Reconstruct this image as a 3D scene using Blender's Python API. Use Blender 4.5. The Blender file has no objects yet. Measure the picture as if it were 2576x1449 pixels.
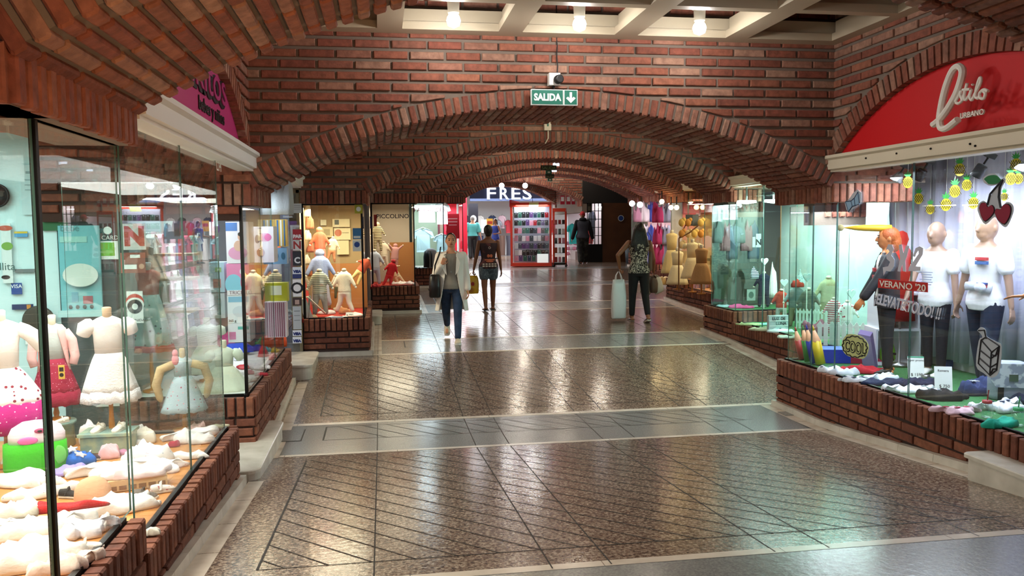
import bpy, bmesh, math, random
from math import sin, cos, pi, sqrt, atan2, radians
from mathutils import Vector, Matrix
random.seed(7)
SC = bpy.context.scene
COL = SC.collection
# ------------------------------------------------------------------ camera
FPX, YAW, PIT, ROL = 2069.9, 0.157955, -0.072465, -0.009486
CAMP = Vector((0, 0, 1.8))
_f = Vector((sin(YAW)*cos(PIT), cos(YAW)*cos(PIT), sin(PIT)))
_r0 = Vector((cos(YAW), -sin(YAW), 0)); _u0 = _r0.cross(_f)
_r = _r0*cos(ROL) + _u0*sin(ROL); _u = -_r0*sin(ROL) + _u0*cos(ROL)
cam = bpy.data.cameras.new('camera'); cam.sensor_width = 36; cam.lens = 36*FPX/2576
cam.clip_start = .05; cam.clip_end = 200
camo = bpy.data.objects.new('camera', cam); COL.objects.link(camo)
M = Matrix(((_r.x, _u.x, -_f.x, 0), (_r.y, _u.y, -_f.y, 0), (_r.z, _u.z, -_f.z, 1.8), (0, 0, 0, 1)))
camo.matrix_world = M; SC.camera = camo
# ------------------------------------------------------------------ world, exposure
W = bpy.data.worlds.new('world'); SC.world = W; W.use_nodes = True
W.node_tree.nodes['Background'].inputs[0].default_value = (.75, .8, 1, 1)
W.node_tree.nodes['Background'].inputs[1].default_value = .12
SC.view_settings.view_transform = 'Standard'; SC.view_settings.look = 'None'
SC.cycles.max_bounces = 8; SC.cycles.transparent_max_bounces = 20; SC.cycles.sample_clamp_indirect = 8
SC.view_settings.exposure = 0.42; SC.view_settings.gamma = 1
def light(kind, loc, power, color=(1, 1, 1), size=.2, rot=None, sizey=None, target=None, spot=None, blend=.6):
    l = bpy.data.lights.new(kind.lower()+'_light', kind); l.energy = power; l.color = color
    if kind == 'AREA':
        l.size = size
        if sizey: l.shape = 'RECTANGLE'; l.size_y = sizey
    else: l.shadow_soft_size = size
    if kind == 'SPOT': l.spot_size = spot or 1.6; l.spot_blend = blend
    o = bpy.data.objects.new(l.name, l); COL.objects.link(o); o.location = loc
    if target is not None: o.rotation_euler = (Vector(target)-Vector(loc)).to_track_quat('-Z', 'Y').to_euler()
    elif rot: o.rotation_euler = rot
    return o
WARM, COOL, CYAN, AMBER = (1, .80, .58), (.82, .90, 1), (.72, 1, .95), (1, .72, .38)
# corridor lamps: the bulbs in the coffers, bay by bay (the far bays are lit the same way), then one added spot
BULBS = [(.56, 6.1), (1.5, 6.1), (2.44, 6.1), (.56, 4.2), (2.44, 4.2)]
for x, y in BULBS:
    light('SPOT', (x, y, 3.37), 55 if y > 5 else 30, (1, .95, .88), .05, (0, 0, 0), spot=2.75, blend=.5); light('POINT', (x, y, 3.27), 20 if y > 5 else 9, (1, .95, .9), .05)
for k in range(1, 6):
    ox, y0 = .82*k, [0, 7.7, 11.65, 15.6, 19.5, 23.6][k]
    for dx in (-.95, 0, .95): light('POINT', (1.45+ox+dx, y0+1.9, 3.22+.12*k), 15, (1, .88, .72), .05)
light('POINT', (1.4, 8.5, 2.95), 6, (1, .62, .25), .06)
for x in (-.1, 1.4, 2.9): light('POINT', (x, 1.0, 3.0), 10, (1, .78, .55), .08)
light('SPOT', (1.5, -.6, .9), 230, (1, .55, .24), .3, target=(-.45, 3.0, 2.75), spot=.75, blend=.8)  # amber spot added behind the camera to warm the near arch, no real lamp
# display windows
light('AREA', (-1.75, 4.75, 2.12), 60, (1, .97, .92), .9, (0, 0, 0), 2.1)
light('AREA', (-1.75, 2.7, 2.1), 60, (1, .93, .82), .8, (0, 0, 0), 1.3)
light('AREA', (-3.0, 5.4, 2.5), 34, CYAN, 1.2, (0, 0, 0))
light('AREA', (-1.6, 7.9, 2.2), 46, COOL, .8, (0, 0, 0), 1.8)
light('AREA', (4.45, 5.6, 2.2), 54, (.78, .86, 1), .8, (0, 0, 0), 2.0)
light('AREA', (4.3, 7.2, 1.93), 14, COOL, .5, (0, 0, 0), .6)
light('AREA', (5.3, 9.3, 2.2), 84, CYAN, .8, (0, 0, 0), 2.4)
light('AREA', (5.25, 11.1, 2.0), 8, CYAN, .7, (0, 0, 0), .8)
light('AREA', (6.1, 13.6, 2.3), 46, (1, .85, .58), .8, (0, 0, 0), 2.6)
light('AREA', (7.0, 17.5, 2.45), 60, (1, .86, .9), .8, (0, 0, 0), 2.6)
light('AREA', (-.6, 11.1, 2.08), 34, (1, .85, .62), .7, (0, 0, 0), .8)
light('AREA', (.25, 15.1, 2.2), 17, (1, .83, .62), .7, (0, 0, 0), .8)
light('AREA', (1.1, 19.1, 2.35), 50, COOL, .7, (0, 0, 0), .9)
light('AREA', (1.9, 23.0, 2.45), 50, (1, .85, .9), .7, (0, 0, 0), .9)
light('AREA', (5.0, 32.0, 3.0), 260, (.9, .94, 1), 5, (0, 0, 0), 2)
light('AREA', (9.0, 30.5, 2.8), 120, (1, .9, .95), 2, (0, 0, 0), 3)
light('AREA', (4.4, 24.1, 2.48), 40, COOL, .9, (0, 0, 0), .9)
light('AREA', (2.6, 28.0, 3.0), 120, (.95, .95, 1), 2, (0, 0, 0), 3)
# ------------------------------------------------------------------ geometry helpers
def ray(px, py):
    return (px-1288)*_r - (py-724.5)*_u + FPX*_f
def at(px, py, X=None, Y=None, Z=None):
    d = ray(px, py)
    t = Y/d.y if Y is not None else X/d.x if X is not None else (Z-1.8)/d.z
    return CAMP + d*t
FP = [(-4, .24), (3.6, .24), (6.68, 0), (7.7, 0), (10.62, .2), (11.65, .235), (14.57, .318), (15.57, .366), (18.53, .477), (19.5, .487), (22.4, .652), (40, .652)]
def fz(y):
    for (a, za), (b, zb) in zip(FP, FP[1:]):
        if y <= b: return za+(zb-za)*max(0, y-a)/(b-a)
    return .652
class MB:
    def __init__(s): s.v, s.f, s.m = [], [], []
    def add(s, vs, fs, mi=0):
        o = len(s.v); s.v += [tuple(p) for p in vs]
        for f in fs: s.f.append(tuple(i+o for i in f)); s.m.append(mi)
    def quad(s, a, b, c, d, mi=0): s.add([a, b, c, d], [(0, 1, 2, 3)], mi)
    def box(s, x0, y0, z0, x1, y1, z1, mi=0):
        s.add([(x0,y0,z0),(x1,y0,z0),(x1,y1,z0),(x0,y1,z0),(x0,y0,z1),(x1,y0,z1),(x1,y1,z1),(x0,y1,z1)],
              [(0,3,2,1),(4,5,6,7),(0,1,5,4),(1,2,6,5),(2,3,7,6),(3,0,4,7)], mi)
    def obox(s, c, U, V, N, mi=0):
        c, U, V, N = map(Vector, (c, U, V, N))
        p = [c+a*U+b*V+d*N for d in (-1, 1) for a, b in ((-1,-1),(1,-1),(1,1),(-1,1))]
        s.add(p, [(0,3,2,1),(4,5,6,7),(0,1,5,4),(1,2,6,5),(2,3,7,6),(3,0,4,7)], mi)
    def poly(s, O, U, V, N, pts, h, c=0, mi=0, back=True):
        """extruded 2D polygon in the plane O,U,V, thickness h along N, front edge chamfered by c"""
        O, U, V, N = map(Vector, (O, U, V, N)); n = len(pts)
        mx = sum(p[0] for p in pts)/n; my = sum(p[1] for p in pts)/n
        P0 = [O+U*a+V*b for a, b in pts]; fs = []
        if c > 0:
            ins = []
            for a, b in pts:
                dx, dy = mx-a, my-b
                ins.append((a+max(-c, min(c, dx*.45)), b+max(-c, min(c, dy*.45))))
            P1 = [p+N*(h-c) for p in P0]; P2 = [O+U*a+V*b+N*h for a, b in ins]
            vs = P0+P1+P2
            for i in range(n):
                j = (i+1) % n; fs += [(i, j, n+j, n+i), (n+i, n+j, 2*n+j, 2*n+i)]
            fs.append(tuple(range(2*n, 3*n)))
        else:
            vs = P0+[p+N*h for p in P0]
            for i in range(n):
                j = (i+1) % n; fs.append((i, j, n+j, n+i))
            fs.append(tuple(range(n, 2*n)))
        if back: fs.append(tuple(range(n-1, -1, -1)))
        s.add(vs, fs, mi)
    def loft(s, rings, mi=0, cap=True, closed=True):
        n = len(rings[0]); vs = [p for r in rings for p in r]; fs = []
        for k in range(len(rings)-1):
            for i in range(n if closed else n-1):
                j = (i+1) % n; fs.append((k*n+i, k*n+j, (k+1)*n+j, (k+1)*n+i))
        if cap and closed:
            fs.append(tuple(range(n-1, -1, -1))); fs.append(tuple((len(rings)-1)*n+i for i in range(n)))
        s.add(vs, fs, mi)
    def lathe(s, prof, c=(0, 0, 0), n=20, mi=0, sx=1, sy=1, cap=True):
        c = Vector(c)
        s.loft([[c+Vector((r*cos(2*pi*i/n)*sx, r*sin(2*pi*i/n)*sy, z)) for i in range(n)] for r, z in prof], mi, cap)
    def tube(s, pts, r, n=8, mi=0, flat=None):
        pts = [Vector(p) for p in pts]; rs = r if isinstance(r, (list, tuple)) else [r]*len(pts)
        rings = []; up = Vector((0, 0, 1)); pu = None
        for i, p in enumerate(pts):
            t = (pts[min(i+1, len(pts)-1)]-pts[max(i-1, 0)])
            if t.length < 1e-9: t = Vector((0, 0, 1))
            t.normalize()
            if pu is None:
                pu = up if abs(t.z) < .9 else Vector((1, 0, 0))
            a = t.cross(pu)
            if a.length < 1e-6: a = t.cross(Vector((0, 1, 0)))
            a.normalize(); b = a.cross(t).normalized(); pu = b
            q = flat or (1, 1)
            rings.append([p+a*(rs[i]*q[0]*cos(2*pi*k/n))+b*(rs[i]*q[1]*sin(2*pi*k/n)) for k in range(n)])
        s.loft(rings, mi)
    def ell(s, c, r, n=14, m=9, mi=0, rot=None):
        c = Vector(c); r = (r, r, r) if not isinstance(r, (tuple, list)) else r; vs = []; fs = []
        for j in range(1, m):
            t = pi*j/m
            for i in range(n):
                a = 2*pi*i/n; q = Vector((r[0]*sin(t)*cos(a), r[1]*sin(t)*sin(a), r[2]*cos(t)))
                vs.append(c+(rot @ q if rot else q))
        top = len(vs); q = Vector((0, 0, r[2])); vs += [c+(rot @ q if rot else q), c-(rot @ q if rot else q)]
        for j in range(m-2):
            for i in range(n):
                k = (i+1) % n; fs.append((j*n+i, (j+1)*n+i, (j+1)*n+k, j*n+k))
        for i in range(n):
            k = (i+1) % n; fs += [(top, i, k), (top+1, (m-2)*n+k, (m-2)*n+i)]
        s.add(vs, fs, mi)
    def mesh(s, name, mats, smooth=False):
        me = bpy.data.meshes.new(name); me.from_pydata(s.v, [], s.f); me.update()
        for m in (mats if isinstance(mats, (list, tuple)) else [mats]): me.materials.append(m)
        if len(me.materials) > 1: me.polygons.foreach_set('material_index', s.m)
        if smooth: me.polygons.foreach_set('use_smooth', [True]*len(me.polygons))
        return me
    def build(s, name, mats, parent=None, smooth=False, loc=None, label=None, fix=False):
        me = s.mesh(name, mats, smooth)
        if fix:
            bm = bmesh.new(); bm.from_mesh(me); bmesh.ops.recalc_face_normals(bm, faces=bm.faces); bm.to_mesh(me); bm.free()
        o = bpy.data.objects.new(name, me); COL.objects.link(o)
        if parent is not None: o.parent = parent
        if loc is not None: o.location = loc
        if label: o['label'] = label
        return o
def struct(o): o['kind'] = 'structure'; return o
def tag(o, label, cat, group=None, kind=None):
    o['label'] = label; o['category'] = cat
    if group: o['group'] = group
    if kind: o['kind'] = kind
    return o
def thing(name, label, cat, loc=(0, 0, 0), rz=0, group=None, rot=None):
    o = bpy.data.objects.new(name, None); COL.objects.link(o); o.location = loc
    o.rotation_euler = rot or (0, 0, rz); o.empty_display_size = .1
    return tag(o, label, cat, group)
def dup(root, loc=None, rz=None, label=None, group=None, scale=None, mats=None):
    r = root.copy(); COL.objects.link(r)
    if loc is not None: r.location = loc
    if rz is not None: r.rotation_euler = (r.rotation_euler[0], r.rotation_euler[1], rz)
    if scale: r.scale = (scale,)*3 if not isinstance(scale, tuple) else scale
    if label: r['label'] = label
    if group: r['group'] = group
    def rec(a, b):
        for ch in a.children:
            c = ch.copy(); COL.objects.link(c); c.parent = b; rec(ch, c)
    rec(root, r); return r
# ------------------------------------------------------------------ materials
def srgb(h):
    if isinstance(h, str):
        h = h.lstrip('#'); c = [int(h[i:i+2], 16)/255 for i in (0, 2, 4)]
    else: c = h
    return tuple(((x+.055)/1.055)**2.4 if x > .04045 else x/12.92 for x in c)
_mc = {}
def mat(name, col, rough=.6, metal=0, emit=None, es=1, spec=.5, bump=None, alpha=None, noise=None):
    key = (name, str(col), rough, metal, str(emit), es, str(bump), str(noise))
    if key in _mc: return _mc[key]
    m = bpy.data.materials.new(name); m.use_nodes = True; nt = m.node_tree; b = nt.nodes['Principled BSDF']
    c = srgb(col) if isinstance(col, str) else col
    b.inputs['Base Color'].default_value = (*c, 1); b.inputs['Roughness'].default_value = rough
    b.inputs['Metallic'].default_value = metal; b.inputs['Specular IOR Level'].default_value = spec
    if emit:
        b.inputs['Emission Color'].default_value = (*(srgb(emit) if isinstance(emit, str) else emit), 1)
        b.inputs['Emission Strength'].default_value = es
    if noise:
        sc, c2, lo, hi = noise
        tc = nt.nodes.new('ShaderNodeTexCoord'); n = nt.nodes.new('ShaderNodeTexNoise'); n.inputs['Scale'].default_value = sc; n.inputs['Detail'].default_value = 4
        nt.links.new(tc.outputs['Object'], n.inputs['Vector'])
        r = nt.nodes.new('ShaderNodeValToRGB'); r.color_ramp.elements[0].position = lo; r.color_ramp.elements[1].position = hi
        r.color_ramp.elements[0].color = (*c, 1); r.color_ramp.elements[1].color = (*(srgb(c2) if isinstance(c2, str) else c2), 1)
        nt.links.new(n.outputs['Fac'], r.inputs['Fac']); nt.links.new(r.outputs['Color'], b.inputs['Base Color'])
    if bump:
        sc, st = bump
        tc = nt.nodes.new('ShaderNodeTexCoord'); n = nt.nodes.new('ShaderNodeTexNoise'); n.inputs['Scale'].default_value = sc; n.inputs['Detail'].default_value = 5
        bp = nt.nodes.new('ShaderNodeBump'); bp.inputs['Strength'].default_value = st; bp.inputs['Distance'].default_value = .01
        nt.links.new(tc.outputs['Object'], n.inputs['Vector']); nt.links.new(n.outputs['Fac'], bp.inputs['Height']); nt.links.new(bp.outputs['Normal'], b.inputs['Normal'])
    _mc[key] = m; return m
def brick_mat(name, cols):
    m = bpy.data.materials.new(name); m.use_nodes = True; nt = m.node_tree; b = nt.nodes['Principled BSDF']; N = nt.nodes.new; L = nt.links.new
    b.inputs['Roughness'].default_value = .82
    g = N('ShaderNodeNewGeometry'); r = N('ShaderNodeValToRGB'); L(g.outputs['Random Per Island'], r.inputs['Fac'])
    while len(r.color_ramp.elements) < len(cols): r.color_ramp.elements.new(.5)
    for i, c in enumerate(cols):
        r.color_ramp.elements[i].position = i/(len(cols)-1); r.color_ramp.elements[i].color = (*srgb(c), 1)
    tc = N('ShaderNodeTexCoord'); n = N('ShaderNodeTexNoise'); n.inputs['Scale'].default_value = 22; n.inputs['Detail'].default_value = 6; L(tc.outputs['Object'], n.inputs['Vector'])
    r2 = N('ShaderNodeValToRGB'); r2.color_ramp.elements[0].position = .3; r2.color_ramp.elements[1].position = .72
    r2.color_ramp.elements[0].color = (.62, .58, .55, 1); r2.color_ramp.elements[1].color = (1.12, 1.1, 1.08, 1); L(n.outputs['Fac'], r2.inputs['Fac'])
    mx = N('ShaderNodeMix'); mx.data_type = 'RGBA'; mx.blend_type = 'MULTIPLY'; mx.inputs[0].default_value = 1
    L(r.outputs['Color'], mx.inputs[6]); L(r2.outputs['Color'], mx.inputs[7]); L(mx.outputs[2], b.inputs['Base Color'])
    n2 = N('ShaderNodeTexNoise'); n2.inputs['Scale'].default_value = 60; n2.inputs['Detail'].default_value = 6; L(tc.outputs['Object'], n2.inputs['Vector'])
    bp = N('ShaderNodeBump'); bp.inputs['Strength'].default_value = .5; bp.inputs['Distance'].default_value = .008
    L(n2.outputs['Fac'], bp.inputs['Height']); L(bp.outputs['Normal'], b.inputs['Normal']); return m
BRICK = brick_mat('red_brick', ['#7d4535', '#90543f', '#85493a', '#9a6048', '#8a4f3e', '#a5806c', '#7c4231'])
BRICK_SHADED = brick_mat('shaded_base_brick', ['#74402c', '#834b35', '#8d563d', '#784431', '#6a3828'])  # red brick darkened in colour for the shade on the window bases
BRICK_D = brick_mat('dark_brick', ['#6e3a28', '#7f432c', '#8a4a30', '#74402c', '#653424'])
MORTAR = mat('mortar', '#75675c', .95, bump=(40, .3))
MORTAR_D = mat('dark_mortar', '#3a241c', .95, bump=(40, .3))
BW = [BRICK, MORTAR]; BD = [BRICK_D, MORTAR_D]; BB = [BRICK_SHADED, mat('shaded_base_mortar', '#43302a', .95, bump=(40, .3))]  # base mortar darkened for the same shade
def glass_mat(name, tint, ior=1.45, rough=0.0, extra=0.0):
    m = bpy.data.materials.new(name); m.use_nodes = True; nt = m.node_tree; N = nt.nodes.new; L = nt.links.new
    nt.nodes.remove(nt.nodes['Principled BSDF']); out = nt.nodes['Material Output']
    t = N('ShaderNodeBsdfTransparent'); t.inputs[0].default_value = (*tint, 1)
    g = N('ShaderNodeBsdfGlossy'); g.inputs['Roughness'].default_value = rough; g.inputs['Color'].default_value = (1, 1, 1, 1)
    f = N('ShaderNodeLayerWeight'); f.inputs['Blend'].default_value = .5
    p = N('ShaderNodeMath'); p.operation = 'POWER'; p.inputs[1].default_value = 5; L(f.outputs['Facing'], p.inputs[0])
    q = N('ShaderNodeMath'); q.operation = 'MULTIPLY_ADD'; q.inputs[1].default_value = .9; q.inputs[2].default_value = .045+extra; L(p.outputs[0], q.inputs[0])
    mx = N('ShaderNodeMixShader'); L(t.outputs[0], mx.inputs[1]); L(g.outputs[0], mx.inputs[2]); L(q.outputs[0], mx.inputs[0])
    L(mx.outputs[0], out.inputs['Surface']); return m
GLASS = glass_mat('clear_glass', (.95, .985, .97))
GLASS_G = glass_mat('green_glass', (.86, .95, .92), extra=.04)
EDGE = mat('glass_edge', '#3c5a50', .2, 0); DARKM = mat('dark_metal', '#15120f', .4, .6); STEEL = mat('steel', '#9a9a98', .3, .9)
MARBLE = mat('pale_marble', '#d9cfc0', .25, noise=(6, '#b9ae9e', .35, .8))
CREAM = mat('cream_paint', '#d8ccb4', .45); WHITE = mat('white_paint', '#ece9e2', .5); WOOD = mat('display_board', '#c98a45', .45, noise=(9, '#b06f2c', .3, .8))
BLACK = mat('black', '#0c0b0c', .5)
def em(name, c, s): return mat(name, c, .5, emit=c, es=s)
# ================================================================== architecture
Y0 = [2.45, 6.68, 10.62, 14.57, 18.53, 22.4]; Y1 = [3.6, 7.7, 11.65, 15.57, 19.5, 23.4]
XL = [-.98, -.98, -.16, .66, 1.48, 2.3]; XR = [3.89, 3.89, 4.74, 5.56, 6.38, 7.2]
DZ = [.15, 0, .13, .26, .39, .5]
VX, VY, VZ = (1, 0, 0), (0, 1, 0), (0, 0, 1)
def course_wall(mb, O, U, N, u0, u1, z0, z1, zb=None, pitch=.083, bh=.057, bl=.266, ul=.286, h=.022, c=.007, gap=.014):
    """running-bond bricks from the top course z1 down to z0; zb(u) is a lower outline they are cut to"""
    row = 0; zt = z1-.012
    while zt-bh > z0-.03:
        zl = max(zt-bh, z0); u = u0-(ul*.5 if row % 2 else 0)
        while u < u1:
            a, b = max(u, u0), min(u+bl+random.uniform(-.004, .004), u1)
            if b-a > .03:
                if zb is None: mb.poly(O, U, VZ, N, [(a, zl), (b, zl), (b, zt), (a, zt)], h+random.uniform(-.003, .003), c, 0, False)
                else:
                    n = 4; P = []
                    for i in range(n+1):
                        x = a+(b-a)*i/n; P.append((x, max(zl, zb(x)+gap)))
                    Q = [p for p in P if p[1] < zt-.008]
                    if len(Q) >= 2 and Q[-1][0]-Q[0][0] > .03:
                        mb.poly(O, U, VZ, N, Q+[(Q[-1][0], zt), (Q[0][0], zt)], h+random.uniform(-.003, .003), min(c, .005), 0, False)
            u += ul
        zt -= pitch; row += 1
def soldiers(mb, O, U, N, u0, u1, z0, z1, pitch=.07, w=.054, h=.03, c=.007, zf=None):
    n = max(1, round((u1-u0)/pitch)); p = (u1-u0)/n
    for i in range(n):
        a = u0+p*i+(p-w)/2; dz = random.uniform(-.004, .004)
        mb.poly(O, U, VZ, N, [(a, z0+dz), (a+w, z0+dz), (a+w, z1+dz), (a, z1+dz)], h+random.uniform(-.004, .004), c, 0, True)
def wall_arch(k, y0, y1, xl, xr, dz, ztop, R=None, zs=2.12, zc=2.78, left_ext=0, right_ext=0, nr=4):
    half = (xr-xl)/2; xc = (xl+xr)/2; rise = zc-zs; R = (half*half+rise*rise)/(2*rise); zc0 = zc+dz-R; T = .14
    th = math.asin(min(1, half/R)); mb = MB(); Re = R+T
    ext = lambda x: zc0+sqrt(max(0, Re*Re-(x-xc)**2))
    # mortar body above the extrados
    S = 36; x0, x1 = xl-left_ext, xr+right_ext
    f = y0+.004; bk = y1-.004
    def strip(xa, xb, za, zb_):
        mb.quad((xa, f, za), (xb, f, zb_), (xb, f, ztop), (xa, f, ztop), 1); mb.quad((xb, bk, zb_), (xa, bk, za), (xa, bk, ztop), (xb, bk, ztop), 1)
    rin = R+.022
    zi = lambda x: zc0+sqrt(max(0, rin*rin-(x-xc)**2))
    for i in range(S):
        a = xl+(xr-xl)*i/S; b = xl+(xr-xl)*(i+1)/S
        strip(a, b, zi(a), zi(b)); mb.quad((a, f, zi(a)), (a, bk, zi(a)), (b, bk, zi(b)), (b, f, zi(b)), 1)
    if left_ext: strip(x0, xl, 2.17+dz, 2.17+dz)
    if right_ext: strip(xr, x1, 2.17+dz, 2.17+dz)
    # voussoirs: each course runs through the thickness in staggered bricks
    n = int(2*th*R/.0705); tw = .052/2
    for i in range(n):
        a = -th+(i+.5)*2*th/n; er = Vector((sin(a), 0, cos(a))); et = Vector((cos(a), 0, -sin(a)))
        C0 = Vector((xc, 0, zc0)); y = y0-.012; L = (y1-y0+.024)
        segs = [.10]+[.25]*(nr-1)+[.10]
        sc = L/(sum(segs)+.024*(len(segs)-1))
        for j, sl in enumerate(segs):
            sl *= sc; r1 = R+T if (j == 0 or j == len(segs)-1) else R+.04
            dr = random.uniform(-.003, .003); mid = (R+dr+r1)/2
            c = C0+er*mid+Vector((0, y+sl/2, 0)); tws = tw*random.uniform(.92, 1.05)
            hv = (r1-R-dr)/2; ch = .008
            # chamfered at the intrados and front edge
            q = [(-tws, hv), (-tws, -hv+ch), (-tws+ch, -hv), (tws-ch, -hv), (tws, -hv+ch), (tws, hv)]
            rings = []
            for yy, sh in ((-sl/2, ch), (-sl/2+ch, 0), (sl/2-ch, 0), (sl/2, ch)):
                rings.append([c+et*(p[0]*(1-sh/tws) if True else 0)+er*(p[1]+(sh if p[1] < 0 else 0))+Vector((0, yy, 0)) for p in q])
            mb.loft(rings, 0)
            y += sl+.024*sc
    zlow = 2.18+dz
    zbf = lambda x: ext(x) if xl <= x <= xr else zlow
    course_wall(mb, (0, y0+.004, 0), VX, (0, -1, 0), x0, x1, zlow, ztop, zbf)
    if k < 2: course_wall(mb, (0, y1-.004, 0), (-1, 0, 0), VY, -x1, -x0, zlow, ztop, lambda u: zbf(-u))
    return mb
CZ = [3.34, 3.34, 3.5, 3.62, 3.74, 3.86]
for k in range(6):
    le = 0 if k < 2 else .82
    mb = wall_arch(k, Y0[k], Y1[k], XL[k], XR[k], DZ[k], CZ[k]+.62, left_ext=.9 if k < 2 else .82, right_ext=.9)
    # soldier band on the piers, side faces and the returns that face the camera
    z0, z1 = 2.0+DZ[k], 2.165+DZ[k]
    for s, X in ((1, XL[k]), (-1, XR[k])):
        U = (0, s, 0); u = (Y0[k], Y1[k]) if s > 0 else (-Y1[k], -Y0[k])
        mb.quad((X-s*.012, Y0[k], z0), (X-s*.012, Y1[k], z0), (X-s*.012, Y1[k], CZ[k]), (X-s*.012, Y0[k], CZ[k]), 1) if k not in (0, 1) or s < 0 else mb.box(X-.3, Y0[k]+.01, z0, X-.012, Y1[k]-.01, z1, 1)
        soldiers(mb, (X-s*.012, 0, 0), U, (s, 0, 0), u[0], u[1], z0, z1)
    if k >= 2:
        mb.box(XL[k]-.82, Y0[k]+.012, z0, XL[k]-.012, Y0[k]+.2, z1+.02, 1)
        soldiers(mb, (0, Y0[k]+.012, 0), VX, (0, -1, 0), XL[k]-.82, XL[k], z0, z1)
    elif k == 1:
        mb.box(-1.9, Y0[1]+.012, z0, -.99, Y0[1]+.3, z1+.3, 1); soldiers(mb, (0, Y0[1]+.012, 0), VX, (0, -1, 0), -1.9, -.98, z0, z1)
        course_wall(mb, (0, Y0[1]+.006, 0), VX, (0, -1, 0), -1.9, -.98, z1+.01, 2.5)
    else:
        mb.box(-1.6, Y0[0]+.012, z0, -.99, Y0[0]+.3, z1+.02, 1); soldiers(mb, (0, Y0[0]+.012, 0), VX, (0, -1, 0), -1.6, -.98, z0, z1)
    # right-hand returns inside the shop windows
    PW = .78 if k == 1 else .42; mb.box(XR[k]+.012, Y0[k]+.012, z0, XR[k]+PW, Y0[k]+.2, z1+.4, 1)
    soldiers(mb, (0, Y0[k]+.012, 0), VX, (0, -1, 0), XR[k], XR[k]+PW, z0, z1)
    course_wall(mb, (0, Y0[k]+.006, 0), VX, (0, -1, 0), XR[k], XR[k]+PW, z1+.01, 2.5+DZ[k])
    mb.box(XR[k]+.3, Y1[k]-.2, z0-.2, XR[k]+.85, Y1[k], z1, 1)
    soldiers(mb, (0, Y1[k]-.2, 0), VX, (0, -1, 0), XR[k]+.4, XR[k]+.85, z0-.12, z0+.02)
    struct(mb.build('wall_front' if k == 1 else 'wall_arch', BW))
# stacked-brick ornament on the returns
for k in (2, 3, 4):
    mb = MB()
    for j, xx in enumerate((XL[k]-.46, XL[k]-.24)):
        for i in range(9): mb.poly((0, Y0[k]-.012, 0), VX, VZ, (0, -1, 0), [(xx, 2.52+DZ[k]+i*.045), (xx+.2, 2.52+DZ[k]+i*.045), (xx+.2, 2.548+DZ[k]+i*.045), (xx, 2.548+DZ[k]+i*.045)], .03, .005)
    struct(mb.build('trim_1', BW))
# side walls of the bays: brick above, a blind arch (lunette) over the beam
def bay_wall(name, X, s, ya, yb, dz, zt, wall2=None, br=BW):
    mb = MB(); yc = (ya+yb)/2; half = (yb-ya)/2-.05; rise = .5; R = (half*half+rise*rise)/(2*rise); zb = 2.42+dz; zc0 = zb+rise-R; T = .15
    th = math.asin(min(.999, half/R)); U = (0, s, 0); u0, u1 = (ya, yb) if s > 0 else (-yb, -ya); uc = s*yc
    O = (X-s*.014, 0, 0); N = (s, 0, 0)
    ext = lambda u: zc0+sqrt(max(0, (R+T)**2-(u-uc)**2)); ins = lambda u: max(zb-.05, zc0+sqrt(max(0, (R+.02)**2-(u-uc)**2)))
    S = 30
    for i in range(S):
        a = u0+(u1-u0)*i/S; b = u0+(u1-u0)*(i+1)/S
        A = [(O[0], s*a, ins(a)), (O[0], s*b, ins(b)), (O[0], s*b, zt), (O[0], s*a, zt)]; mb.quad(*A, 1)
        mb.quad((O[0], s*a, ins(a)), (O[0]-s*.14, s*a, ins(a)), (O[0]-s*.14, s*b, ins(b)), (O[0], s*b, ins(b)), 1)
    n = int(2*th*R/.072)
    for i in range(n):
        a = -th+(i+.5)*2*th/n; er = Vector((0, s*sin(a), cos(a))); et = Vector((0, s*cos(a), -sin(a))); C0 = Vector((X-s*.055, s*uc, zc0))
        w = .027*random.uniform(.93, 1.04)
        mb.obox(C0+er*(R+T/2), et*w, er*(T/2), Vector((s*.055, 0, 0)), 0)
    course_wall(mb, O, U, N, u0, u1, 2.45+dz, zt, lambda u: ext(u) if abs(u-uc) < half+.12 else 2.45+dz)
    struct(mb.build(name, br))
def fascia(name, X, s, ya, yb, dz, col, label=None):
    """the painted panel filling a lunette"""
    yc = (ya+yb)/2; half = (yb-ya)/2-.05; rise = .5; R = (half*half+rise*rise)/(2*rise); zb = 2.40+dz; zc0 = 2.42+dz+rise-R
    P = [(s*yc+half*math.cos(pi*i/24), zc0+sqrt(R*R-(half*math.cos(pi*i/24))**2)) for i in range(25)]
    P = [(P[0][0], zb)]+P+[(P[-1][0], zb)]
    mb = MB(); mb.poly((X-s*.10, 0, 0), (0, s, 0), VZ, (s, 0, 0), P, .04, 0)
    o = mb.build(name, col); return o
def beam(name, X, s, ya, yb, dz, m):
    mb = MB(); z = 2.26+dz
    pr = [(-.10, 0), (.02, 0), (.02, .018), (.045, .022), (.045, .10), (.07, .115), (.07, .14), (-.10, .14)]
    mb.loft([[(X+s*a, y, z+b) for a, b in (pr if s > 0 else pr[::-1])] for y in (ya, yb)]); o = mb.build(name, m, fix=True); return struct(o)
for k in range(5):
    dz = (DZ[k]+DZ[k+1])/2 if k else 0; xl = XL[k]; xr = XR[k+1]; ya, yb = Y1[k], Y0[k+1]; zt = CZ[k]+.62
    bay_wall('wall_left', xl, 1, ya, yb, dz, zt); bay_wall('wall_right', xr, -1, ya, yb, dz, zt)
    beam('trim_2', xl, 1, ya, yb, dz, mat('white_beam', '#dcdad4', .45)); beam('trim_3', xr, -1, ya, yb, dz, CREAM)
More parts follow.
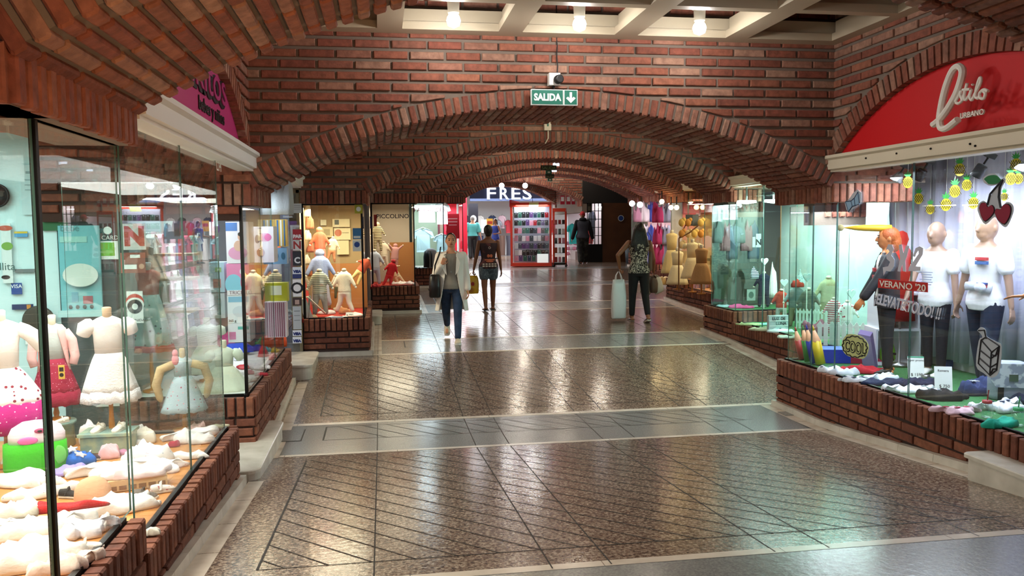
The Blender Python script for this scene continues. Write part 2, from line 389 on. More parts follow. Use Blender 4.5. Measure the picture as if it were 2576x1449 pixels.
# the screws left in the beam over the right-hand sign
scr = MB()
for px, py in ((2178, 398), (2255, 386), (2341, 374), (2440, 362), (2453, 367)):
    p = at(px, py, X=3.84); scr.ell(p, .008, 8, 5)
scr.build('beam_screw', DARKM); so = COL.objects['beam_screw']; struct(so); so.name = 'trim_4'
# ------------------------------------------------------------------ ceiling: cream coffered grid, brick slab above
def ceiling(k, xa, xb, ya, yb, z):
    mb = MB(); P = .94; x = .20-.94*2 if k == 0 else xa+.1
    xs = []
    while x < xb: xs.append(x); x += P
    ys = []; y = yb-.16
    while y > ya: ys.append(y); y -= .82+.07
    H = .06
    def bx(a, b, c, d): mb.box(a, b, z, c, d, z+H)
    edges = [xa]+[v for v in xs for _ in (0,)]
    cuts = [xa]
    for v in xs:
        cuts += [max(v, xa), min(v+.75, xb)]
    cuts.append(xb)
    for i in range(0, len(cuts)-1, 2):
        if cuts[i+1] > cuts[i]: bx(cuts[i], ya, cuts[i+1], yb)
    for i in range(1, len(cuts)-1, 2):
        a, b = cuts[i], cuts[i+1]
        if b <= a: continue
        yy = yb
        for v in ys:
            bx(a, v, b, yy); yy = v-.80
            # inner step lip
            for q in ((a-.05, v-.80, a-.03, v), (b+.03, v-.80, b+.05, v), (a-.05, v+.025, b+.05, v+.045), (a-.05, v-.845, b+.05, v-.825)): mb.box(q[0], q[1], z+H, q[2], q[3], z+H+.10)
            if yy < ya: break
        if yy > ya: bx(a, ya, b, yy)
    struct(mb.build('ceiling', mat('ceiling_cream', '#b5a78f', .5)))
    m2 = MB(); m2.box(xa, ya, z+.62, xb, yb, z+.67, 1)
    struct(m2.build('ceiling', BD))
ceiling(0, -1.0, 3.9, 3.62, 6.67, 3.34)
for k in range(1, 5): ceiling(k, XL[k], XR[k+1], Y1[k], Y0[k+1], CZ[k])
ceiling(0, -1.0, 3.9, -3, 2.44, 3.34)
# ------------------------------------------------------------------ floor
fm = bpy.data.materials.new('terrazzo'); fm.use_nodes = True; nt = fm.node_tree; b = nt.nodes['Principled BSDF']; N_ = nt.nodes.new; L_ = nt.links.new
tc = N_('ShaderNodeTexCoord'); n1 = N_('ShaderNodeTexNoise'); n1.inputs['Scale'].default_value = 55; n1.inputs['Detail'].default_value = 3; n1.inputs['Roughness'].default_value = .7
v1 = N_('ShaderNodeTexVoronoi'); v1.inputs['Scale'].default_value = 85
L_(tc.outputs['Object'], n1.inputs['Vector']); L_(tc.outputs['Object'], v1.inputs['Vector'])
r1 = N_('ShaderNodeValToRGB')
for i, (p, c) in enumerate(((.36, '#2c221e'), (.45, '#665145'), (.55, '#86705f'), (.66, '#a99683'))):
    if i > 1: r1.color_ramp.elements.new(p)
for i, (p, c) in enumerate(((.36, '#2c221e'), (.45, '#665145'), (.55, '#86705f'), (.66, '#a99683'))):
    r1.color_ramp.elements[i].position = p; r1.color_ramp.elements[i].color = (*srgb(c), 1)
L_(n1.outputs['Fac'], r1.inputs['Fac'])
n3 = N_('ShaderNodeTexNoise'); n3.inputs['Scale'].default_value = 1.3; n3.inputs['Detail'].default_value = 3; L_(tc.outputs['Object'], n3.inputs['Vector'])
rr = N_('ShaderNodeMapRange'); rr.inputs[3].default_value = .10; rr.inputs[4].default_value = .26; L_(n3.outputs['Fac'], rr.inputs[0]); L_(rr.outputs[0], b.inputs['Roughness'])
L_(r1.outputs['Color'], b.inputs['Base Color'])
bp = N_('ShaderNodeBump'); bp.inputs['Strength'].default_value = .28; bp.inputs['Distance'].default_value = .004
n4 = N_('ShaderNodeTexNoise'); n4.inputs['Scale'].default_value = 26; n4.inputs['Detail'].default_value = 2; L_(tc.outputs['Object'], n4.inputs['Vector'])
L_(n4.outputs['Fac'], bp.inputs['Height']); L_(bp.outputs['Normal'], b.inputs['Normal'])
b.inputs['Specular IOR Level'].default_value = .7
FLOOR = fm
FGREY = mat('grey_granite', '#6f6c68', .22, noise=(90, '#8d8983', .35, .7), spec=.7, bump=(30, .12))
STRIPE = mat('stripe_marble', '#dccbb9', .25, noise=(5, '#b5a18d', .3, .8)); GROOVE = mat('groove', '#2a211c', .6, spec=.3)
mb = MB(); XA, XB = -4.5, 12
ys = [-4, 2.45, 3.6]+[y for k in range(1, 6) for y in (Y0[k], Y1[k])]+[36]
for i, (a, b_) in enumerate(zip(ys, ys[1:])):
    band = (i % 2 == 1)
    st = [a]+[a+(b_-a)*j/4 for j in (1, 2, 3)]+[b_]
    for c, d in zip(st, st[1:]):
        mb.quad((XA, c, fz(c)), (XB, c, fz(c)), (XB, d, fz(d)), (XA, d, fz(d)), 1 if band else 0)
struct(mb.build('floor', [FLOOR, FGREY]))
sm = MB(); e = .0012
def ribbon(m, p, q, w, up, mi=0):
    p, q = Vector(p), Vector(q); d = (q-p); d.z = 0
    t = Vector((-d.y, d.x, 0)).normalized()*w/2
    v = [p-t, q-t, q+t, p+t]; v = [(x.x, x.y, fz(x.y)+up) for x in v]; m.quad(*v, mi)
for k in range(0, 6):
    for y, o in ((Y0[k]-.02, 0), (Y1[k]+.02, 0)):
        if k == 5 and o: continue
        x = -1.5 + .31*k
        xa = XL[max(0, k-1)]-.7
        while xa < XR[k]+1.8:
            sm.quad((xa, y-.035, fz(y-.035)+e), (xa+.888, y-.035, fz(y-.035)+e), (xa+.888, y+.035, fz(y+.035)+e), (xa, y+.035, fz(y+.035)+e)); xa += .892
for xa, s_, ya, yb in ((-.98, 1, 1.0, 5.8), (-.98, 1, 6.6, 9.35), (-.16, 1, 10.6, 13.2), (.66, 1, 14.5, 17.2), (3.89, -1, 4.4, 7.68), (4.74, -1, 8.0, 11.65), (5.56, -1, 12.2, 15.5)):
    n = 9
    for i in range(n):
        p_ = ya+(yb-ya)*i/n; q_ = ya+(yb-ya)*(i+1)/n-.006; x0, x1 = sorted((xa+s_*.045, xa+s_*.15))
        sm.quad((x0, p_, fz(p_)+e), (x1, p_, fz(p_)+e), (x1, q_, fz(q_)+e), (x0, q_, fz(q_)+e))
struct(sm.build('floor_stripes', STRIPE))
gm = MB()
for k in range(0, 6):
    ya, yb = Y1[k]+.06, (Y0[k+1] if k < 5 else 30)-.06
    ox = .82*k if k else 0
    for j in range(-1, 6):
        for dx in ((0,) if j == 0 else (0, -.28)):
            X = -.06+1.09*j+dx
            n = 6
            for i in range(n):
                a = ya-.06+(yb-ya+.06)*i/n; c = ya-.06+(yb-ya+.06)*(i+1)/n
                ribbon(gm, (X, a, 0), (X, c, 0), .007, e)
            if k and XL[k]-.5 < X: ribbon(gm, (X, Y0[k]+.02, 0), (X, Y1[k]-.02, 0), .006, e)
    # scored anti-slip field on the ramp and on the flat band
    x0, x1 = XL[k]+.38, XR[k]-.55; y0, y1 = ya+.22, yb-.18
    if k > 3: continue
    ribbon(gm, (x0, y0, 0), (x0, y1, 0), .012, e*1.5)
    nseg = 1; ribbon(gm, (x0, y0, 0), (x1, y0, 0), .008, e*1.5)
    c = y0-1.2*0
    sstep = .245; t = y0+sstep*.6
    while t < y1+1.2*(x1-x0):
        a = (x0, t) if t <= y1 else (x0+(t-y1)/1.2, y1)
        bx_ = x0+(t-y0)/1.2; b_ = (bx_, y0) if bx_ <= x1 else (x1, t-1.2*(x1-x0))
        if a[0] < x1: ribbon(gm, (a[0], a[1], 0), (b_[0], b_[1], 0), .008, e*1.5)
        t += sstep
    if k < 4:
        kk = k+1; y0, y1 = Y0[kk]+.44, Y1[kk]-.1; x0 = XL[kk]+.46; x1 = XR[kk]-.5
        ribbon(gm, (x0, y0, 0), (x0, y1, 0), .014, e*1.5); ribbon(gm, (x0, y0, 0), (x1, y0, 0), .006, e*1.5); ribbon(gm, (x0, y1, 0), (x1, y1, 0), .006, e*1.5)
        x = x0+.1
        while x < x1-.5: ribbon(gm, (x, y1, 0), (x+.44, y0, 0), .007, e*1.5); x += .22
struct(gm.build('floor_grooves', GROOVE))
# floor hatches
for (px, py), (w, d), m in (((1990, 1024), (.34, .22), MARBLE), ((2003, 1040), (.30, .16), FGREY)):
    p = at(px, py, Z=0); h = MB(); h.box(p.x-w/2, p.y-d/2, .001, p.x+w/2, p.y+d/2, .006, 0)
    h.ell((p.x, p.y, .007), (.02, .02, .003), 10, 5, 1)
    tag(h.build('floor_hatch', [m, GROOVE]), 'pale square inspection hatch in the grey floor band' if m is MARBLE else 'dark framed inspection hatch beside the pale one in the floor', 'hatch')
h = MB(); q = at(755, 1095, Z=0); h.box(q.x-.22, q.y-.2, .001, q.x+.02, q.y+.2, .004, 0); h.box(q.x-.23, q.y-.21, .0008, q.x+.03, q.y+.21, .002, 1)
tag(h.build('floor_hatch', [FGREY, GROOVE]), 'small grooved cover plate in the grey band by the marble step', 'hatch')
# ------------------------------------------------------------------ brick bases under the windows
def base_side(name, X, s, ya, yb, zt, z_in=1.1, deck=WOOD, cap_m=BW, depth=1.0, ends=(True, True), slug=True):
    cap_m = BB
    mb = MB(); O = (X-s*.014, 0, 0); U = (0, s, 0); N = (s, 0, 0); u0, u1 = (ya, yb) if s > 0 else (-yb, -ya)
    n = 8; xo = X-s*.014; xi = X-s*.12
    for i in range(n):
        a = ya+(yb-ya)*i/n; b = ya+(yb-ya)*(i+1)/n
        mb.quad((xo, a, fz(a)), (xo, b, fz(b)), (xo, b, zt-.01), (xo, a, zt-.01), 1); mb.quad((xi, a, fz(a)), (xi, b, fz(b)), (xi, b, zt-.01), (xi, a, zt-.01), 1)
    mb.quad((xo, ya, zt-.01), (xo, yb, zt-.01), (xi, yb, zt-.01), (xi, ya, zt-.01), 1)
    for y in (ya, yb): mb.quad((xo, y, fz(y)), (xi, y, fz(y)), (xi, y, zt-.01), (xo, y, zt-.01), 1)
    soldiers(mb, (X-s*.05, 0, 0), U, N, u0, u1, zt-.15, zt, h=.06)
    course_wall(mb, O, U, N, u0, u1, min(fz(ya), fz(yb))+.03, zt-.16, lambda u: fz(s*u)+.055, pitch=.075, bh=.06, gap=.004)
    # end faces
    w = depth
    for yy, Nn, Ue, on in ((ya, (0, -1, 0), VX, ends[0]), (yb, (0, 1, 0), (-1, 0, 0), ends[1])):
        if not on: continue
        a, b = (X-s*w, X) if s > 0 else (X, X-s*w)
        if Nn[1] > 0: a, b = -b, -a
        mb.box(min(X-s*.014, X-s*w), yy-.01 if Nn[1] < 0 else yy-.1, fz(yy), max(X-s*.014, X-s*w), yy+.1 if Nn[1] < 0 else yy+.01, zt-.01, 1)
        O2 = (0, yy-.01 if Nn[1] < 0 else yy+.01, 0)
        soldiers(mb, O2, Ue, Nn, a, b, zt-.15, zt, h=.03)
        course_wall(mb, O2, Ue, Nn, a, b, fz(yy)+.05, zt-.16, None, pitch=.075, bh=.06)
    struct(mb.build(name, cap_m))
    pl = MB()
    for i in range(n):
        a = ya+(yb-ya)*i/n; b = ya+(yb-ya)*(i+1)/n
        pl.loft([[(X-s*.01, y, fz(y)), (X+s*.045, y, fz(y)), (X+s*.04, y, fz(y)+.055), (X-s*.01, y, fz(y)+.058)] for y in (a, b-.003)])
    for yy, on in ((ya, ends[0]), (yb, ends[1])):
        if on:
            sg = -1 if yy == ya else 1; x_0, x_1 = sorted((X-s*w, X+s*.04)); y_0, y_1 = sorted((yy, yy+sg*.04))
            pl.box(x_0, y_0, fz(yy)-.02, x_1, y_1, fz(yy)+.055)
    struct(pl.build('baseboard_left' if s > 0 else 'baseboard_right', MARBLE, fix=True))
    ch = MB(); xc = X-s*.075; ch.box(xc-.012, ya+.02, zt-.012, xc+.012, yb-.02, zt+.012); 
    for yy, on in ((ya, ends[0]), (yb, ends[1])):
        if on: 
            y_ = yy+.07 if yy == ya else yy-.07; x_0, x_1 = sorted((xc, X-s*w)); ch.box(x_0, y_-.012, zt-.012, x_1, y_+.012, zt+.012)
    struct(ch.build('window_sill', DARKM))
    x_0, x_1 = sorted((X-s*.09, X-s*(depth+z_in)))
    if z_in is not None and deck is not None:
        d = MB(); d.box(x_0, ya+.08, zt-.05, x_1, yb-.08, zt-.004)
        o = d.build('display_platform', deck); return o
def base_front(name, xa, xb, Y, zt, deck, depth=1.0):
    mb = MB(); mb.box(xa, Y+.014, fz(Y)-.02, xb-.02, Y+.12, zt-.01, 1)
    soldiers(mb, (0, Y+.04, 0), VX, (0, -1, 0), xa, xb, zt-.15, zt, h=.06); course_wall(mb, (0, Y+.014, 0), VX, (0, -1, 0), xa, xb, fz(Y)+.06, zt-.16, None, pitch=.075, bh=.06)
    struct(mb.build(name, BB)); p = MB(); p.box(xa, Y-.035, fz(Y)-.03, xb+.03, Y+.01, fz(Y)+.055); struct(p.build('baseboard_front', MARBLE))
    c = MB(); c.box(xa, Y+.06, zt-.012, xb-.05, Y+.085, zt+.012); struct(c.build('window_sill', DARKM))
_wn = [0]
def pane(p0, p1, z0, z1, m=None, t=.008, edge=True):
    """one sheet of plate glass standing between two floor-plan points"""
    _wn[0] += 1; mb = MB(); a, b = Vector((*p0, 0)), Vector((*p1, 0)); d = (b-a).normalized(); n = Vector((-d.y, d.x, 0))*t/2; up = Vector((0, 0, 1))
    g = .002; A, B = a+d*g, b-d*g
    mb.add([A-n+up*z0, B-n+up*z0, B+n+up*z0, A+n+up*z0, A-n+up*z1, B-n+up*z1, B+n+up*z1, A+n+up*z1], [(0,1,5,4), (2,3,7,6)], 0)
    mb.add([A-n+up*z0, B-n+up*z0, B+n+up*z0, A+n+up*z0, A-n+up*z1, B-n+up*z1, B+n+up*z1, A+n+up*z1], [(1,2,6,5), (3,0,4,7), (0,3,2,1), (4,5,6,7)], 1)
    o = mb.build('window_%d' % _wn[0], [m or GLASS, EDGE]); return struct(o)
TURF = mat('green_turf', '#2f6b3a', .9, bump=(120, .8), noise=(60, '#3d8048', .3, .7)); REDC = mat('red_felt', '#b02a1c', .8)
# near left shop
o = base_side('wall_base_left', -.98, 1, 1.2, 3.5, .63, depth=.1, ends=(False, False), z_in=1.5); tag(o, 'light wooden display board heaped with baby clothes, nearest the camera', 'display platform')
o = base_side('wall_base_left', -.98, 1, 3.5, 5.72, .475, depth=1.0, ends=(False, True), z_in=.5); tag(o, 'light wooden display board below the small dresses', 'display platform')
x = -1.055
for a, b, z0, z1 in ((1.2, 2.76, .64, 2.16), (2.79, 3.58, .64, 2.16)): pane((x, a), (x, b), z0, z1)
for a, b in ((3.62, 4.67), (4.68, 5.66)): pane((x, a), (x, b), .485, 2.27)
pane((x, 5.66), (-2.0, 5.66), .485, 2.27)
g = MB(); g.box(x-.01, 2.765, .64, x+.012, 2.785, 2.17); struct(g.build('window_frame', DARKM))
g = MB(); g.box(x-.014, 1.2, 2.15, x+.014, 3.6, 2.18); struct(g.build('window_frame', DARKM))
# first left display under the arch
o = base_side('wall_base_left', -1.0, 1, 6.64, 9.3, .5, depth=1.0, ends=(True, True), z_in=.2, deck=mat('white_shelf', '#e6e2da', .5)); tag(o, 'white display board with toys and small shoes in the toy shop window', 'display platform')
x = -1.07
for a, b in ((6.72, 7.72), (7.73, 8.5), (8.51, 9.22)): pane((x, a), (x, b), .51, 1.98 if b < 7.8 else 2.27)
pane((-2.0, 6.72), (-1.5, 6.72), .51, 1.98); pane((-1.49, 6.72), (-1.075, 6.72), .51, 1.98)
g = MB(); g.box(-1.085, 6.705, .5, -1.06, 6.73, 2.0); struct(g.build('window_frame', DARKM))
# stepped display fronts on the left
for k, deck in ((2, REDC), (3, REDC), (4, mat('grey_shelf', '#b8b4ac', .5)), (5, mat('red_shelf', '#b81f2c', .4))):
    zt = [0, 0, .675, .80, .93, 1.06][k]; xa, xb = XL[k]-.82, XL[k]
    base_front('wall_base_front', xa, xb, Y0[k], zt, deck)
    o = base_side('wall_base_left', XL[k], 1, Y0[k]+.02, Y1[k]+1.6, zt, depth=.1, ends=(False, True), z_in=.75, deck=deck)
    tag(o, {2: 'red felt display board full of knitted baby outfits', 3: 'red felt display board under the baby clothes behind the small window with dark lettering', 4: 'grey display board beneath hanging white shirts', 5: 'red display board in the farthest window on the step side'}[k], 'display platform')
    pane((xa+.03, Y0[k]+.07), (xb-.06, Y0[k]+.07), zt+.01, 2.0+DZ[k])
    pane((xb-.07, Y0[k]+.07), (xb-.07, Y1[k]+1.5), zt+.01, 2.0+DZ[k])
    c = MB(); c.box(xa, Y0[k]+.05, 1.98+DZ[k], xb-.05, Y0[k]+.09, 2.0+DZ[k]); c.box(xa, Y0[k]+.05, zt, xa+.03, Y0[k]+.09, 2.0+DZ[k]); c.box(xb-.08, Y0[k]+.05, zt, xb-.06, Y0[k]+.07, 2.0+DZ[k])
    struct(c.build('window_frame', DARKM))
# right hand windows
o = base_side('wall_base_right', 3.89, -1, 4.4, 7.62, .475, depth=1.0, ends=(True, True), z_in=.3, deck=TURF); tag(o, 'green artificial turf display floor with folded clothes, in the right-hand corner shop', 'display platform')
x = 3.965
for a, b in ((4.47, 5.66), (5.67, 6.70)): pane((x, a), (x, b), .485, 2.27)
for a, b in ((6.71, 7.1), (7.11, 7.55)): pane((x, a), (x, b), .485, 1.98)
pane((3.965, 4.47), (5.0, 4.47), .485, 2.27); pane((3.965, 7.55), (4.6, 7.55), .485, 1.98)
g = MB(); g.box(3.955, 4.455, .48, 3.975, 4.475, 2.27); struct(g.build('window_frame', DARKM))
o = base_side('wall_base_right', 4.74, -1, 8.0, 10.62, .49, depth=.8, ends=(True, False), z_in=.4, deck=TURF); tag(o, 'green turf display floor behind the picket fence', 'display platform')
o = base_side('wall_base_right', 4.74, -1, 10.62, 11.6, .63, depth=.8, ends=(True, True), z_in=.4, deck=TURF); tag(o, 'raised green turf shelf at the far end of the pale green lit window', 'display platform')
x = 4.815
for a, b in ((8.1, 9.0), (9.01, 9.85), (9.86, 10.66)): pane((x, a), (x, b), .5, 2.40, GLASS_G)
pane((x, 10.67), (x, 11.5), .64, 2.1, GLASS_G); pane((x, 11.5), (5.6, 11.5), .64, 2.1, GLASS_G)
for k, za, zb in ((3, .66, .80), (4, .79, .93), (5, .93, 1.06)):
    X = XR[k]; ya = Y1[k-1]+.5
    o = base_side('wall_base_right', X, -1, ya, Y0[k], za, depth=.8, ends=(True, False), z_in=.4, deck=WOOD); tag(o, {3: 'wooden display board in the yellow lit window by the stepped brick wall', 4: 'wooden display board in the pinkish window beyond the yellow one', 5: 'wooden display board in the last window before the plywood wall'}[k], 'display platform')
    o = base_side('wall_base_right', X, -1, Y0[k], Y1[k]-.05, zb, depth=.8, ends=(True, True), z_in=.4, deck=WOOD); tag(o, {3: 'raised wooden shelf at the far end of the yellow lit window', 4: 'raised wooden shelf at the far end of the pinkish window', 5: 'raised wooden shelf at the end of the last window'}[k], 'display platform')
    for i in range(3):
        a = ya+.1+(Y0[k]-ya-.1)*i/3; pane((X+.075, a), (X+.075, a+(Y0[k]-ya-.1)/3-.01), za+.01, 2.3+DZ[k])
    pane((X+.075, Y0[k]+.02), (X+.075, Y1[k]-.1), zb+.01, 2.0+DZ[k])
# marble door steps with a rounded corner
def step(name, X, s, ya, yb, z, w, label, r=.1):
    P = [(0, 0)]; x1 = w
    for cx, cy, a0 in ((w-r, r, -pi/2), (w-r, yb-ya-r, 0)):
        for i in range(7): a = a0+pi/2*i/6; P.append((cx+r*cos(a), cy+r*sin(a)))
    P.append((0, yb-ya)); O = (X-s*.25, ya, z)
    if s < 0: P = [(a, b) for a, b in P][::-1]
    mb = MB(); mb.poly(O, (s, 0, 0), VY, VZ, [(a*1, b) for a, b in P], .028, .006)
    mb.poly((O[0], ya, z-.16), (s, 0, 0), VY, VZ, [(a*.975 if a > .3 else a, b*.97+.012) for a, b in P], .16, 0)
    tag(mb.build(name, MARBLE, fix=True), label, 'step')
step('door_step', -.98, 1, 5.80, 7.35, .115, .37, 'big white marble door step with rounded corners beside the near left shop window')
step('door_step', -.98, 1, 9.42, 10.5, .26, .45, 'smaller cream marble door step below the stickered door strip')
step('door_step', -.16, 1, 13.3, 14.4, .39, .42, 'low cream door step at the foot of the second brick window base')
step('door_step', 3.89, -1, 3.4, 4.72, .30, .45, 'pale marble door step at the near end of the long right-hand brick base', .04)
# interiors: walls behind the windows
IW = mat('shop_wall_pale', '#dfe7e4', .7); IT = mat('shop_wall_teal', '#7fa9a6', .7); TAN = mat('shop_wall_tan', '#a48b62', .7); DK = mat('dark_interior', '#2b2622', .8)
def slab(name, x0, y0, z0, x1, y1, z1, m): g = MB(); g.box(x0, y0, z0, x1, y1, z1); return struct(g.build(name, m))
slab('wall_inner', -3.9, 6.72, .2, -2.42, 6.78, 2.9, mat('cyan_panel', '#c2dedf', .6)); slab('wall_inner', -3.95, .6, .2, -3.9, 6.78, 2.9, IW)
slab('wall_inner', -2.0, 6.9, .5, -1.96, 9.3, 2.9, mat('grey_green_wall', '#7c8b88', .7)); slab('wall_inner', -3.9, 7.2, .2, -2.0, 7.25, 2.9, DK)
slab('ceiling_inner', -3.9, 3.62, 2.62, -1.12, 6.7, 2.68, mat('grey_ceiling', '#4a443f', .8))
mb = MB(); mb.box(-2.5, 6.675, 1.88, -1.08, 6.71, 2.62, 1); course_wall(mb, (0, 6.675, 0), VX, (0, -1, 0), -2.5, -1.9, 1.9, 2.6); course_wall(mb, (0, 6.675, 0), VX, (0, -1, 0), -1.9, -1.08, 1.9, 2.0); struct(mb.build('wall_inner', BD)); slab('ceiling_inner', -2.6, .6, 2.2, -1.0, 3.6, 2.26, mat('wood_ceiling', '#b5642e', .6, noise=(4, '#8a451c', .4, .6)))  # dark brick slab added to imitate the brick reflection in the window glass
slab('wall_inner', -3.9, .5, .2, -1.0, .6, 2.9, IW)
for k in (2, 3, 4, 5):
    xa, xb = XL[k]-.82, XL[k]; m = {2: TAN, 3: mat('stone_wall', '#b8aa98', .7), 4: mat('sage_wall', '#8f9a86', .7), 5: mat('crimson_wall', '#c01838', .6)}[k]
    slab('wall_inner', xa-.3, Y1[k]+.5, .2, xb-.1, Y1[k]+.55, 2.6+DZ[k], m); slab('ceiling_inner', xa-.3, Y0[k]+.1, 2.14+DZ[k], xb-.1, Y1[k]+.6, 2.18+DZ[k], m)
    slab('wall_inner', xa-.06, Y0[k]+.1, .2, xa-.02, Y1[k]+.5, 2.6+DZ[k], m)
slab('wall_inner', 5.95, 8.2, .2, 6.0, 11.6, 2.9, IW); slab('wall_inner', 5.2, 7.75, .2, 5.95, 7.8, 2.9, IW)
slab('ceiling_inner', 3.99, 4.4, 2.5, 6.4, 6.66, 2.55, WHITE); slab('ceiling_inner', 4.85, 7.75, 2.6, 6.4, 11.6, 2.65, WHITE)
slab('wall_inner', 5.2, 4.3, .2, 5.25, 7.75, 2.9, IW)
for k, m in ((3, TAN), (4, mat('blush_wall', '#d8b9bd', .7)), (5, IW)):
    X = XR[k]; slab('wall_inner', X+1.15, Y1[k-1], .3, X+1.2, Y1[k], 3.1, m); slab('wall_inner', X+.1, Y1[k]-.06, .3, X+1.2, Y1[k], 2.2+DZ[k], m); slab('ceiling_inner', X+.12, Y1[k-1], 2.6+DZ[k-1], X+1.2, Y1[k], 2.65+DZ[k-1], m)
# shells that close the corridor behind the camera
slab('wall_back', -4, -3.1, .2, 6, -3, 3.8, BRICK_D); slab('wall_left', -1.1, -3, .2, -1.0, .5, 3.8, BRICK_D); slab('wall_right', 3.9, -3, .2, 4.0, 2.4, 3.8, BRICK_D)
slab('wall_right', 3.95, 2.45, .2, 4.05, 3.5, 2.2, BRICK_D)
# ================================================================== figures
def remesh(o, vox=.008, it=3, fac=.5):
    m = o.modifiers.new('remesh', 'REMESH'); m.mode = 'VOXEL'; m.voxel_size = vox; m.use_smooth_shade = True
    if it: s = o.modifiers.new('smooth', 'SMOOTH'); s.factor = fac; s.iterations = it
    return o
def cap(mb, p, q, r1, r2, n=12, flat=None, mi=0):
    """tapered limb segment with rounded ends"""
    p, q = Vector(p), Vector(q); d = q-p; L = d.length
    if L < 1e-6: mb.ell(p, r1, n, 8, mi); return
    d.normalize(); pts = []; rs = []
    for a in (-1, -.85, -.5, 0): pts.append(p+d*(r1*a)); rs.append(max(.0005, r1*sqrt(max(0, 1-a*a))))
    for a in (.33, .66): pts.append(p+(q-p)*a); rs.append(r1+(r2-r1)*a)
    for a in (0, .5, .85, 1): pts.append(q+d*(r2*a)); rs.append(max(.0005, r2*sqrt(max(0, 1-a*a))))
    mb.tube(pts, rs, n, mi, flat)
def ik(a, b, l1, l2, bend):
    a, b, bend = Vector(a), Vector(b), Vector(bend); d = b-a; L = min(d.length, (l1+l2)*.999); d.normalize(); b = a+d*L
    x = (l1*l1-l2*l2+L*L)/(2*L); h = sqrt(max(0, l1*l1-x*x)); n = (bend-d*bend.dot(d)).normalized()
    return a+d*x+n*h, b
def hand(mb, wr, d, H, palm=(0, 1, 0), curl=.5, side=1):
    """palm, four separate fingers and a thumb; d = direction of the fingers, palm = way the palm faces"""
    d = Vector(d).normalized(); pn = Vector(palm); pn = (pn-d*pn.dot(d)).normalized(); s = d.cross(pn)*side
    k = H/1.65; c = wr+d*.045*k
    for t in (-1, 0, 1): cap(mb, wr+s*.010*t*k, wr+d*.085*k+s*.024*t*k, .013*k, .012*k, 8)
    for i, (o, ln) in enumerate(((-.031, .07), (-.0105, .08), (.0105, .075), (.031, .058))):
        b = wr+d*.09*k+s*o*k; a1 = curl*.6; a2 = curl*1.5
        e1 = d*cos(a1)+pn*sin(a1); e2 = d*cos(a2)+pn*sin(a2)
        m = b+e1*ln*.5*k; cap(mb, b, m, .0088*k, .008*k, 8); cap(mb, m, m+e2*ln*.55*k, .008*k, .0065*k, 8)
    b = wr+d*.03*k-s*.026*k; t = (d*.65-s*.7+pn*.45).normalized(); m = b+t*.04*k
    cap(mb, b, m, .0115*k, .0095*k, 8); cap(mb, m, m+(d*.85+pn*.4-s*.15).normalized()*.032*k, .0092*k, .007*k, 8)
TORSO = [(.455, .078, .055), (.49, .100, .066), (.53, .102, .068), (.575, .085, .058), (.615, .076, .054), (.66, .082, .057), (.71, .092, .064), (.755, .103, .064), (.79, .108, .056), (.815, .095, .046), (.832, .060, .038), (.85, .036, .034), (.885, .032, .034)]
def torso_rings(H, w=1, d=1, z0=0, z1=1, pad=0, lean=0, flare=None):
    out = []
    for z, rx, ry in TORSO:
        if z < z0-1e-6 or z > z1+1e-6: continue
        out.append([Vector(((rx*w*H+pad)*cos(2*pi*i/20), (ry*d*H+pad)*sin(2*pi*i/20)+lean*(z-.5)*H, z*H)) for i in range(20)])
    return out
class Fig: pass
def pose(H, legs, hands, base=0, lean=0, turn=0, bends=None):
    """legs: ((hip flex, knee flex) x2, left then right seen from behind); hands: wrist targets in body heights"""
    g = Fig(); g.H = H; hz = .50; g.lean = lean
    L1, L2 = .235*H, .235*H; g.hip = []; g.knee = []; g.ank = []
    for s, (a, b) in zip((-1, 1), legs):
        h = Vector((s*.052*H, 0, hz*H)); k = h+Vector((s*.004*H, sin(a)*L1, -cos(a)*L1)); n = k+Vector((0, sin(a-b)*L2, -cos(a-b)*L2))
        g.hip.append(h); g.knee.append(k); g.ank.append(n)
    g.footang = [a-b for a, b in legs]
    low = min(n.z for n in g.ank)-.036*H; g.dz = -low
    g.sh = [Vector((s*.108*H, lean*.3*H, .795*H)) for s in (-1, 1)]; g.el = []; g.wr = []
    for q_, (s, sh, t) in enumerate(zip((-1, 1), g.sh, hands)):
        t = Vector(t)*H; e, w = ik(sh, t, .172*H, .150*H, bends[q_] if bends and bends[q_] else (s*.12, -1, -.1)); g.el.append(e); g.wr.append(w)
    for v in g.hip+g.knee+g.ank+g.sh+g.el+g.wr: v.z += g.dz
    return g
def sh_(rings, dz): return [[p+Vector((0, 0, dz)) for p in r] for r in rings]
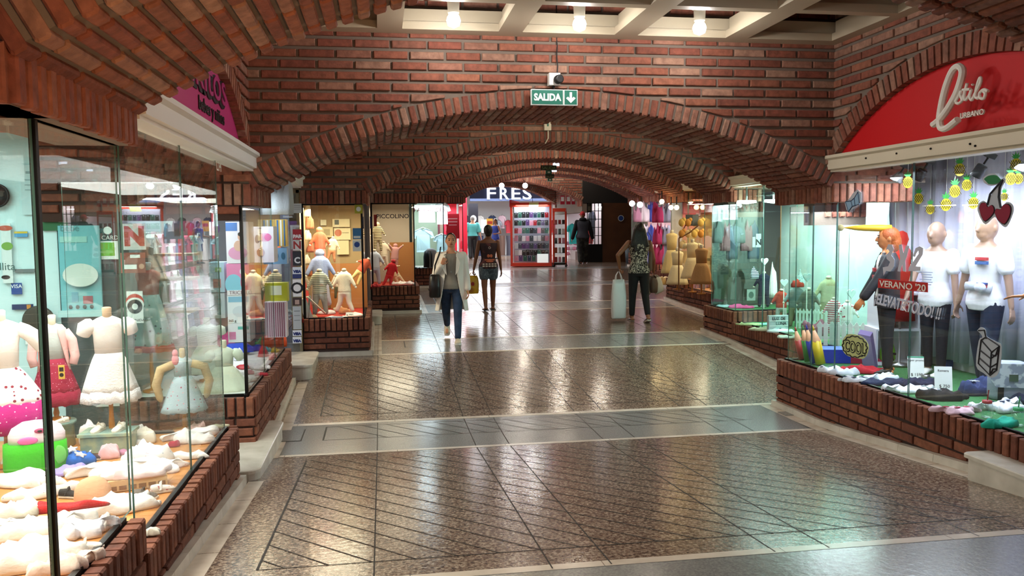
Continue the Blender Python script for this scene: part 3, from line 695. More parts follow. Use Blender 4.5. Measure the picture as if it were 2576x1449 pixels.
def body(g, skin, parent, face=None, w=1, d=1, curl=(.6, .6), feet=True, vox=.0075, headturn=0, hd=None, legs=True, name='body', palms=((1, 0, 0), (-1, 0, 0)), heads=1.0):
    H = g.H; mb = MB(); mb.loft(sh_(torso_rings(H, w, d, lean=g.lean), g.dz))
    for i in (0, 1):
        if legs:
            cap(mb, g.hip[i], g.knee[i], .052*H*w, .033*H, 14); cap(mb, g.knee[i], g.knee[i]*.6+g.ank[i]*.4, .031*H, .031*H, 12); cap(mb, g.knee[i]*.6+g.ank[i]*.4, g.ank[i], .031*H, .021*H, 12)
            if feet:
                a = g.footang[i]*.6 if g.footang[i] < 0 else 0
                f = Vector((0, cos(a), sin(a))); t = g.ank[i]+Vector((0, -.01*H, -.012*H)); cap(mb, t-f*.015*H+Vector((0, 0, -.006*H)), t+f*.085*H+Vector((0, 0, -.012*H)), .019*H, .013*H, 10, (1.25, .8))
        cap(mb, g.sh[i], g.el[i], .030*H, .022*H, 12); cap(mb, g.el[i], g.wr[i], .0225*H, .0145*H, 12)
        dd = (g.wr[i]-g.el[i]).normalized(); hand(mb, g.wr[i], dd if not hd or not hd[i] else Vector(hd[i]), H, palms[i], curl[i], 1 if i else -1)
    # neck and head
    R = Matrix.Rotation(headturn, 3, 'Z'); c = Vector((0, g.lean*.43*H+.004*H, .932*H+g.dz)); k = heads
    cap(mb, (0, g.lean*.35*H-.004*H, .83*H+g.dz), c+Vector((0, -.004*H, -.02*H)), .033*H, .032*H, 12)
    mb.ell(c, (.0455*H*k, .056*H*k, .066*H*k), 18, 12); mb.ell(c+R @ Vector((0, .017*H, -.030*H))*k, (.034*H*k, .036*H*k, .036*H*k), 14, 9)
    for s in (-1, 1): mb.ell(c+R @ Vector((s*.047*H, -.004*H, -.004*H))*k, (.007*H*k, .012*H*k, .017*H*k), 8, 6)
    cap(mb, c+R @ Vector((0, .052*H, .008*H))*k, c+R @ Vector((0, .062*H, -.014*H))*k, .006*H*k, .009*H*k, 8)
    o = mb.build(name, skin, parent); remesh(o, vox)
    g.head = c; g.R = R
    if face:
        fm_, lip = face
        for s in (-1, 1):
            e = MB(); e.ell(c+R @ Vector((s*.019*H, .052*H, .004*H))*k, (.0085*H*k, .004*H*k, .0045*H*k), 8, 6, 0); e.build('eye', fm_, o, True)
            e = MB(); cap(e, c+R @ Vector((s*.010*H, .054*H, .016*H))*k, c+R @ Vector((s*.029*H, .048*H, .018*H))*k, .0026*H*k, .002*H*k, 6); e.build('eyebrow', fm_, o, True)
        e = MB(); p = c+R @ Vector((0, .054*H, -.034*H))*k; e.ell(p, (.015*H*k, .005*H*k, .005*H*k), 10, 6); e.build('mouth', lip, o, True)
    return o
def limb_cover(mb, g, i, pad, to=1.0, kind='leg', r=(.052, .036, .026)):
    H = g.H; a, b, c = (g.hip[i], g.knee[i], g.ank[i]) if kind == 'leg' else (g.sh[i], g.el[i], g.wr[i])
    if to >= 1:
        cap(mb, a, b, r[0]*H+pad, r[1]*H+pad, 14); e = b+(c-b)*(to-1); re = r[1]+(r[2]-r[1])*(to-1); cap(mb, b, e, r[1]*H+pad, re*H+pad, 14)
    else: e = a+(b-a)*to; cap(mb, a, e, r[0]*H+pad, (r[0]+(r[1]-r[0])*to)*H+pad, 14)
def trousers(g, m, parent, pad=.006, to=1.85, r=(.054, .036, .026), name='trousers', top=.60, w=1, vox=.009):
    mb = MB(); mb.loft(sh_(torso_rings(g.H, w, w, 0, top, pad, g.lean), g.dz))
    for i in (0, 1): limb_cover(mb, g, i, pad, to, 'leg', r)
    return remesh(mb.build(name, m, parent), vox, 2)
def shirt(g, m, parent, pad=.008, sl=.5, z0=.5, z1=.825, r=(.034, .026, .02), name='top', w=1, d=1, vox=.009, hem=0):
    mb = MB(); rs = torso_rings(g.H, w, d, z0, z1, pad, g.lean)
    if hem:
        c = sum(rs[0], Vector())/20; rs[0] = [c+(p-c)*(1+hem) for p in rs[0]]; rs[1] = [c+Vector((0, 0, p.z-c.z))+(p-c-Vector((0, 0, p.z-c.z)))*(1+hem*.5) for p in rs[1]]
    mb.loft(sh_(rs, g.dz))
    for i in (0, 1):
        if sl > 0: limb_cover(mb, g, i, pad, sl, 'arm', r)
    return remesh(mb.build(name, m, parent), vox, 2)
def shoe_pair(g, m, parent, name='shoe', sole=None, h=1.0, heel=0):
    H = g.H
    for i in (0, 1):
        a = g.footang[i]*.7 if g.footang[i] < 0 else 0; f = Vector((0, cos(a), sin(a))); u = Vector((0, -sin(a), cos(a))); s = Vector((1, 0, 0)); base = g.ank[i]-u*.036*H
        mb = MB(); rings = []
        for t, wd, hh in ((-.030, .012, .02), (-.027, .021, .034), (-.01, .024, .045), (.02, .025, .04), (.05, .029, .028), (.085, .028, .022), (.105, .016, .014)):
            c = base+f*t*H; n = 12
            rings.append([c+s*wd*H*cos(2*pi*j/n)+u*(max(.0, hh*h*H*(.5+.5*sin(2*pi*j/n)))) for j in range(n)])
        mb.loft(rings); o = mb.build(name, m, parent, True)
        if sole:
            b = MB(); rr = [[c-u*heel for c in r_] for r_ in []]; pts = [(-.03, .018), (-.01, .024), (.03, .025), (.07, .03), (.1, .024), (.108, .012)]
            P = [base+f*t*H+s*wv*H-u*.006*H for t, wv in pts]+[base+f*t*H-s*wv*H-u*.006*H for t, wv in pts[::-1]]
            b.loft([[p-u*(.004*H) for p in P], [p+u*.012*H for p in P]]); b.build('sole', sole, o)
SK1 = mat('skin_light', '#c98f72', .55); SK2 = mat('skin_brown', '#6d4028', .5); SK3 = mat('skin_tan', '#8a5638', .5); HAIRB = mat('black_hair', '#120c0a', .45, bump=(90, .6)); HAIRD = mat('dark_hair', '#1d120d', .4, bump=(90, .6)); HAIRG = mat('grey_hair', '#8c8680', .6, bump=(90, .6))
EYE = mat('eye_dark', '#2a1812', .3); LIP = mat('lips', '#94473f', .5)
def person(label, px, py, H, rz, legs, hands, lean=0, bends=None):
    p = Vector((0, 0, 0)); y = 12
    for _ in range(20): p = at(px, py, Z=fz(y)); y = p.y
    t = thing('person', label, 'person', (p.x, p.y, p.z), rz); return t, pose(H, legs, hands, lean=lean, bends=bends)
# --- woman in the white coat, walking towards the camera
t, g = person('woman in a long white coat and blue jeans walking towards the viewer', 1138, 857, 1.53, pi-.12, ((.30, .05), (-.30, .62)), ((-.150, .04, .485), (.085, .105, .715)), bends=(None, (.35, -.35, -1)))
b = body(g, SK1, t, (EYE, LIP), headturn=.1, curl=(.7, 1.6), w=.9, palms=((1, 0, 0), (0, -1, 0)), hd=(None, (-.3, .2, .5)))
trousers(g, mat('blue_denim', '#1b2b45', .85, noise=(7, '#30466a', .4, .7)), b, .008, 1.93, (.050, .034, .024), 'jeans', .60, .92)
shirt(g, mat('grey_jersey', '#8a837c', .9), b, .014, 0, .49, .815, name='grey_top', w=.93)
def coat(g, m, parent):
    H = g.H; mb = MB(); rings = []
    for z, rx, ry, gap in ((.29, .155, .105, .9), (.36, .145, .098, .85), (.45, .135, .09, .7), (.53, .125, .084, .6), (.62, .112, .078, .5), (.70, .116, .08, .45), (.77, .124, .078, .42), (.81, .112, .062, .4), (.838, .060, .048, .5)):
        n = 26; r = []
        for j in range(n):
            a = pi/2+gap+(2*pi-2*gap)*j/(n-1); q = 1+.03*sin(j*2.1+z*9); r.append(Vector((rx*H*q*cos(a), ry*H*q*sin(a), z*H+g.dz)))
        ri = [Vector((p.x*.93, p.y*.93, p.z)) for p in r[::-1]]
        rings.append(r+ri)
    mb.loft(rings)
    for i in (0, 1): limb_cover(mb, g, i, .008, 1.90, 'arm', (.033, .028, .024))
    return remesh(mb.build('coat', m, parent), .008, 2)
c = coat(g, mat('white_coat', '#e8e2dc', .85, bump=(30, .25)), b)
for s in (-1, 1):
    l = MB(); H = g.H; P = [Vector((s*.052*H, .066*H, .80*H+g.dz)), Vector((s*.085*H, .076*H, .73*H+g.dz)), Vector((s*.066*H, .086*H, .66*H+g.dz)), Vector((s*.040*H, .088*H, .62*H+g.dz)), Vector((s*.046*H, .082*H, .72*H+g.dz))]
    l.loft([P, [p+Vector((0, .006, 0)) for p in P]]); l.build('lapel', mat('white_lapel', '#efeae4', .85), c)
shoe_pair(g, mat('cream_sneaker', '#cfc2b0', .6), b, 'sneaker', WHITE)
h = MB(); h.ell(g.head+Vector((0, -.012, .012)), (.0495*g.H, .056*g.H, .064*g.H), 16, 10); h.ell(g.head+Vector((0, -.085, .0)), (.03, .03, .03), 10, 8)
remesh(h.build('hair', mat('brown_hair', '#20140f', .4, bump=(90, .5)), b), .008)
nk = MB(); nk.tube([(-.03, .112, .78*g.H+g.dz), (0, .118, .66*g.H+g.dz), (.03, .112, .78*g.H+g.dz)], .0022, 6); nk.ell((0, .12, .65*g.H+g.dz), (.012, .005, .016), 8, 6); nk.build('necklace', STEEL, b)
def handbag(label, loc, rz, m, w, h, d, strap, cat='bag'):
    t = thing('handbag', label, cat, loc, rz); mb = MB(); rings = []
    for z, q in ((0, .85), (.02, 1), (h*.5, 1.02), (h*.9, .92), (h, .7)):
        rings.append([Vector((w/2*q*math.copysign(abs(cos(a))**.5, cos(a)), d/2*q*math.copysign(abs(sin(a))**.6, sin(a)), z)) for a in [2*pi*i/20 for i in range(20)]])
    mb.loft(rings); mb.build('bag_body', m, t, True); s = MB(); s.tube(strap, .009, 8, flat=(1.3, .5)); s.build('strap', m, t, True); return t
handbag('black shoulder bag hanging at the hip of the woman in the white coat', (t.location.x-.235, t.location.y-.02, t.location.z+.62), pi-.1, mat('black_leather', '#161213', .35), .16, .32, .26, [(.0, 0, .31), (-.01, .08, .45), (-.07, .11, .60), (-.09, .05, .70), (-.06, -.06, .52), (0, -.03, .30)])
# --- woman in shorts with the yellow bag, walking away
t, g = person('woman in denim shorts and a patterned tank top walking away with a yellow bag', 1230, 780, 1.53, .05, ((-.14, .18), (.12, .05)), ((-.175, .03, .46), (.155, .02, .47)))
b = body(g, SK2, t, None, curl=(1.6, .6), w=.98, palms=((1, 0, 0), (-1, 0, 0)))
shirt(g, mat('tank_print', '#2c1722', .8, noise=(9, '#5a2a2e', .52, .6)), b, .012, 0, .49, .80, name='tank_top', w=1.0, hem=.1)
sh = trousers(g, mat('denim_shorts', '#3f4a57', .9, noise=(40, '#6f7f8e', .45, .8)), b, .010, .42, (.060, .05, .03), 'denim_shorts', .56, 1.0)
pr = MB(); H = g.H
def back(x, z): return Vector((x*H, -.088*H+.25*abs(x)**1.6*H, z*H+g.dz))
for z, n, hh, ww in ((.545, 5, .018, .028), (.52, 5, .018, .03)):
    for i in range(n): c_ = back(-.07+.035*i, z); pr.box(c_.x-ww*H/2, c_.y-.006, c_.z-hh*H/2, c_.x+ww*H/2*.7, c_.y+.004, c_.z+hh*H/2)
pr.build('tank_lettering', mat('print_grey', '#b9aba4', .8), sh.parent)
pr = MB(); pr.ell(back(-.015, .64), (.026, .005, .03), 12, 8); pr.ell(back(.018, .64), (.026, .005, .03), 12, 8); q = back(0, .595); pr.box(q.x-.09, q.y-.006, q.z-.012, q.x+.09, q.y+.006, q.z+.012); pr.ell(back(0, .575), (.07, .006, .016), 12, 8); pr.build('tank_print', mat('print_orange', '#c0694a', .8), b)
pr = MB(); pr.lathe([(.016, -.003), (.022, 0), (.016, .003)], (0, 0, 0), 16, cap=False); o = pr.build('tank_emblem', mat('print_pale', '#c9c0bb', .8), b); o.rotation_euler = (pi/2, 0, 0); o.location = back(0, .735)
hr = MB(); hr.ell(g.head+Vector((0, -.006, .014)), (.055*H, .062*H, .066*H), 16, 10); hr.ell(g.head+Vector((0, -.03, -.045)), (.04*H, .035*H, .045*H), 12, 8); remesh(hr.build('hair', HAIRB, b), .01)
for i in (0, 1):
    m_ = MB(); a = g.ank[i]; m_.obox(a+Vector((0, .045, -.052)), (.042, 0, 0), (0, .115, 0), (0, 0, .008)); o = m_.build('flip_flop', mat('flipflop', '#1c1416', .6), b)
    s_ = MB(); s_.tube([a+Vector((-.04, .03, -.045)), a+Vector((0, .085, -.02)), a+Vector((.04, .03, -.045))], .006, 6); s_.build('thong', WHITE if i else SK1, o)
W_ = Matrix.Rotation(.05, 3, 'Z') @ g.wr[0]+t.location
def plastic_bag(label, loc, rz, m, w, h, d, name='plastic_bag', seed=1, hh=.10):
    rnd = random.Random(seed); t = thing(name, label, 'bag', loc, rz); mb = MB(); rings = []
    n = 22
    for z, q, e in ((-h, .86, .5), (-h+.02, .97, .9), (-h*.75, 1.02, 1.1), (-h*.5, 1, 1), (-h*.3, .9, .7), (-h*.18, .74, .45), (-hh, .6, .3)):
        rings.append([Vector((w/2*q*math.copysign(abs(cos(a))**.6, cos(a))*(1+rnd.uniform(-.04, .04)), d/2*e*math.copysign(abs(sin(a))**.8, sin(a))*(1+rnd.uniform(-.12, .12)), z)) for a in [2*pi*i/n for i in range(n)]])
    mb.loft(rings); o = mb.build('bag_body', m, t, True, fix=True)
    for s in (-1, 1):
        k = MB(); k.tube([(s*w*.22, 0, -hh-.01), (s*w*.16, .01, -hh*.5), (s*.01, 0, -.012)], [.03, .018, .010], 8, flat=(1.3, .35)); k.build('handle', m, t, True)
    return t
yb = mat('yellow_plastic', '#c99a10', .45)
t2 = plastic_bag('yellow carrier bag with a red badge held by the woman in denim shorts', (W_.x-.03, W_.y+.01, W_.z-.04), .05, yb, .24, .40, .08, 'shopping_bag', 3)
e = MB(); e.ell((0, -.055, -.22), (.032, .004, .036), 14, 8); e.build('badge', mat('badge_red', '#8c1c12', .6), t2)
e = MB()
for i in range(6): e.box(-.075, -.048, -.30-.014*i, .03 if i % 2 else .0, -.044, -.294-.014*i)
for i in range(8): a = 2*pi*i/8; e.box(.048*cos(a)-.004, -.056, -.22+.052*sin(a)-.004, .048*cos(a)+.004, -.050, -.22+.052*sin(a)+.004)
e.build('lettering', mat('badge_red', '#8c1c12', .6), t2)
# --- woman with the long hair and the white bag, walking away
t, g = person('woman with long dark hair, leaf-print top and black leggings carrying bags', 1607, 808, 1.60, -.03, ((.16, .05), (-.16, .28)), ((-.19, .04, .545), (.17, .06, .50)), bends=((-1, -.6, 0), None))
b = body(g, SK3, t, None, curl=(1.7, 1.7), w=.98)
trousers(g, mat('black_leggings', '#0d0c0e', .8), b, .008, 1.85, (.053, .034, .022), 'leggings', .56, 1.0)
lp = bpy.data.materials.new('leaf_print'); lp.use_nodes = True; nt = lp.node_tree; bb = nt.nodes['Principled BSDF']; tc = nt.nodes.new('ShaderNodeTexCoord'); v = nt.nodes.new('ShaderNodeTexNoise'); v.inputs['Scale'].default_value = 42; v.inputs['Detail'].default_value = 0; v.inputs['Distortion'].default_value = 1.5
r = nt.nodes.new('ShaderNodeValToRGB'); r.color_ramp.elements[0].position = .52; r.color_ramp.elements[1].position = .55; r.color_ramp.elements[0].color = (.008, .007, .007, 1); r.color_ramp.elements[1].color = (.55, .5, .4, 1)
nt.links.new(tc.outputs['Object'], v.inputs['Vector']); nt.links.new(v.outputs['Fac'], r.inputs['Fac']); nt.links.new(r.outputs['Color'], bb.inputs['Base Color']); bb.inputs['Roughness'].default_value = .8
shirt(g, lp, b, .012, 0, .49, .79, name='patterned_top', w=1.0, hem=.08)
H = g.H; hr = MB(); hr.ell(g.head+Vector((0, -.008, .012)), (.056*H, .064*H, .068*H), 16, 10)
for x_, l_ in ((-.075, .15), (-.045, .20), (-.015, .225), (.015, .22), (.045, .20), (.072, .15)): cap(hr, g.head+Vector((x_*.8, -.045, -.01)), g.head+Vector((x_*1.75-.01, -.092, -.02-l_*H)), .045, .030, 10)
cap(hr, g.head+Vector((-.05, -.02, -.03)), g.head+Vector((-.16, .0, -.30)), .03, .012, 8)
remesh(hr.build('hair', HAIRD, b), .010)
shoe_pair(g, mat('sandal', '#1a1414', .6), b, 'sandal', mat('pale_sole', '#b8aa9c', .6), .6, .02)
def wl(g, t, i): return Matrix.Rotation(t.rotation_euler.z, 3, 'Z') @ g.wr[i]+t.location
w0, w1 = wl(g, t, 0), wl(g, t, 1)
plastic_bag('tall white plastic bag held by the woman with long dark hair', (w0.x-.02, w0.y-.01, w0.z-.05), .1, mat('white_plastic', '#dcdcdc', .35), .25, .78, .12, 'shopping_bag', 5, .14)
for dx, dy, w_, h_, c_, l_ in ((-.07, .05, .2, .33, '#bdb9ae', 'pale grey carrier bag bunched in the other hand of the woman with long hair'), (.0, -.03, .13, .30, '#5c4536', 'brown bag between the two pale bags of the woman with long hair'), (.07, .02, .2, .32, '#c6c0b2', 'cream carrier bag on the outer side of the woman with long hair')):
    plastic_bag(l_, (w1.x+dx*.6, w1.y+dy, w1.z-.05), .3+dx*2, mat('bag_'+c_[1:], c_, .6), w_, h_, .09, 'shopping_bag', int(abs(dx)*100)+7, .05).rotation_euler[1] = -dx*4
s_ = handbag('slim beige shoulder bag on the back of the woman with long hair', (w1.x-.085, w1.y-.10, w1.z+.02), 0, mat('beige_leather', '#77614e', .6), .05, .33, .1, [(0, 0, .32), (.0, -.03, .55), (-.03, 0, .62)])
# --- man in the red cap
t, g = person('man in a red cap and grey and black hooded jacket walking away', 1466, 663, 1.66, -.05, ((-.12, .16), (.16, .05)), ((-.20, .03, .47), (.20, .02, .48)))
b = body(g, SK3, t, None, w=1.12, d=1.15, curl=(.8, .8), vox=.012)
trousers(g, mat('camo_trousers', '#191917', .9, noise=(9, '#34352c', .5, .6)), b, .022, 1.9, (.06, .048, .042), 'trousers', .58, 1.15, .014)
j = shirt(g, mat('grey_jacket', '#3c3f48', .85), b, .026, 0, .49, .815, name='jacket', w=1.18, d=1.25, vox=.014)
m_ = MB(); 
for i in (0, 1): limb_cover(m_, g, i, .014, 1.95, 'arm', (.040, .034, .028))
m_.ell(Vector((0, -.06, .845*g.H+g.dz)), (.13, .09, .07), 14, 8); remesh(m_.build('sleeves_and_hood', mat('black_knit', '#101014', .9), b), .014)
shoe_pair(g, BLACK, b)
m_ = MB(); m_.ell(g.head+Vector((0, 0, .03)), (.052*g.H, .062*g.H, .055*g.H), 14, 8); cap(m_, g.head+Vector((-.06, .06, .02)), g.head+Vector((-.075, .13, .01)), .035, .03, 10, (1.4, .25)); remesh(m_.build('red_cap', mat('red_cap', '#b0242a', .8), b), .01)
# --- man in the teal shirt
t, g = person('grey-haired man in a turquoise shirt and black trousers walking away', 1190, 651, 1.62, 0, ((-.05, .1), (.08, .03)), ((-.20, .02, .49), (.20, .02, .48)))
b = body(g, SK1, t, None, w=1.15, d=1.15, vox=.014)
trousers(g, BLACK, b, .02, 1.95, (.058, .046, .040), 'trousers', .60, 1.1, .014)
shirt(g, mat('turquoise_shirt', '#5fb8b4', .85), b, .022, .85, .53, .82, (.042, .036, .03), 'shirt', 1.15, 1.2, .014); shoe_pair(g, BLACK, b)
m_ = MB(); m_.ell(g.head+Vector((0, -.012, .01)), (.049*g.H, .054*g.H, .06*g.H), 14, 8); remesh(m_.build('hair', HAIRG, b), .012)
w0 = wl(g, t, 0); handbag('black bag in the hand of the man in the turquoise shirt', (w0.x-.02, w0.y, w0.z-.42), 0, BLACK, .3, .3, .1, [(-.06, 0, .28), (-.02, 0, .38), (.02, 0, .38), (.06, 0, .28)])
# --- shop assistant
t, g = person('dark-haired woman in a blue dress standing beside the phone case kiosk', 1247, 651, 1.52, 2.2, ((0, 0), (0, 0)), ((-.15, .12, .62), (.15, .12, .62)))
b = body(g, SK3, t, (EYE, LIP), vox=.014); m_ = MB(); m_.loft(sh_(torso_rings(g.H, 1.05, 1.05, .455, .82, .015), g.dz)); m_.lathe([(.13, .28*g.H), (.12, .4*g.H), (.14, .5*g.H)], (0, 0, g.dz), 18); remesh(m_.build('dress', mat('blue_dress', '#1e2f78', .8), b), .014)
m_ = MB(); m_.ell(g.head+Vector((0, -.015, .01)), (.052*g.H, .058*g.H, .066*g.H), 14, 8); m_.ell(g.head+Vector((0, -.07, -.08)), (.06, .04, .11), 10, 8); remesh(m_.build('hair', HAIRB, b), .012); shoe_pair(g, BLACK, b)
# ================================================================== signs, fittings, far end
def text(name, s, parent, O, U, V, size, m, ext=.003, align='LEFT', shear=0, off=0, sx=1.0, valign='BOTTOM_BASELINE', fit=None):
    cu = bpy.data.curves.new(name, 'FONT'); cu.body = s; cu.size = size; cu.extrude = ext; cu.align_x = align; cu.align_y = valign; cu.shear = shear; cu.offset = off; cu.resolution_u = 3
    o = bpy.data.objects.new(name+'_tmp', cu); COL.objects.link(o)
    me = bpy.data.meshes.new_from_object(o); bpy.data.objects.remove(o)
    me.name = name
    if fit: xs_ = [v.co.x for v in me.vertices]; sx = fit/(max(xs_)-min(xs_))
    me.materials.clear(); me.materials.append(m)
    U, V, O = Vector(U).normalized(), Vector(V).normalized(), Vector(O); N = U.cross(V)
    me.transform(Matrix(((U.x*sx, V.x, N.x, O.x), (U.y*sx, V.y, N.y, O.y), (U.z*sx, V.z, N.z, O.z), (0, 0, 0, 1))))
    r = bpy.data.objects.new(name, me); COL.objects.link(r)
    if parent is not None: r.parent = parent
    return r
def card(name, label, cat, c, U, V, w, h, m, t=.004, group=None, parts=()):
    """flat card/sticker/poster centred on c; parts: (name, u, v, w, h, material) blocks or ('text', str, u, v, size, material)"""
    U, V, c = Vector(U).normalized(), Vector(V).normalized(), Vector(c); N = U.cross(V)
    mb = MB(); mb.obox((0, 0, 0), U*w/2, V*h/2, N*t/2); o = mb.build(name, m, None, loc=c); tag(o, label, cat, group)
    for i, p in enumerate(parts):
        if p[0] == 'text': text('lettering', p[1], o, U*p[2]*w+V*p[3]*h+N*(t/2), U, V, p[4], p[5], .0012, 'CENTER', 0, p[6] if len(p) > 6 else 0, p[7] if len(p) > 7 else 1)
        elif p[0] == 'disc':
            b = MB(); P = [(p[2]*w+p[4]*cos(2*pi*k/24), p[3]*h+p[5]*sin(2*pi*k/24)) for k in range(24)]; b.poly(N*(t/2), U, V, N, P, .0015+.0006*i); b.build(p[1], p[6], o)
        else:
            b = MB(); b.obox(U*p[1]*w+V*p[2]*h+N*(t/2+.0008+.0004*i), U*p[3]*w/2, V*p[4]*h/2, N*.0008); b.build(p[0], p[5], o)
    return o
GREEN = mat('sign_green', '#0f6a56', .5); SW = mat('sign_white', '#e9eeea', .5)
# exit sign on the first arch
t = thing('exit_sign', 'green and white SALIDA exit sign with a down arrow over the first arch', 'sign', (1.41, 6.60, 2.85))
for a, b in ((-.19, .075), (.078, .192)):
    m_ = MB(); m_.box(a, -.012, -.062, b, .02, .062); m_.build('panel', SW, t); m_ = MB(); m_.box(a+.006, -.015, -.056, b-.006, -.011, .056); m_.build('green_face', GREEN, t)
text('lettering', 'SALIDA', t, (-.058, -.016, -.026), VX, VZ, .076, SW, .002, 'CENTER', 0, .0032, .88)
m_ = MB(); P = [(.135, -.045), (.175, -.006), (.158, .006), (.145, -.006), (.145, .042), (.125, .042), (.125, -.006), (.112, .006), (.095, -.006)]
m_.poly((0, -.015, 0), VX, VZ, (0, -1, 0), P, .003); m_.build('arrow', SW, t)
t = thing('security_camera', 'white security camera with a black lens just above the exit sign', 'camera', (1.415, 6.62, 2.99))
m_ = MB(); m_.box(-.045, -.03, -.04, .045, .05, .055); m_.build('housing', WHITE, t); m_ = MB(); m_.lathe([(.034, 0), (.036, .01), (.034, .05), (.024, .052), (.0, .046)], (0, 0, 0), 20); o = m_.build('lens', BLACK, t, True); o.rotation_euler = (pi/2, 0, .25); o.location = (.02, -.03, 0)
m_ = MB(); m_.tube([(0, .03, -.03), (0, .02, -.075)], .012, 8); m_.build('bracket', DARKM, t)
m_ = MB(); m_.tube([(1.448+.004*sin(i*1.9), 6.655-.01*sin(i), 3.05+i*.055) for i in range(12)], .005, 6); tag(m_.build('camera_cable', BLACK), 'thin black cable running up the brickwork from the white security camera', 'cable')
t = thing('emergency_light', 'small cream wall box with a conduit on the second arch', 'light', (2.17, 10.58, 3.13))
m_ = MB(); m_.box(-.045, -.03, -.07, .045, .03, .07); m_.build('box', CREAM, t); m_ = MB(); m_.tube([(.01, 0, -.07), (.01, 0, -.17), (-.02, .05, -.23)], .008, 8); m_.build('conduit', CREAM, t); m_ = MB(); m_.box(-.01, -.033, -.02, .01, -.03, .02); m_.build('switch', GREEN, t)
p = at(1382, 288, Y=7.6); m_ = MB(); m_.loft([[p+Vector(v) for v in ((-.05, 0, .03), (.07, 0, .03), (.07, .02, .03), (-.05, .02, .03))], [p+Vector(v) for v in ((-.075, -.03, -.03), (.055, -.03, -.03), (.055, .0, -.03), (-.075, .0, -.03))]]); tag(m_.build('mounting_plate', mat('grey_plate', '#6e665d', .6)), 'grey metal mounting plate at the crown of the first arch soffit', 'bracket')
for (px, py, w, Y, lab) in ((1380, 422, .30, 15.4, 'small dark SALIDA sign hanging in the middle of the vault'), (1383, 443, .21, 19.2, 'tiny pale green SALIDA sign farthest down the vault')):
    p = at(px, py, Y=Y); t = thing('exit_sign', lab, 'sign', p); m_ = MB(); m_.box(-w/2, -.01, -.045, w/2, .01, .045); m_.build('panel', mat('dark_green', '#1d2b1c', .5), t)
    text('lettering', 'SALIDA', t, (0, -.012, -.03), VX, VZ, w*.27, mat('luminous', '#8fa67a', .5), .002, 'CENTER'); m_ = MB(); m_.box(-.05, -.01, -.12, .06, .01, -.05); m_.build('arrow_plate', GREEN, t); m_ = MB(); m_.box(-.02, -.013, -.1, .03, -.01, -.07); m_.build('arrow', SW, t)
    m_ = MB(); m_.tube([(0, 0, .045), (0, 0, .3)], .006, 6); m_.build('hanger', DARKM, t)
for (px, py, Y, lab) in ((1399, 411, 15.7, 'white emergency lamp box beside the dark hanging exit sign'), (1394, 427, 19.3, 'lower white emergency lamp box above the tiny exit sign')):
    p = at(px, py, Y=Y); m_ = MB(); m_.box(p.x-.06, Y-.02, p.z-.05, p.x+.06, Y+.02, p.z+.04); tag(m_.build('emergency_lamp', em('lamp_white', '#dfe8ff', 1.2)), lab, 'light')
# ceiling lamps: socket hung in each coffer with a bare bulb
SOCK = mat('socket', '#c7b9a2', .5); BULB = em('bulb_glow', '#f2fbff', 30)
labs = ['bare bulb ceiling lamp in the coffer above the wall, nearest the pink sign', 'bare bulb ceiling lamp in the coffer right above the exit sign', 'bare bulb ceiling lamp in the coffer nearest the red sign', 'ceiling lamp of the second coffer row on the pink sign side', 'ceiling lamp of the second coffer row on the red sign side']
for (x, y), lb in zip(BULBS, labs):
    t = thing('ceiling_lamp', lb, 'lamp', (x, y, 3.48)); m_ = MB(); m_.tube([(0, 0, 0), (0, 0, .47)], .01, 6); m_.build('drop_rod', DARKM, t); m_ = MB(); m_.lathe([(.0, .0), (.085, 0), (.085, -.012), (.045, -.035), (.042, -.115), (.03, -.12)], (0, 0, 0), 20); o = m_.build('socket', SOCK, t, True)
    m_ = MB(); m_.lathe([(.028, -.118), (.045, -.145), (.052, -.17), (.042, -.205), (.0, -.225)], (0, 0, 0), 16, cap=False); m_.build('bulb', BULB, t, True)
# ------------------------------------------------------------------ shop name boards in the lunettes
red = fascia('shop_sign', 3.89, -1, 3.6, 6.68, 0, mat('red_board', '#c8060e', .65)); tag(red, 'red arched shop sign with raised white script lettering', 'sign')
SL = mat('letter_white', '#ece6dc', .5); S4 = 3.293
def crop4(x, y): return (2050+x/S4, y/S4)
def smooth_path(P, n=5):
    out = []
    for i in range(len(P)-1):
        a, b, c, d = P[max(0, i-1)], P[i], P[i+1], P[min(len(P)-1, i+2)]
        for k in range(n):
            t_ = k/n; out.append(tuple(.5*((2*b[j])+(-a[j]+c[j])*t_+(2*a[j]-5*b[j]+4*c[j]-d[j])*t_**2+(-a[j]+3*b[j]-3*c[j]+d[j])*t_**3) for j in range(len(b))))
    return out+[P[-1]]
def stroke(name, P, r, parent, m, X):
    pts = [at(*crop4(*q[:2]), X=X) for q in smooth_path(P)]; mb = MB(); n = len(pts)
    rs = [r]*n if not callable(r) else [r(i/(n-1)) for i in range(n)]
    mb.tube(pts, rs, 8, flat=(1, 1)); o = mb.build(name, m, parent); me = o.data; me.transform(Matrix.Translation((X, 0, 0)) @ Matrix.Scale(1.2, 4, (1, 0, 0)) @ Matrix.Translation((-X, 0, 0))); return o
stroke('script_letter_e', [(980, 1035), (1040, 985), (1110, 890), (1175, 770), (1215, 650), (1222, 580), (1188, 548), (1140, 590), (1090, 710), (1055, 850), (1035, 980), (1045, 1058), (1095, 1060), (1185, 990)], .022, red, SL, 3.80)
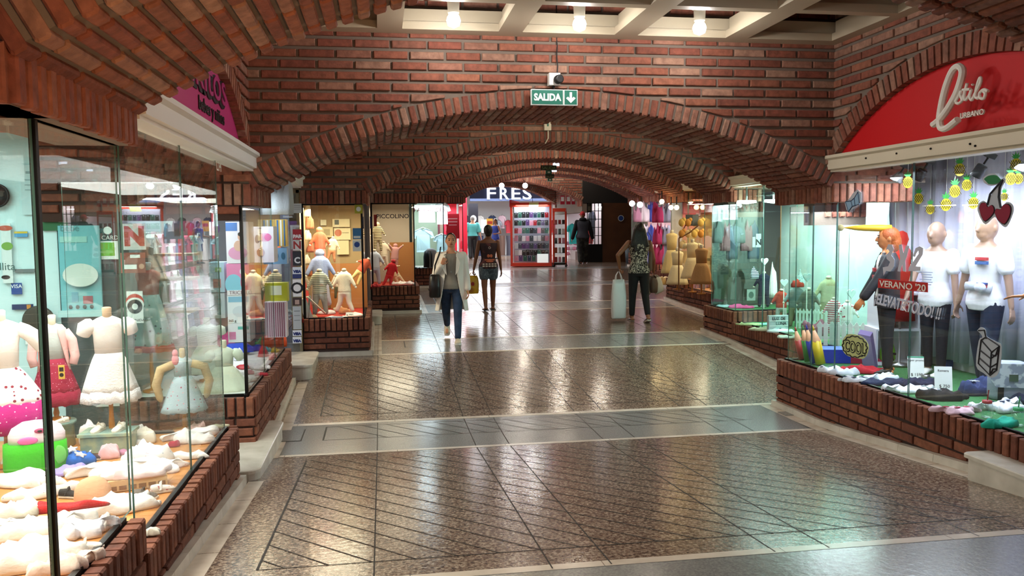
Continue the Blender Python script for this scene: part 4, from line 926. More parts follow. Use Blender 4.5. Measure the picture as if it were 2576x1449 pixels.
for nm, P in (('script_letter_s', [(1165, 842), (1200, 780), (1212, 752), (1208, 790), (1220, 830), (1190, 858), (1170, 850)]), ('script_letter_t', [(1222, 835), (1262, 690), (1240, 790), (1250, 828), (1280, 790)]), ('letter_bar', [(1225, 745), (1288, 738)]),
              ('script_letter_i', [(1280, 790), (1298, 745), (1284, 800), (1302, 828), (1325, 780)]), ('letter_dot', [(1306, 704), (1310, 698)]), ('script_letter_l', [(1318, 795), (1372, 690), (1372, 642), (1350, 690), (1330, 790), (1350, 815), (1365, 795)]),
              ('script_letter_o', [(1392, 745), (1365, 775), (1372, 812), (1400, 815), (1412, 775), (1392, 748), (1410, 742), (1436, 757)])): stroke(nm, P, .0095, red, SL, 3.80)
a, b_ = at(2414, 299, X=3.81), at(2474, 272, X=3.81)
text('lettering', 'URBANO', red, (3.815, a.y, a.z), (0, -1, 0), VZ, .052, SL, .006, 'LEFT', 0, .0005, fit=a.y-b_.y)
pk = fascia('shop_sign', -.98, 1, 3.6, 6.68, 0, mat('magenta_board', '#b8306f', .45)); tag(pk, 'magenta arched shop sign with rounded black and pink lettering', 'sign')
text('lettering_outline', 'Pecukitos', pk, (-1.035, 4.02, 2.64), VY, VZ, .33, mat('sign_black', '#180a10', .6), .003, 'LEFT', 0, .016, fit=1.94)
text('lettering', 'Pecukitos', pk, (-1.028, 4.035, 2.65), VY, VZ, .33, mat('magenta_letter', '#a8286c', .5), .003, 'LEFT', 0, .000, fit=1.91)
text('lettering', 'bebes y niños', pk, (-1.035, 5.12, 2.52), VY, VZ, .115, mat('sign_black', '#180a10', .6), .002, 'LEFT', 0, .002, fit=.80)
for k in range(1, 4):
    dz = (DZ[k]+DZ[k+1])/2
    o = fascia('lunette_panel', XR[k+1], -1, Y1[k], Y0[k+1], dz, mat('olive_panel', '#6d5230', .6)); tag(o, ['', 'brown panel in the blind arch over the pale green window', 'brown panel in the blind arch over the yellow lit window', 'brown panel in the blind arch over the pinkish window'][k], 'panel')
    o = fascia('lunette_panel', XL[k], 1, Y1[k], Y0[k+1], dz, mat('olive_panel', '#6d5230', .6)); tag(o, ['', 'brown panel in the blind arch beside the toy shop', 'brown panel in the blind arch beside the second stepped window', 'brown panel in the blind arch beside the window of white shirts'][k], 'panel')
# ------------------------------------------------------------------ the junction at the far end
RED = mat('kiosk_red', '#b8321a', .4); Z5 = .652
mb = wall_arch(6, 26.4, 27.0, 1.68, 6.56, .55, 4.4, left_ext=.0, right_ext=.0, nr=3); struct(mb.build('wall_arch', BW))
mb = wall_arch(7, 30.4, 31.0, 2.56, 6.52, .58, 4.4, left_ext=.9, right_ext=.0, nr=3); soldiers(mb, (0, 30.4, 0), VX, (0, -1, 0), 6.5, 6.9, 2.55, 2.72); struct(mb.build('wall_arch', BW))
mb = MB(); mb.box(6.56, 26.42, 2.3, 6.9, 31, 4.4, 1); soldiers(mb, (6.56, 0, 0), (0, -1, 0), (-1, 0, 0), -27, -26.4, 2.5, 2.68); course_wall(mb, (6.56, 0, 0), (0, -1, 0), (-1, 0, 0), -31, -26.4, 2.7, 4.4); struct(mb.build('wall_right', BW))
slab('wall_right', 6.58, 26.4, 2.6, 8.6, 26.5, 4.4, mat('dark_panel', '#150f0d', .7)); slab('wall_right', 7.22, 26.4, Z5, 8.6, 26.48, 2.6, mat('plywood', '#5e3513', .5, noise=(3, '#4b290e', .3, .7)))
slab('wall_right', 8.6, 23.4, .5, 8.7, 26.5, 4.4, DK); slab('wall_left', 1.45, 23.4, .5, 1.5, 36, 4.4, IW); slab('ceiling', 1.5, 23.4, 4.4, 8.7, 36, 4.5, DK); slab('ceiling', 1.5, 31, 3.7, 9.5, 36, 3.75, WHITE)
slab('wall_back', 1.5, 35.6, .5, 12, 35.7, 4.4, mat('shop_back', '#cfd0cf', .7)); slab('wall_right', 9.4, 26.5, .5, 9.5, 36, 4.4, mat('rose_wall', '#d8b6bd', .7))
# blue shop front with white letters
t = thing('shop_sign', 'dark blue shop front board with big white letters across the far end', 'sign', (5.3, 33.0, 3.26)); m_ = MB(); m_.box(-1.72, 0, -.36, 3.0, .1, .45); m_.build('board', mat('navy_board', '#2f3c5c', .5), t)
for s_, px in (('F', 1235), ('R', 1267), ('E', 1297), ('S', 1326)):
    p = at(px, 501, Y=32.95); text('letter', s_, t, p-Vector((5.3, 33.0, 3.26)), VX, VZ, .66, em('letter_glow', '#f4f8ff', 1.0), .03, 'CENTER', 0, .006, fit=.36)
# red and dark posters by the shop entrance
def wposter(px0, py0, px1, py1, Y, name, label, cat, m, parts=(), t=.03):
    a = at(px0, py0, Y=Y); b = at(px1, py1, Y=Y); return card(name, label, cat, ((a.x+b.x)/2, Y, (a.z+b.z)/2), VX, VZ, abs(b.x-a.x), abs(b.z-a.z), m, t, None, parts)
wposter(1163, 480, 1176, 642, 29, 'shop_banner', 'crimson upright banner at the entrance of the far shop', 'banner', mat('crimson', '#c8102e', .5))
wposter(1178, 512, 1204, 640, 32, 'shop_poster', 'dark poster with a white heart beside the crimson banner', 'poster', mat('ink', '#191722', .5), (('disc', 'white_heart', 0, .2, .12, .14, SW),))
wposter(1211, 553, 1232, 585, 33.5, 'shop_poster', 'white notice board inside the far shop behind the grey-haired man', 'poster', em('glowing_panel', '#ffffff', .8))  # plain board given a glow of its own, it is no lamp
wposter(1224, 550, 1240, 575, 31.5, 'shop_poster', 'yellow and red sale poster above the woman in denim shorts', 'poster', mat('sale_yellow', '#d8a33a', .5), (('red_band', 0, .1, .8, .3, mat('sale_red', '#b03a22', .5)),))
GC = ['#3d3a44', '#8a8f97', '#c8c5c0', '#b2353f', '#26324f', '#5b4338', '#d8b7c0', '#6b8f9a']; CN = ['charcoal', 'grey', 'white', 'red', 'navy', 'brown', 'pale pink', 'teal']
def hung_top(label, c, rz, w, h, m, cat='clothes', name='hanging_shirt', hanger=True, group=None, dress=False):
    t = thing(name, label, cat, c, rz, group); mb = MB()
    P = [(-.14, 0), (-.5, -.12), (-.62, -.38), (-.44, -.42), (-.36, -.27), (-.38 if not dress else -.62, -1), (.38 if not dress else .62, -1), (.36, -.27), (.44, -.42), (.62, -.38), (.5, -.12), (.14, 0), (0, -.06)]
    rings = []
    for y, q in ((-.018, .93), (-.03, 1), (.03, 1), (.018, .93)): rings.append([Vector((a*w*q, y*(1+.6*sin(i*2.3)), (b*q)*h)) for i, (a, b) in enumerate(P)])
    mb.loft(rings); mb.build('fabric', m, t, fix=True)
    if hanger: k = MB(); k.tube([(-.4*w, 0, -.07*h), (0, 0, .03), (.4*w, 0, -.07*h)], .006, 5); k.tube([(0, 0, .02), (0, 0, .08), (.02, 0, .1)], .003, 5); k.build('hanger', STEEL, t)
    return t
rnd = random.Random(4)
for i in range(16):
    x = 3.7+i*.24+rnd.uniform(-.04, .04); z = 2.35 if i % 2 else 2.55; c = i*5 % 8
    hung_top('%s garment hanging at the back of the far shop, %s rail' % (CN[c], 'lower' if i % 2 else 'upper'), (x, 34.6-.1*(i % 3), z-.2), rnd.uniform(-.6, .6), .3, .55, mat('cloth'+GC[c], GC[c], .85), group='%s garments on the %s rail of the far shop' % (CN[c], 'lower' if i % 2 else 'upper'))
for i in range(12):
    x = 3.8+i*.3; c = (i*3+1) % 8
    m_ = MB(); m_.loft([[Vector((x+rnd.uniform(-.02, .02)+.11*cos(a), 33.9+.11*sin(a), Z5+zz)) for a in [2*pi*j/10 for j in range(10)]] for zz in (.02, .5, .85)]); tag(m_.build('garment_bundle', mat('cloth'+GC[c], GC[c], .85)), '%s clothes bunched low on the rack of the far shop' % CN[c], 'clothes', '%s clothes low in the far shop' % CN[c])
# round globe lamps above the far arch
for px, lb in ((1262, 'round white globe lamp at the far arch, on the letter F side'), (1321, 'round white globe lamp at the far arch, on the cable side')):
    p = at(px, 467, Y=26.0); t = thing('globe_lamp', lb, 'lamp', p); m_ = MB(); m_.ell((0, 0, 0), .085, 16, 10); m_.build('globe', em('globe_glow', '#ffffff', 14), t, True); m_ = MB(); m_.tube([(0, 0, .07), (0, .1, .16), (0, .4, .2)], .012, 6); m_.build('arm', DARKM, t); light('POINT', p-Vector((0, .15, 0)), 14, (1, .97, .92), .08)
p0 = at(1334, 466, Y=24.6); p1 = at(1340, 507, Y=24.6); m_ = MB(); m_.tube([p0, p1, p1+Vector((.0, .1, -.05))], .007, 6); tag(m_.build('kiosk_cable', BLACK), 'black power cable hanging from the vault to the kiosk roof', 'cable')
# ------------------------------------------------------------------ kiosk of phone cases
A = Vector((3.80, 24.07, Z5)); B = Vector((4.97, 23.72, Z5)); u = (B-A).normalized(); v = Vector((-u.y, u.x, 0)); Wk = (B-A).length; rzk = atan2(u.y, u.x)
t = thing('phone_case_kiosk', 'red framed glass kiosk full of phone cases at the end of the corridor', 'kiosk', A, rzk)
HK = 1.9; Dk = 1.9
def kbox(nm, x0, y0, z0, x1, y1, z1, m): g_ = MB(); g_.box(x0, y0, z0, x1, y1, z1); return g_.build(nm, m, t)
kbox('base', 0, 0, .02, Wk, Dk, .12, RED); kbox('header', 0, -.02, HK-.13, Wk, .05, HK, RED); kbox('side_header', -.02, 0, HK-.12, .04, Dk, HK+.08, mat('kiosk_pink', '#c0405a', .4)); kbox('roof', 0, 0, HK-.03, Wk, Dk, HK, RED)
for x_ in (0, Wk-.06): kbox('post', x_, 0, .1, x_+.06, .06, HK, RED)
kbox('post', 0, Dk-.06, .1, .05, Dk, HK, RED)
SH = [.17, .34, .54, .76, .99, 1.22, 1.45]
for z_ in SH[1:-0]: kbox('shelf', .06, .06, z_-.012, Wk-.06, .45, z_, mat('shelf_glass', '#27323c', .2))
kbox('back_panel', .06, .47, .12, Wk-.06, .5, HK-.05, mat('kiosk_back', '#8f8d99', .6)); kbox('front_glass', .06, .015, .12, Wk-.06, .02, HK-.13, GLASS); kbox('side_glass', .01, .06, .12, .015, Dk-.06, HK-.12, GLASS); kbox('side_counter', .03, .55, .12, .06, Dk-.06, .85, mat('pinkish_panel', '#b98a98', .35))
rk = Matrix.Rotation(rzk, 3, 'Z')
CC = [('#141318', 'black'), ('#a3202c', 'red'), ('#44474f', 'grey'), ('#d9cfd2', 'white'), ('#5a3a6e', 'violet'), ('#23334a', 'navy'), ('#d48aa0', 'pink'), ('#2b5a4c', 'green')]
SN = ['bottom', 'second lowest', 'third lowest', 'middle', 'third highest', 'second highest', 'top']
rnd = random.Random(9)
for r_ in range(7):
    n = 9 if r_ else 8
    for i in range(n):
        if r_ == 0 and i > 4: continue
        x_ = .10+(Wk-.2)*(i+.5)/n; ci = rnd.choice([0, 0, 1, 2, 3, 4, 5, 6, 0, 7]) if r_ not in (3,) else rnd.choice([6, 3, 2, 6, 3]); m_ = MB(); w_, h_ = rnd.uniform(.050, .056), rnd.uniform(.15, .175)
        p = A+rk @ Vector((x_, .12+.05*rnd.random(), SH[r_]+.002)); th_ = .012
        P = []
        for cx, cz, a0 in ((w_-.01, h_-.01, 0), (-w_+.01, h_-.01, pi/2), (-w_+.01, .01, pi), (w_-.01, .01, 3*pi/2)):
            for q in range(3): a = a0+pi/4*q; P.append((cx+.01*cos(a), cz+.01*sin(a)))
        m_.poly((0, 0, 0), VX, VZ, (0, -1, 0), P, th_, .002); o = m_.build('phone_case', mat('case_'+CC[ci][1], CC[ci][0], .3), None, loc=p); o.rotation_euler = (-.12, 0, rzk+rnd.uniform(-.25, .25))
        tag(o, '%s phone case on the %s shelf of the red kiosk' % (CC[ci][1], SN[r_]), 'phone case', '%s phone cases on the %s kiosk shelf' % (CC[ci][1], SN[r_]))
        q_ = MB(); q_.lathe([(.010, 0), (.012, .003), (.0, .004)], (0, 0, 0), 10); k_ = q_.build('camera_hole', mat('case_ring', '#c9c9cf', .3), o); k_.rotation_euler = (pi/2, 0, 0); k_.location = (0, -th_, h_*.78)
p = A+rk @ Vector((.78, .1, .125)); m_ = MB(); m_.box(-.0, 0, 0, .33, .02, .26); o = m_.build('white_sign_board', em('kiosk_board_glow', '#e8eef0', .5), None, loc=p); o.rotation_euler = (0, 0, rzk); tag(o, 'blank white board standing on the bottom shelf of the red kiosk', 'board')  # brightness of this blank board is put in as emission
p = A+rk @ Vector((.70, -.03, 1.80)); o = card('price_card', 'pale yellow green handwritten card taped to the kiosk header', 'card', p, u, (u*.12+Vector((0, 0, 1))), .28, .2, mat('lime_paper', '#b9c27c', .7), .006, None, (('text', 'OFERTAS', 0, -.05, .05, mat('ink_g', '#4c5a3a', .6)),))
t = thing('glass_cabinet', 'narrow red glass cabinet on casters joined to the kiosk', 'cabinet', B+u*.03+Vector((0, 0, .0)), rzk)
for a_ in ((0, 0), (.36, 0), (0, .36), (.36, .36)): kbox('post', a_[0], a_[1], .06, a_[0]+.035, a_[1]+.035, 1.72, RED); g_ = MB(); g_.ell((a_[0]+.02, a_[1]+.02, .03), .03, 10, 6); g_.build('caster', BLACK, t)
kbox('base', 0, 0, .06, .395, .395, .12, DARKM); kbox('header', 0, -.01, 1.62, .395, .395, 1.72, RED); kbox('front_glass', .035, .01, .12, .36, .014, 1.62, GLASS)
for z_ in (.4, .68, .95, 1.25): kbox('shelf', .03, .03, z_, .365, .365, z_+.01, mat('shelf_glass', '#27323c', .2))
Bc = B+u*.03
for z_, nm in ((.13, 'floor'), (.41, 'lowest shelf'), (.69, 'second shelf'), (.96, 'third shelf'), (1.26, 'top shelf')):
    for i in range(3):
        ci = rnd.choice([0, 2, 3, 6, 1]); p = Bc+rk @ Vector((.09+i*.11, .12, z_+.002)); m_ = MB(); m_.box(-.04, -.012, 0, .04, .012, .16 if z_ < 1.2 else .12); o = m_.build('phone_case_box', mat('case_'+CC[ci][1], CC[ci][0], .3), None, loc=p); o.rotation_euler = (0, 0, rzk)
        tag(o, '%s boxed phone case on the %s of the narrow red cabinet' % (CC[ci][1], nm), 'box', '%s boxes on the %s of the narrow cabinet' % (CC[ci][1], nm))
# right of the kiosk: bright shop, grid door, plywood, bin
for i, px in enumerate((1415, 1430, 1443)):
    p = at(px, 503, Y=27.4); card('hanging_flyer', ['red and white flyer hanging in the far window, nearest the kiosk', 'red and white flyer between the two others in the far window', 'red and white flyer in the far window, farthest from the kiosk'][i], 'flyer', p, VX, VZ, .15, .3, mat('flyer_red', '#b3263c', .5), .01, None, (('white_block', 0, .1, .7, .5, SW),))
p = at(1443, 600, Y=29.5); t = hung_top('turquoise shirt on a form in the bright shop beside the man in the red cap', (p.x, 29.5, p.z+.55), .4, .5, .75, mat('turquoise', '#1fb3ad', .8))
for i in range(14):
    px = 1428+(i % 5)*9+rnd.uniform(-2, 2); py = 612+(i//5)*13; p = at(px, py, Y=29.6); ci = [6, 3, 6, 2, 1][i % 5]; m_ = MB(); m_.ell(p, (.10, .06, .07), 10, 6); tag(m_.build('soft_toy', mat('plush'+str(ci), CC[ci][0], .9)), '%s soft toy in the bright window behind the kiosk' % CC[ci][1], 'toy', '%s soft toys behind the kiosk' % CC[ci][1])
slab('wall_right', 6.9, 30.0, .5, 9.4, 30.1, 4.4, mat('bright_wall', '#e8dfe2', .6)); slab('wall_base_right', 6.9, 28.8, Z5, 9.4, 29.9, .95, mat('pale_base', '#9b8d88', .6))
t = struct(thing('door_1', 'dark glazed grid door', 'door', (6.72, 26.38, Z5)))
def dbox(nm, a, b, c, d, m, y0=-.02, y1=.03): g_ = MB(); g_.box(a, y0, b, c, y1, d); return g_.build(nm, m, t)
for a_ in (0, .125, .25, .375, .49): dbox('muntin', a_, .6, a_+.018, 1.95, DARKM)
for z_ in (.58, .87, 1.14, 1.41, 1.68, 1.93): dbox('muntin', 0, z_, .51, z_+.02, DARKM)
dbox('door_panel', 0, 0, .51, .6, DARKM); dbox('pane', .0, .6, .51, 1.95, GLASS, 0, .006)
hung_top('navy dress hanging behind the dark grid door', (7.02, 26.9, 2.35), 0, .22, .8, mat('navy_cloth', '#171b30', .8)); m_ = MB(); m_.box(6.74, 27.1, 1.25, 7.1, 27.2, 1.75); tag(m_.build('red_box', mat('signal_red', '#d01822', .5)), 'bright red crate behind the dark grid door', 'crate'); light('AREA', (7.0, 26.8, 2.5), 16, (1, .9, .92), .4, (0, 0, 0))
p = at(1562, 549, Y=26.37); card('notice_disc', 'round blue mandatory notice on the plywood wall', 'sign', p, VX, VZ, .02, .02, SW, .004, None, (('disc', 'white_rim', 0, 0, .10, .10, SW), ('disc', 'blue_disc', 0, 0, .085, .085, mat('notice_blue', '#1c3f8a', .5)), ('text', 'USO', 0, 0, .06, SW)))
m_ = MB(); b0 = at(1553, 657, Z=Z5); m_.lathe([(.13, 0), (.17, .52)], (0, 0, 0), 20); t = thing('litter_bin', 'grey litter bin with a dark liner by the plywood wall', 'bin', (b0.x, 25.6, Z5)); m_.build('bin_body', mat('bin_grey', '#56626b', .5), t, True); m_ = MB(); m_.lathe([(.175, .5), (.19, .56), (.12, .64), (.0, .62)], (0, 0, 0), 16, cap=False); m_.build('liner', BLACK, t, True)
m_ = MB(); x0 = b0.x+.2; m_.poly((0, 25.2, 0), VX, VZ, (0, -1, 0), [(x0, Z5), (x0+1.1, Z5), (x0+1.1, Z5+.75), (x0+.75, Z5+.75), (x0+.0, Z5+.3)], .3); tag(m_.build('ramp_block', mat('blue_grey_block', '#46505a', .6)), 'slanted blue grey block beside the litter bin', 'block')
# ================================================================== goods: helpers
def dots(name, base, dot, scale, r=.25, rough=.85, cols=None):
    key = ('dots', name)
    if key in _mc: return _mc[key]
    m = bpy.data.materials.new(name); m.use_nodes = True; nt = m.node_tree; b = nt.nodes['Principled BSDF']; N = nt.nodes.new; L = nt.links.new
    tc = N('ShaderNodeTexCoord'); v = N('ShaderNodeTexVoronoi'); v.inputs['Scale'].default_value = scale; v.inputs['Randomness'].default_value = .75; L(tc.outputs['Object'], v.inputs['Vector'])
    r_ = N('ShaderNodeValToRGB'); r_.color_ramp.interpolation = 'CONSTANT'; r_.color_ramp.elements[1].position = r; r_.color_ramp.elements[0].color = (*srgb(dot), 1); r_.color_ramp.elements[1].color = (*srgb(base), 1)
    L(v.outputs['Distance'], r_.inputs['Fac'])
    if cols:
        h = N('ShaderNodeSeparateColor'); L(v.outputs['Color'], h.inputs[0]); c2 = N('ShaderNodeValToRGB'); c2.color_ramp.interpolation = 'CONSTANT'
        while len(c2.color_ramp.elements) < len(cols): c2.color_ramp.elements.new(.5)
        for i, c in enumerate(cols): c2.color_ramp.elements[i].position = i/len(cols); c2.color_ramp.elements[i].color = (*srgb(c), 1)
        L(h.outputs[0], c2.inputs['Fac']); lt = N('ShaderNodeMath'); lt.operation = 'LESS_THAN'; lt.inputs[1].default_value = r; L(v.outputs['Distance'], lt.inputs[0])
        mx = N('ShaderNodeMix'); mx.data_type = 'RGBA'; L(lt.outputs[0], mx.inputs[0]); mx.inputs[6].default_value = (*srgb(base), 1); L(c2.outputs['Color'], mx.inputs[7]); L(mx.outputs[2], b.inputs['Base Color'])
    else: L(r_.outputs['Color'], b.inputs['Base Color'])
    b.inputs['Roughness'].default_value = rough; _mc[key] = m; return m
def stripes(name, a, c, scale, axis=2, w=.5):
    key = ('st', name)
    if key in _mc: return _mc[key]
    m = bpy.data.materials.new(name); m.use_nodes = True; nt = m.node_tree; b = nt.nodes['Principled BSDF']; N = nt.nodes.new; L = nt.links.new
    tc = N('ShaderNodeTexCoord'); s = N('ShaderNodeSeparateXYZ'); L(tc.outputs['Object'], s.inputs[0]); f = N('ShaderNodeMath'); f.operation = 'MULTIPLY'; f.inputs[1].default_value = scale; L(s.outputs[axis], f.inputs[0])
    g = N('ShaderNodeMath'); g.operation = 'FRACT'; L(f.outputs[0], g.inputs[0]); h = N('ShaderNodeMath'); h.operation = 'GREATER_THAN'; h.inputs[1].default_value = w; L(g.outputs[0], h.inputs[0])
    mx = N('ShaderNodeMix'); mx.data_type = 'RGBA'; L(h.outputs[0], mx.inputs[0]); mx.inputs[6].default_value = (*srgb(a), 1); mx.inputs[7].default_value = (*srgb(c), 1); L(mx.outputs[2], b.inputs['Base Color']); b.inputs['Roughness'].default_value = .85
    _mc[key] = m; return m
def fab(c, b=(55, .35)): return mat('fabric_'+c[1:], c, .9, bump=b)
SHIRT = [(-.16, .5), (-.5, .40), (-.44, .10), (-.30, .20), (-.28, -.5), (.28, -.5), (.30, .20), (.44, .10), (.5, .40), (.16, .5), (0, .43)]
SUIT = [(-.14, .5), (-.44, .42), (-.40, .22), (-.26, .26), (-.26, -.1), (-.30, -.5), (-.06, -.5), (0, -.2), (.06, -.5), (.30, -.5), (.26, -.1), (.26, .26), (.40, .22), (.44, .42), (.14, .5), (0, .44)]
def resample(P, n):
    P = P+[P[0]]; L = [0]
    for a, b in zip(P, P[1:]): L.append(L[-1]+math.hypot(b[0]-a[0], b[1]-a[1]))
    out = []
    for i in range(n):
        s = L[-1]*i/n; k = max(j for j in range(len(L)) if L[j] <= s+1e-9); k = min(k, len(P)-2); f = (s-L[k])/(L[k+1]-L[k]); out.append((P[k][0]+(P[k+1][0]-P[k][0])*f, P[k][1]+(P[k+1][1]-P[k][1])*f))
    return out
def cloth(label, pos, w, d, h, m, seed=1, shape=None, rz=0, name='folded_garment', cat='garment', group=None, parent=None):
    """a crumpled piece of clothing lying down: outline, rolled edge and wrinkled top"""
    rn = random.Random(seed); n = 48 if shape else 40
    P = resample(shape, n) if shape else [(.5*math.copysign(abs(cos(a))**.75, cos(a)), .5*math.copysign(abs(sin(a))**.75, sin(a))) for a in [2*pi*i/n for i in range(n)]]
    f1, f2, f3 = rn.uniform(.10, .16), rn.uniform(.05, .09), rn.uniform(0, 6.3)
    P = [(x*(1+f1*sin(i*.42+f3)+f2*sin(i*1.3+f3*2)+rn.uniform(-.02, .02)), y*(1+f1*sin(i*.37+f3+1)+f2*sin(i*1.1+f3)+rn.uniform(-.02, .02))) for i, (x, y) in enumerate(P)]
    R_ = [(rn.uniform(0, pi), rn.uniform(.7, 2.2)/(1 if shape else 1.1), rn.uniform(0, 6.3), rn.uniform(.6, 1)) for _ in range(4)]; u = max(.045, (w+d)*.10)
    def crease(x, y):
        s = 0
        for a, k, p, g_ in R_:
            t = (x*cos(a)+y*sin(a))/u*k+p+.8*sin((x*sin(a)-y*cos(a))/u*.7+p); s += g_*(1-abs(sin(t)))**1.6
        return s/2.0
    mb = MB(); rings = []
    for q, z in ((.97, 0), (1.0, .22), (.985, .5), (.94, .72), (.86, .88), (.76, .96), (.64, 1), (.52, 1), (.40, 1), (.28, 1), (.16, 1), (.05, 1)):
        rings.append([Vector((x*q*w*(1+(.03*sin(i*2.1) if q > .9 else 0)), y*q*d, max(0, h*z*(.50+.75*crease(x*q*w, y*q*d))))) for i, (x, y) in enumerate(P)])
    mb.loft(rings); o = mb.build(name, m, parent, True, loc=pos); o.rotation_euler = (0, 0, rz)
    if parent is None: tag(o, label, cat, group)
    return o
def on(px, py, z): p = at(px, py, Z=z); p.z = z; return p
def shoe1(label, pos, rz, m, L=.13, strap=None, sole=None, name='shoe', group=None):
    t = thing(name, label, 'shoe', pos, rz, group); rings = []; k = L/.13
    for y, w, h in ((-.065, .012, .028), (-.06, .021, .045), (-.03, .024, .048), (0, .024, .038), (.03, .028, .030), (.055, .024, .022), (.066, .010, .010)):
        rings.append([Vector((w*cos(a), y, max(0, h*(.5+.5*sin(a)))))*k for a in [2*pi*i/12 for i in range(12)]])
    mb = MB(); mb.loft(rings); mb.build('upper', m, t, True); b = MB(); b.loft([[Vector((x, y, z))*k for x, y in ((-.02, -.064), (-.026, 0), (-.03, .04), (-.012, .07), (.012, .07), (.03, .04), (.026, 0), (.02, -.064))] for z in (0, .009)]); b.build('sole', sole or mat('shoe_sole', '#d9cfc0', .6), t)
    if strap: s = MB(); s.tube([Vector(v)*k for v in ((-.026, -.02, .015), (0, -.01, .058), (.026, -.02, .015))], .004*k, 6, flat=(2.2, .7)); s.build('strap', strap, t)
    return t
OAK = mat('honey_wood', '#b5701f', .35)
def dress(label, loc, L, sw, hw, zn, bod, skirt, hem=None, sleeve=None, sl=.12, rz=0, stand=True, neck='#d9cdb4', sy=.55, ruff=0, jacket=None, seed=1, cat='dress', group=None, arms=None, hemh=.12, slr=.04, waist=.42, name='child_dress'):
    """child's dress on a dressmaker stand; loc is the foot of the stand, zn the height of the neck above it"""
    rn = random.Random(seed); t = thing(name, label, cat, loc, rz, group); top = zn-.03
    def ring(rx, z, rip=0, k=9, n=36, ph=0): return [Vector(((rx*(1+rip*sin(k*a+ph)))*cos(a), rx*sy*(1+rip*sin(k*a+ph))*sin(a), z+(rip*.12*sin(k*a*1.3+ph)))) for a in [2*pi*i/n for i in range(n)]]
    zw = top-L*waist; mb = MB(); w0 = sw/2
    mb.loft([ring(w0*.32, top+.008), ring(w0*.62, top-.004), ring(w0*.95, top-.022), ring(w0, top-.05), ring(w0*.86, top-L*waist*.5), ring(w0*.80, zw)]); mb.build('bodice', bod, t, True)
    zb = top-L; mb = MB(); ph = rn.uniform(0, 6); rs = []
    for i in range(7): f = i/6; rs.append(ring(w0*.80+(hw/2-w0*.80)*f**.8, zw-(zw-zb-(L*hemh if hem else 0))*f, .05*f+ruff*f, 11, 36, ph+f*.3))
    mb.loft(rs); mb.build('skirt', skirt, t, True)
    if hem:
        mb = MB(); z1 = zb+L*hemh; mb.loft([ring(hw/2, z1+.004, .055+ruff, 11, 36, ph+.3), ring(hw/2*1.04, (z1+zb)/2, .06+ruff, 11, 36, ph+.35), ring(hw/2*1.06, zb, .065+ruff, 11, 36, ph+.4)]); mb.build('hem_band', hem, t, True)
    if sleeve:
        for s in (-1, 1):
            mb = MB(); a = Vector((s*w0*.80, 0, top-.035)); e = a+Vector((s*sl*.75, .01, -sl*.85)); m_ = (a+e)/2+Vector((s*.012, 0, .012))
            mb.tube([a, a+(m_-a)*.5, m_, e, e+(e-m_).normalized()*.006], [slr*.75, slr, slr*1.05, slr*.8, slr*.62], 14); mb.build('sleeve', sleeve, t, True)
    if arms:
        for s in (-1, 1): mb = MB(); a = Vector((s*w0*.85, 0, top-.04)); mb.tube([a, a+Vector((s*.08, 0, -.03)), a+Vector((s*.11, .0, -.13)), a+Vector((s*.09, 0, -.22)), a+Vector((s*.085, 0, -.245))], [.028, .03, .028, .022, .008], 12); mb.build('arm', arms, t, True)
    if jacket:
        for s in (-1, 1):
            rs = []
            for z, q, g in ((top, .72, .5), (top-.04, 1.08, .35), (top-L*waist*.5, 1.06, .55), (top-L*waist*1.05, 1.1, .95), (top-L*waist*1.35, 1.2, 1.2)):
                arc = [(-pi/2+s*(g+(pi-g)*i/10)) for i in range(11)]; o_ = [Vector((w0*q*cos(a), w0*q*sy*1.1*sin(a), z)) for a in arc]; rs.append(o_+[Vector((p.x*.93, p.y*.9, p.z)) for p in o_[::-1]])
            mb = MB(); mb.loft(rs); mb.build('cardigan_side', jacket, t, True)
            mb = MB(); a = Vector((s*w0*.88, 0, top-.04)); mb.tube([a, a+Vector((s*.036, 0, -.06)), a+Vector((s*.05, -.01, -.16)), a+Vector((s*.036, -.02, -.21))], [.026, .029, .027, .024], 14); mb.build('cardigan_sleeve', jacket, t, True)
    mb = MB(); mb.lathe([(w0*.30, top-.02), (w0*.27, zn), (w0*.29, zn+.028), (w0*.2, zn+.034)], (0, 0, 0), 18); mb.build('neck_block', fab(neck), t, True)
    if stand:
        mb = MB(); mb.lathe([(.075, 0), (.078, .012), (.03, .02), (.014, .03), (.018, zb*.5), (.013, zb*.75), (.013, top-L*.3)], (0, 0, 0), 18); mb.build('stand', OAK, t, True)
    return t
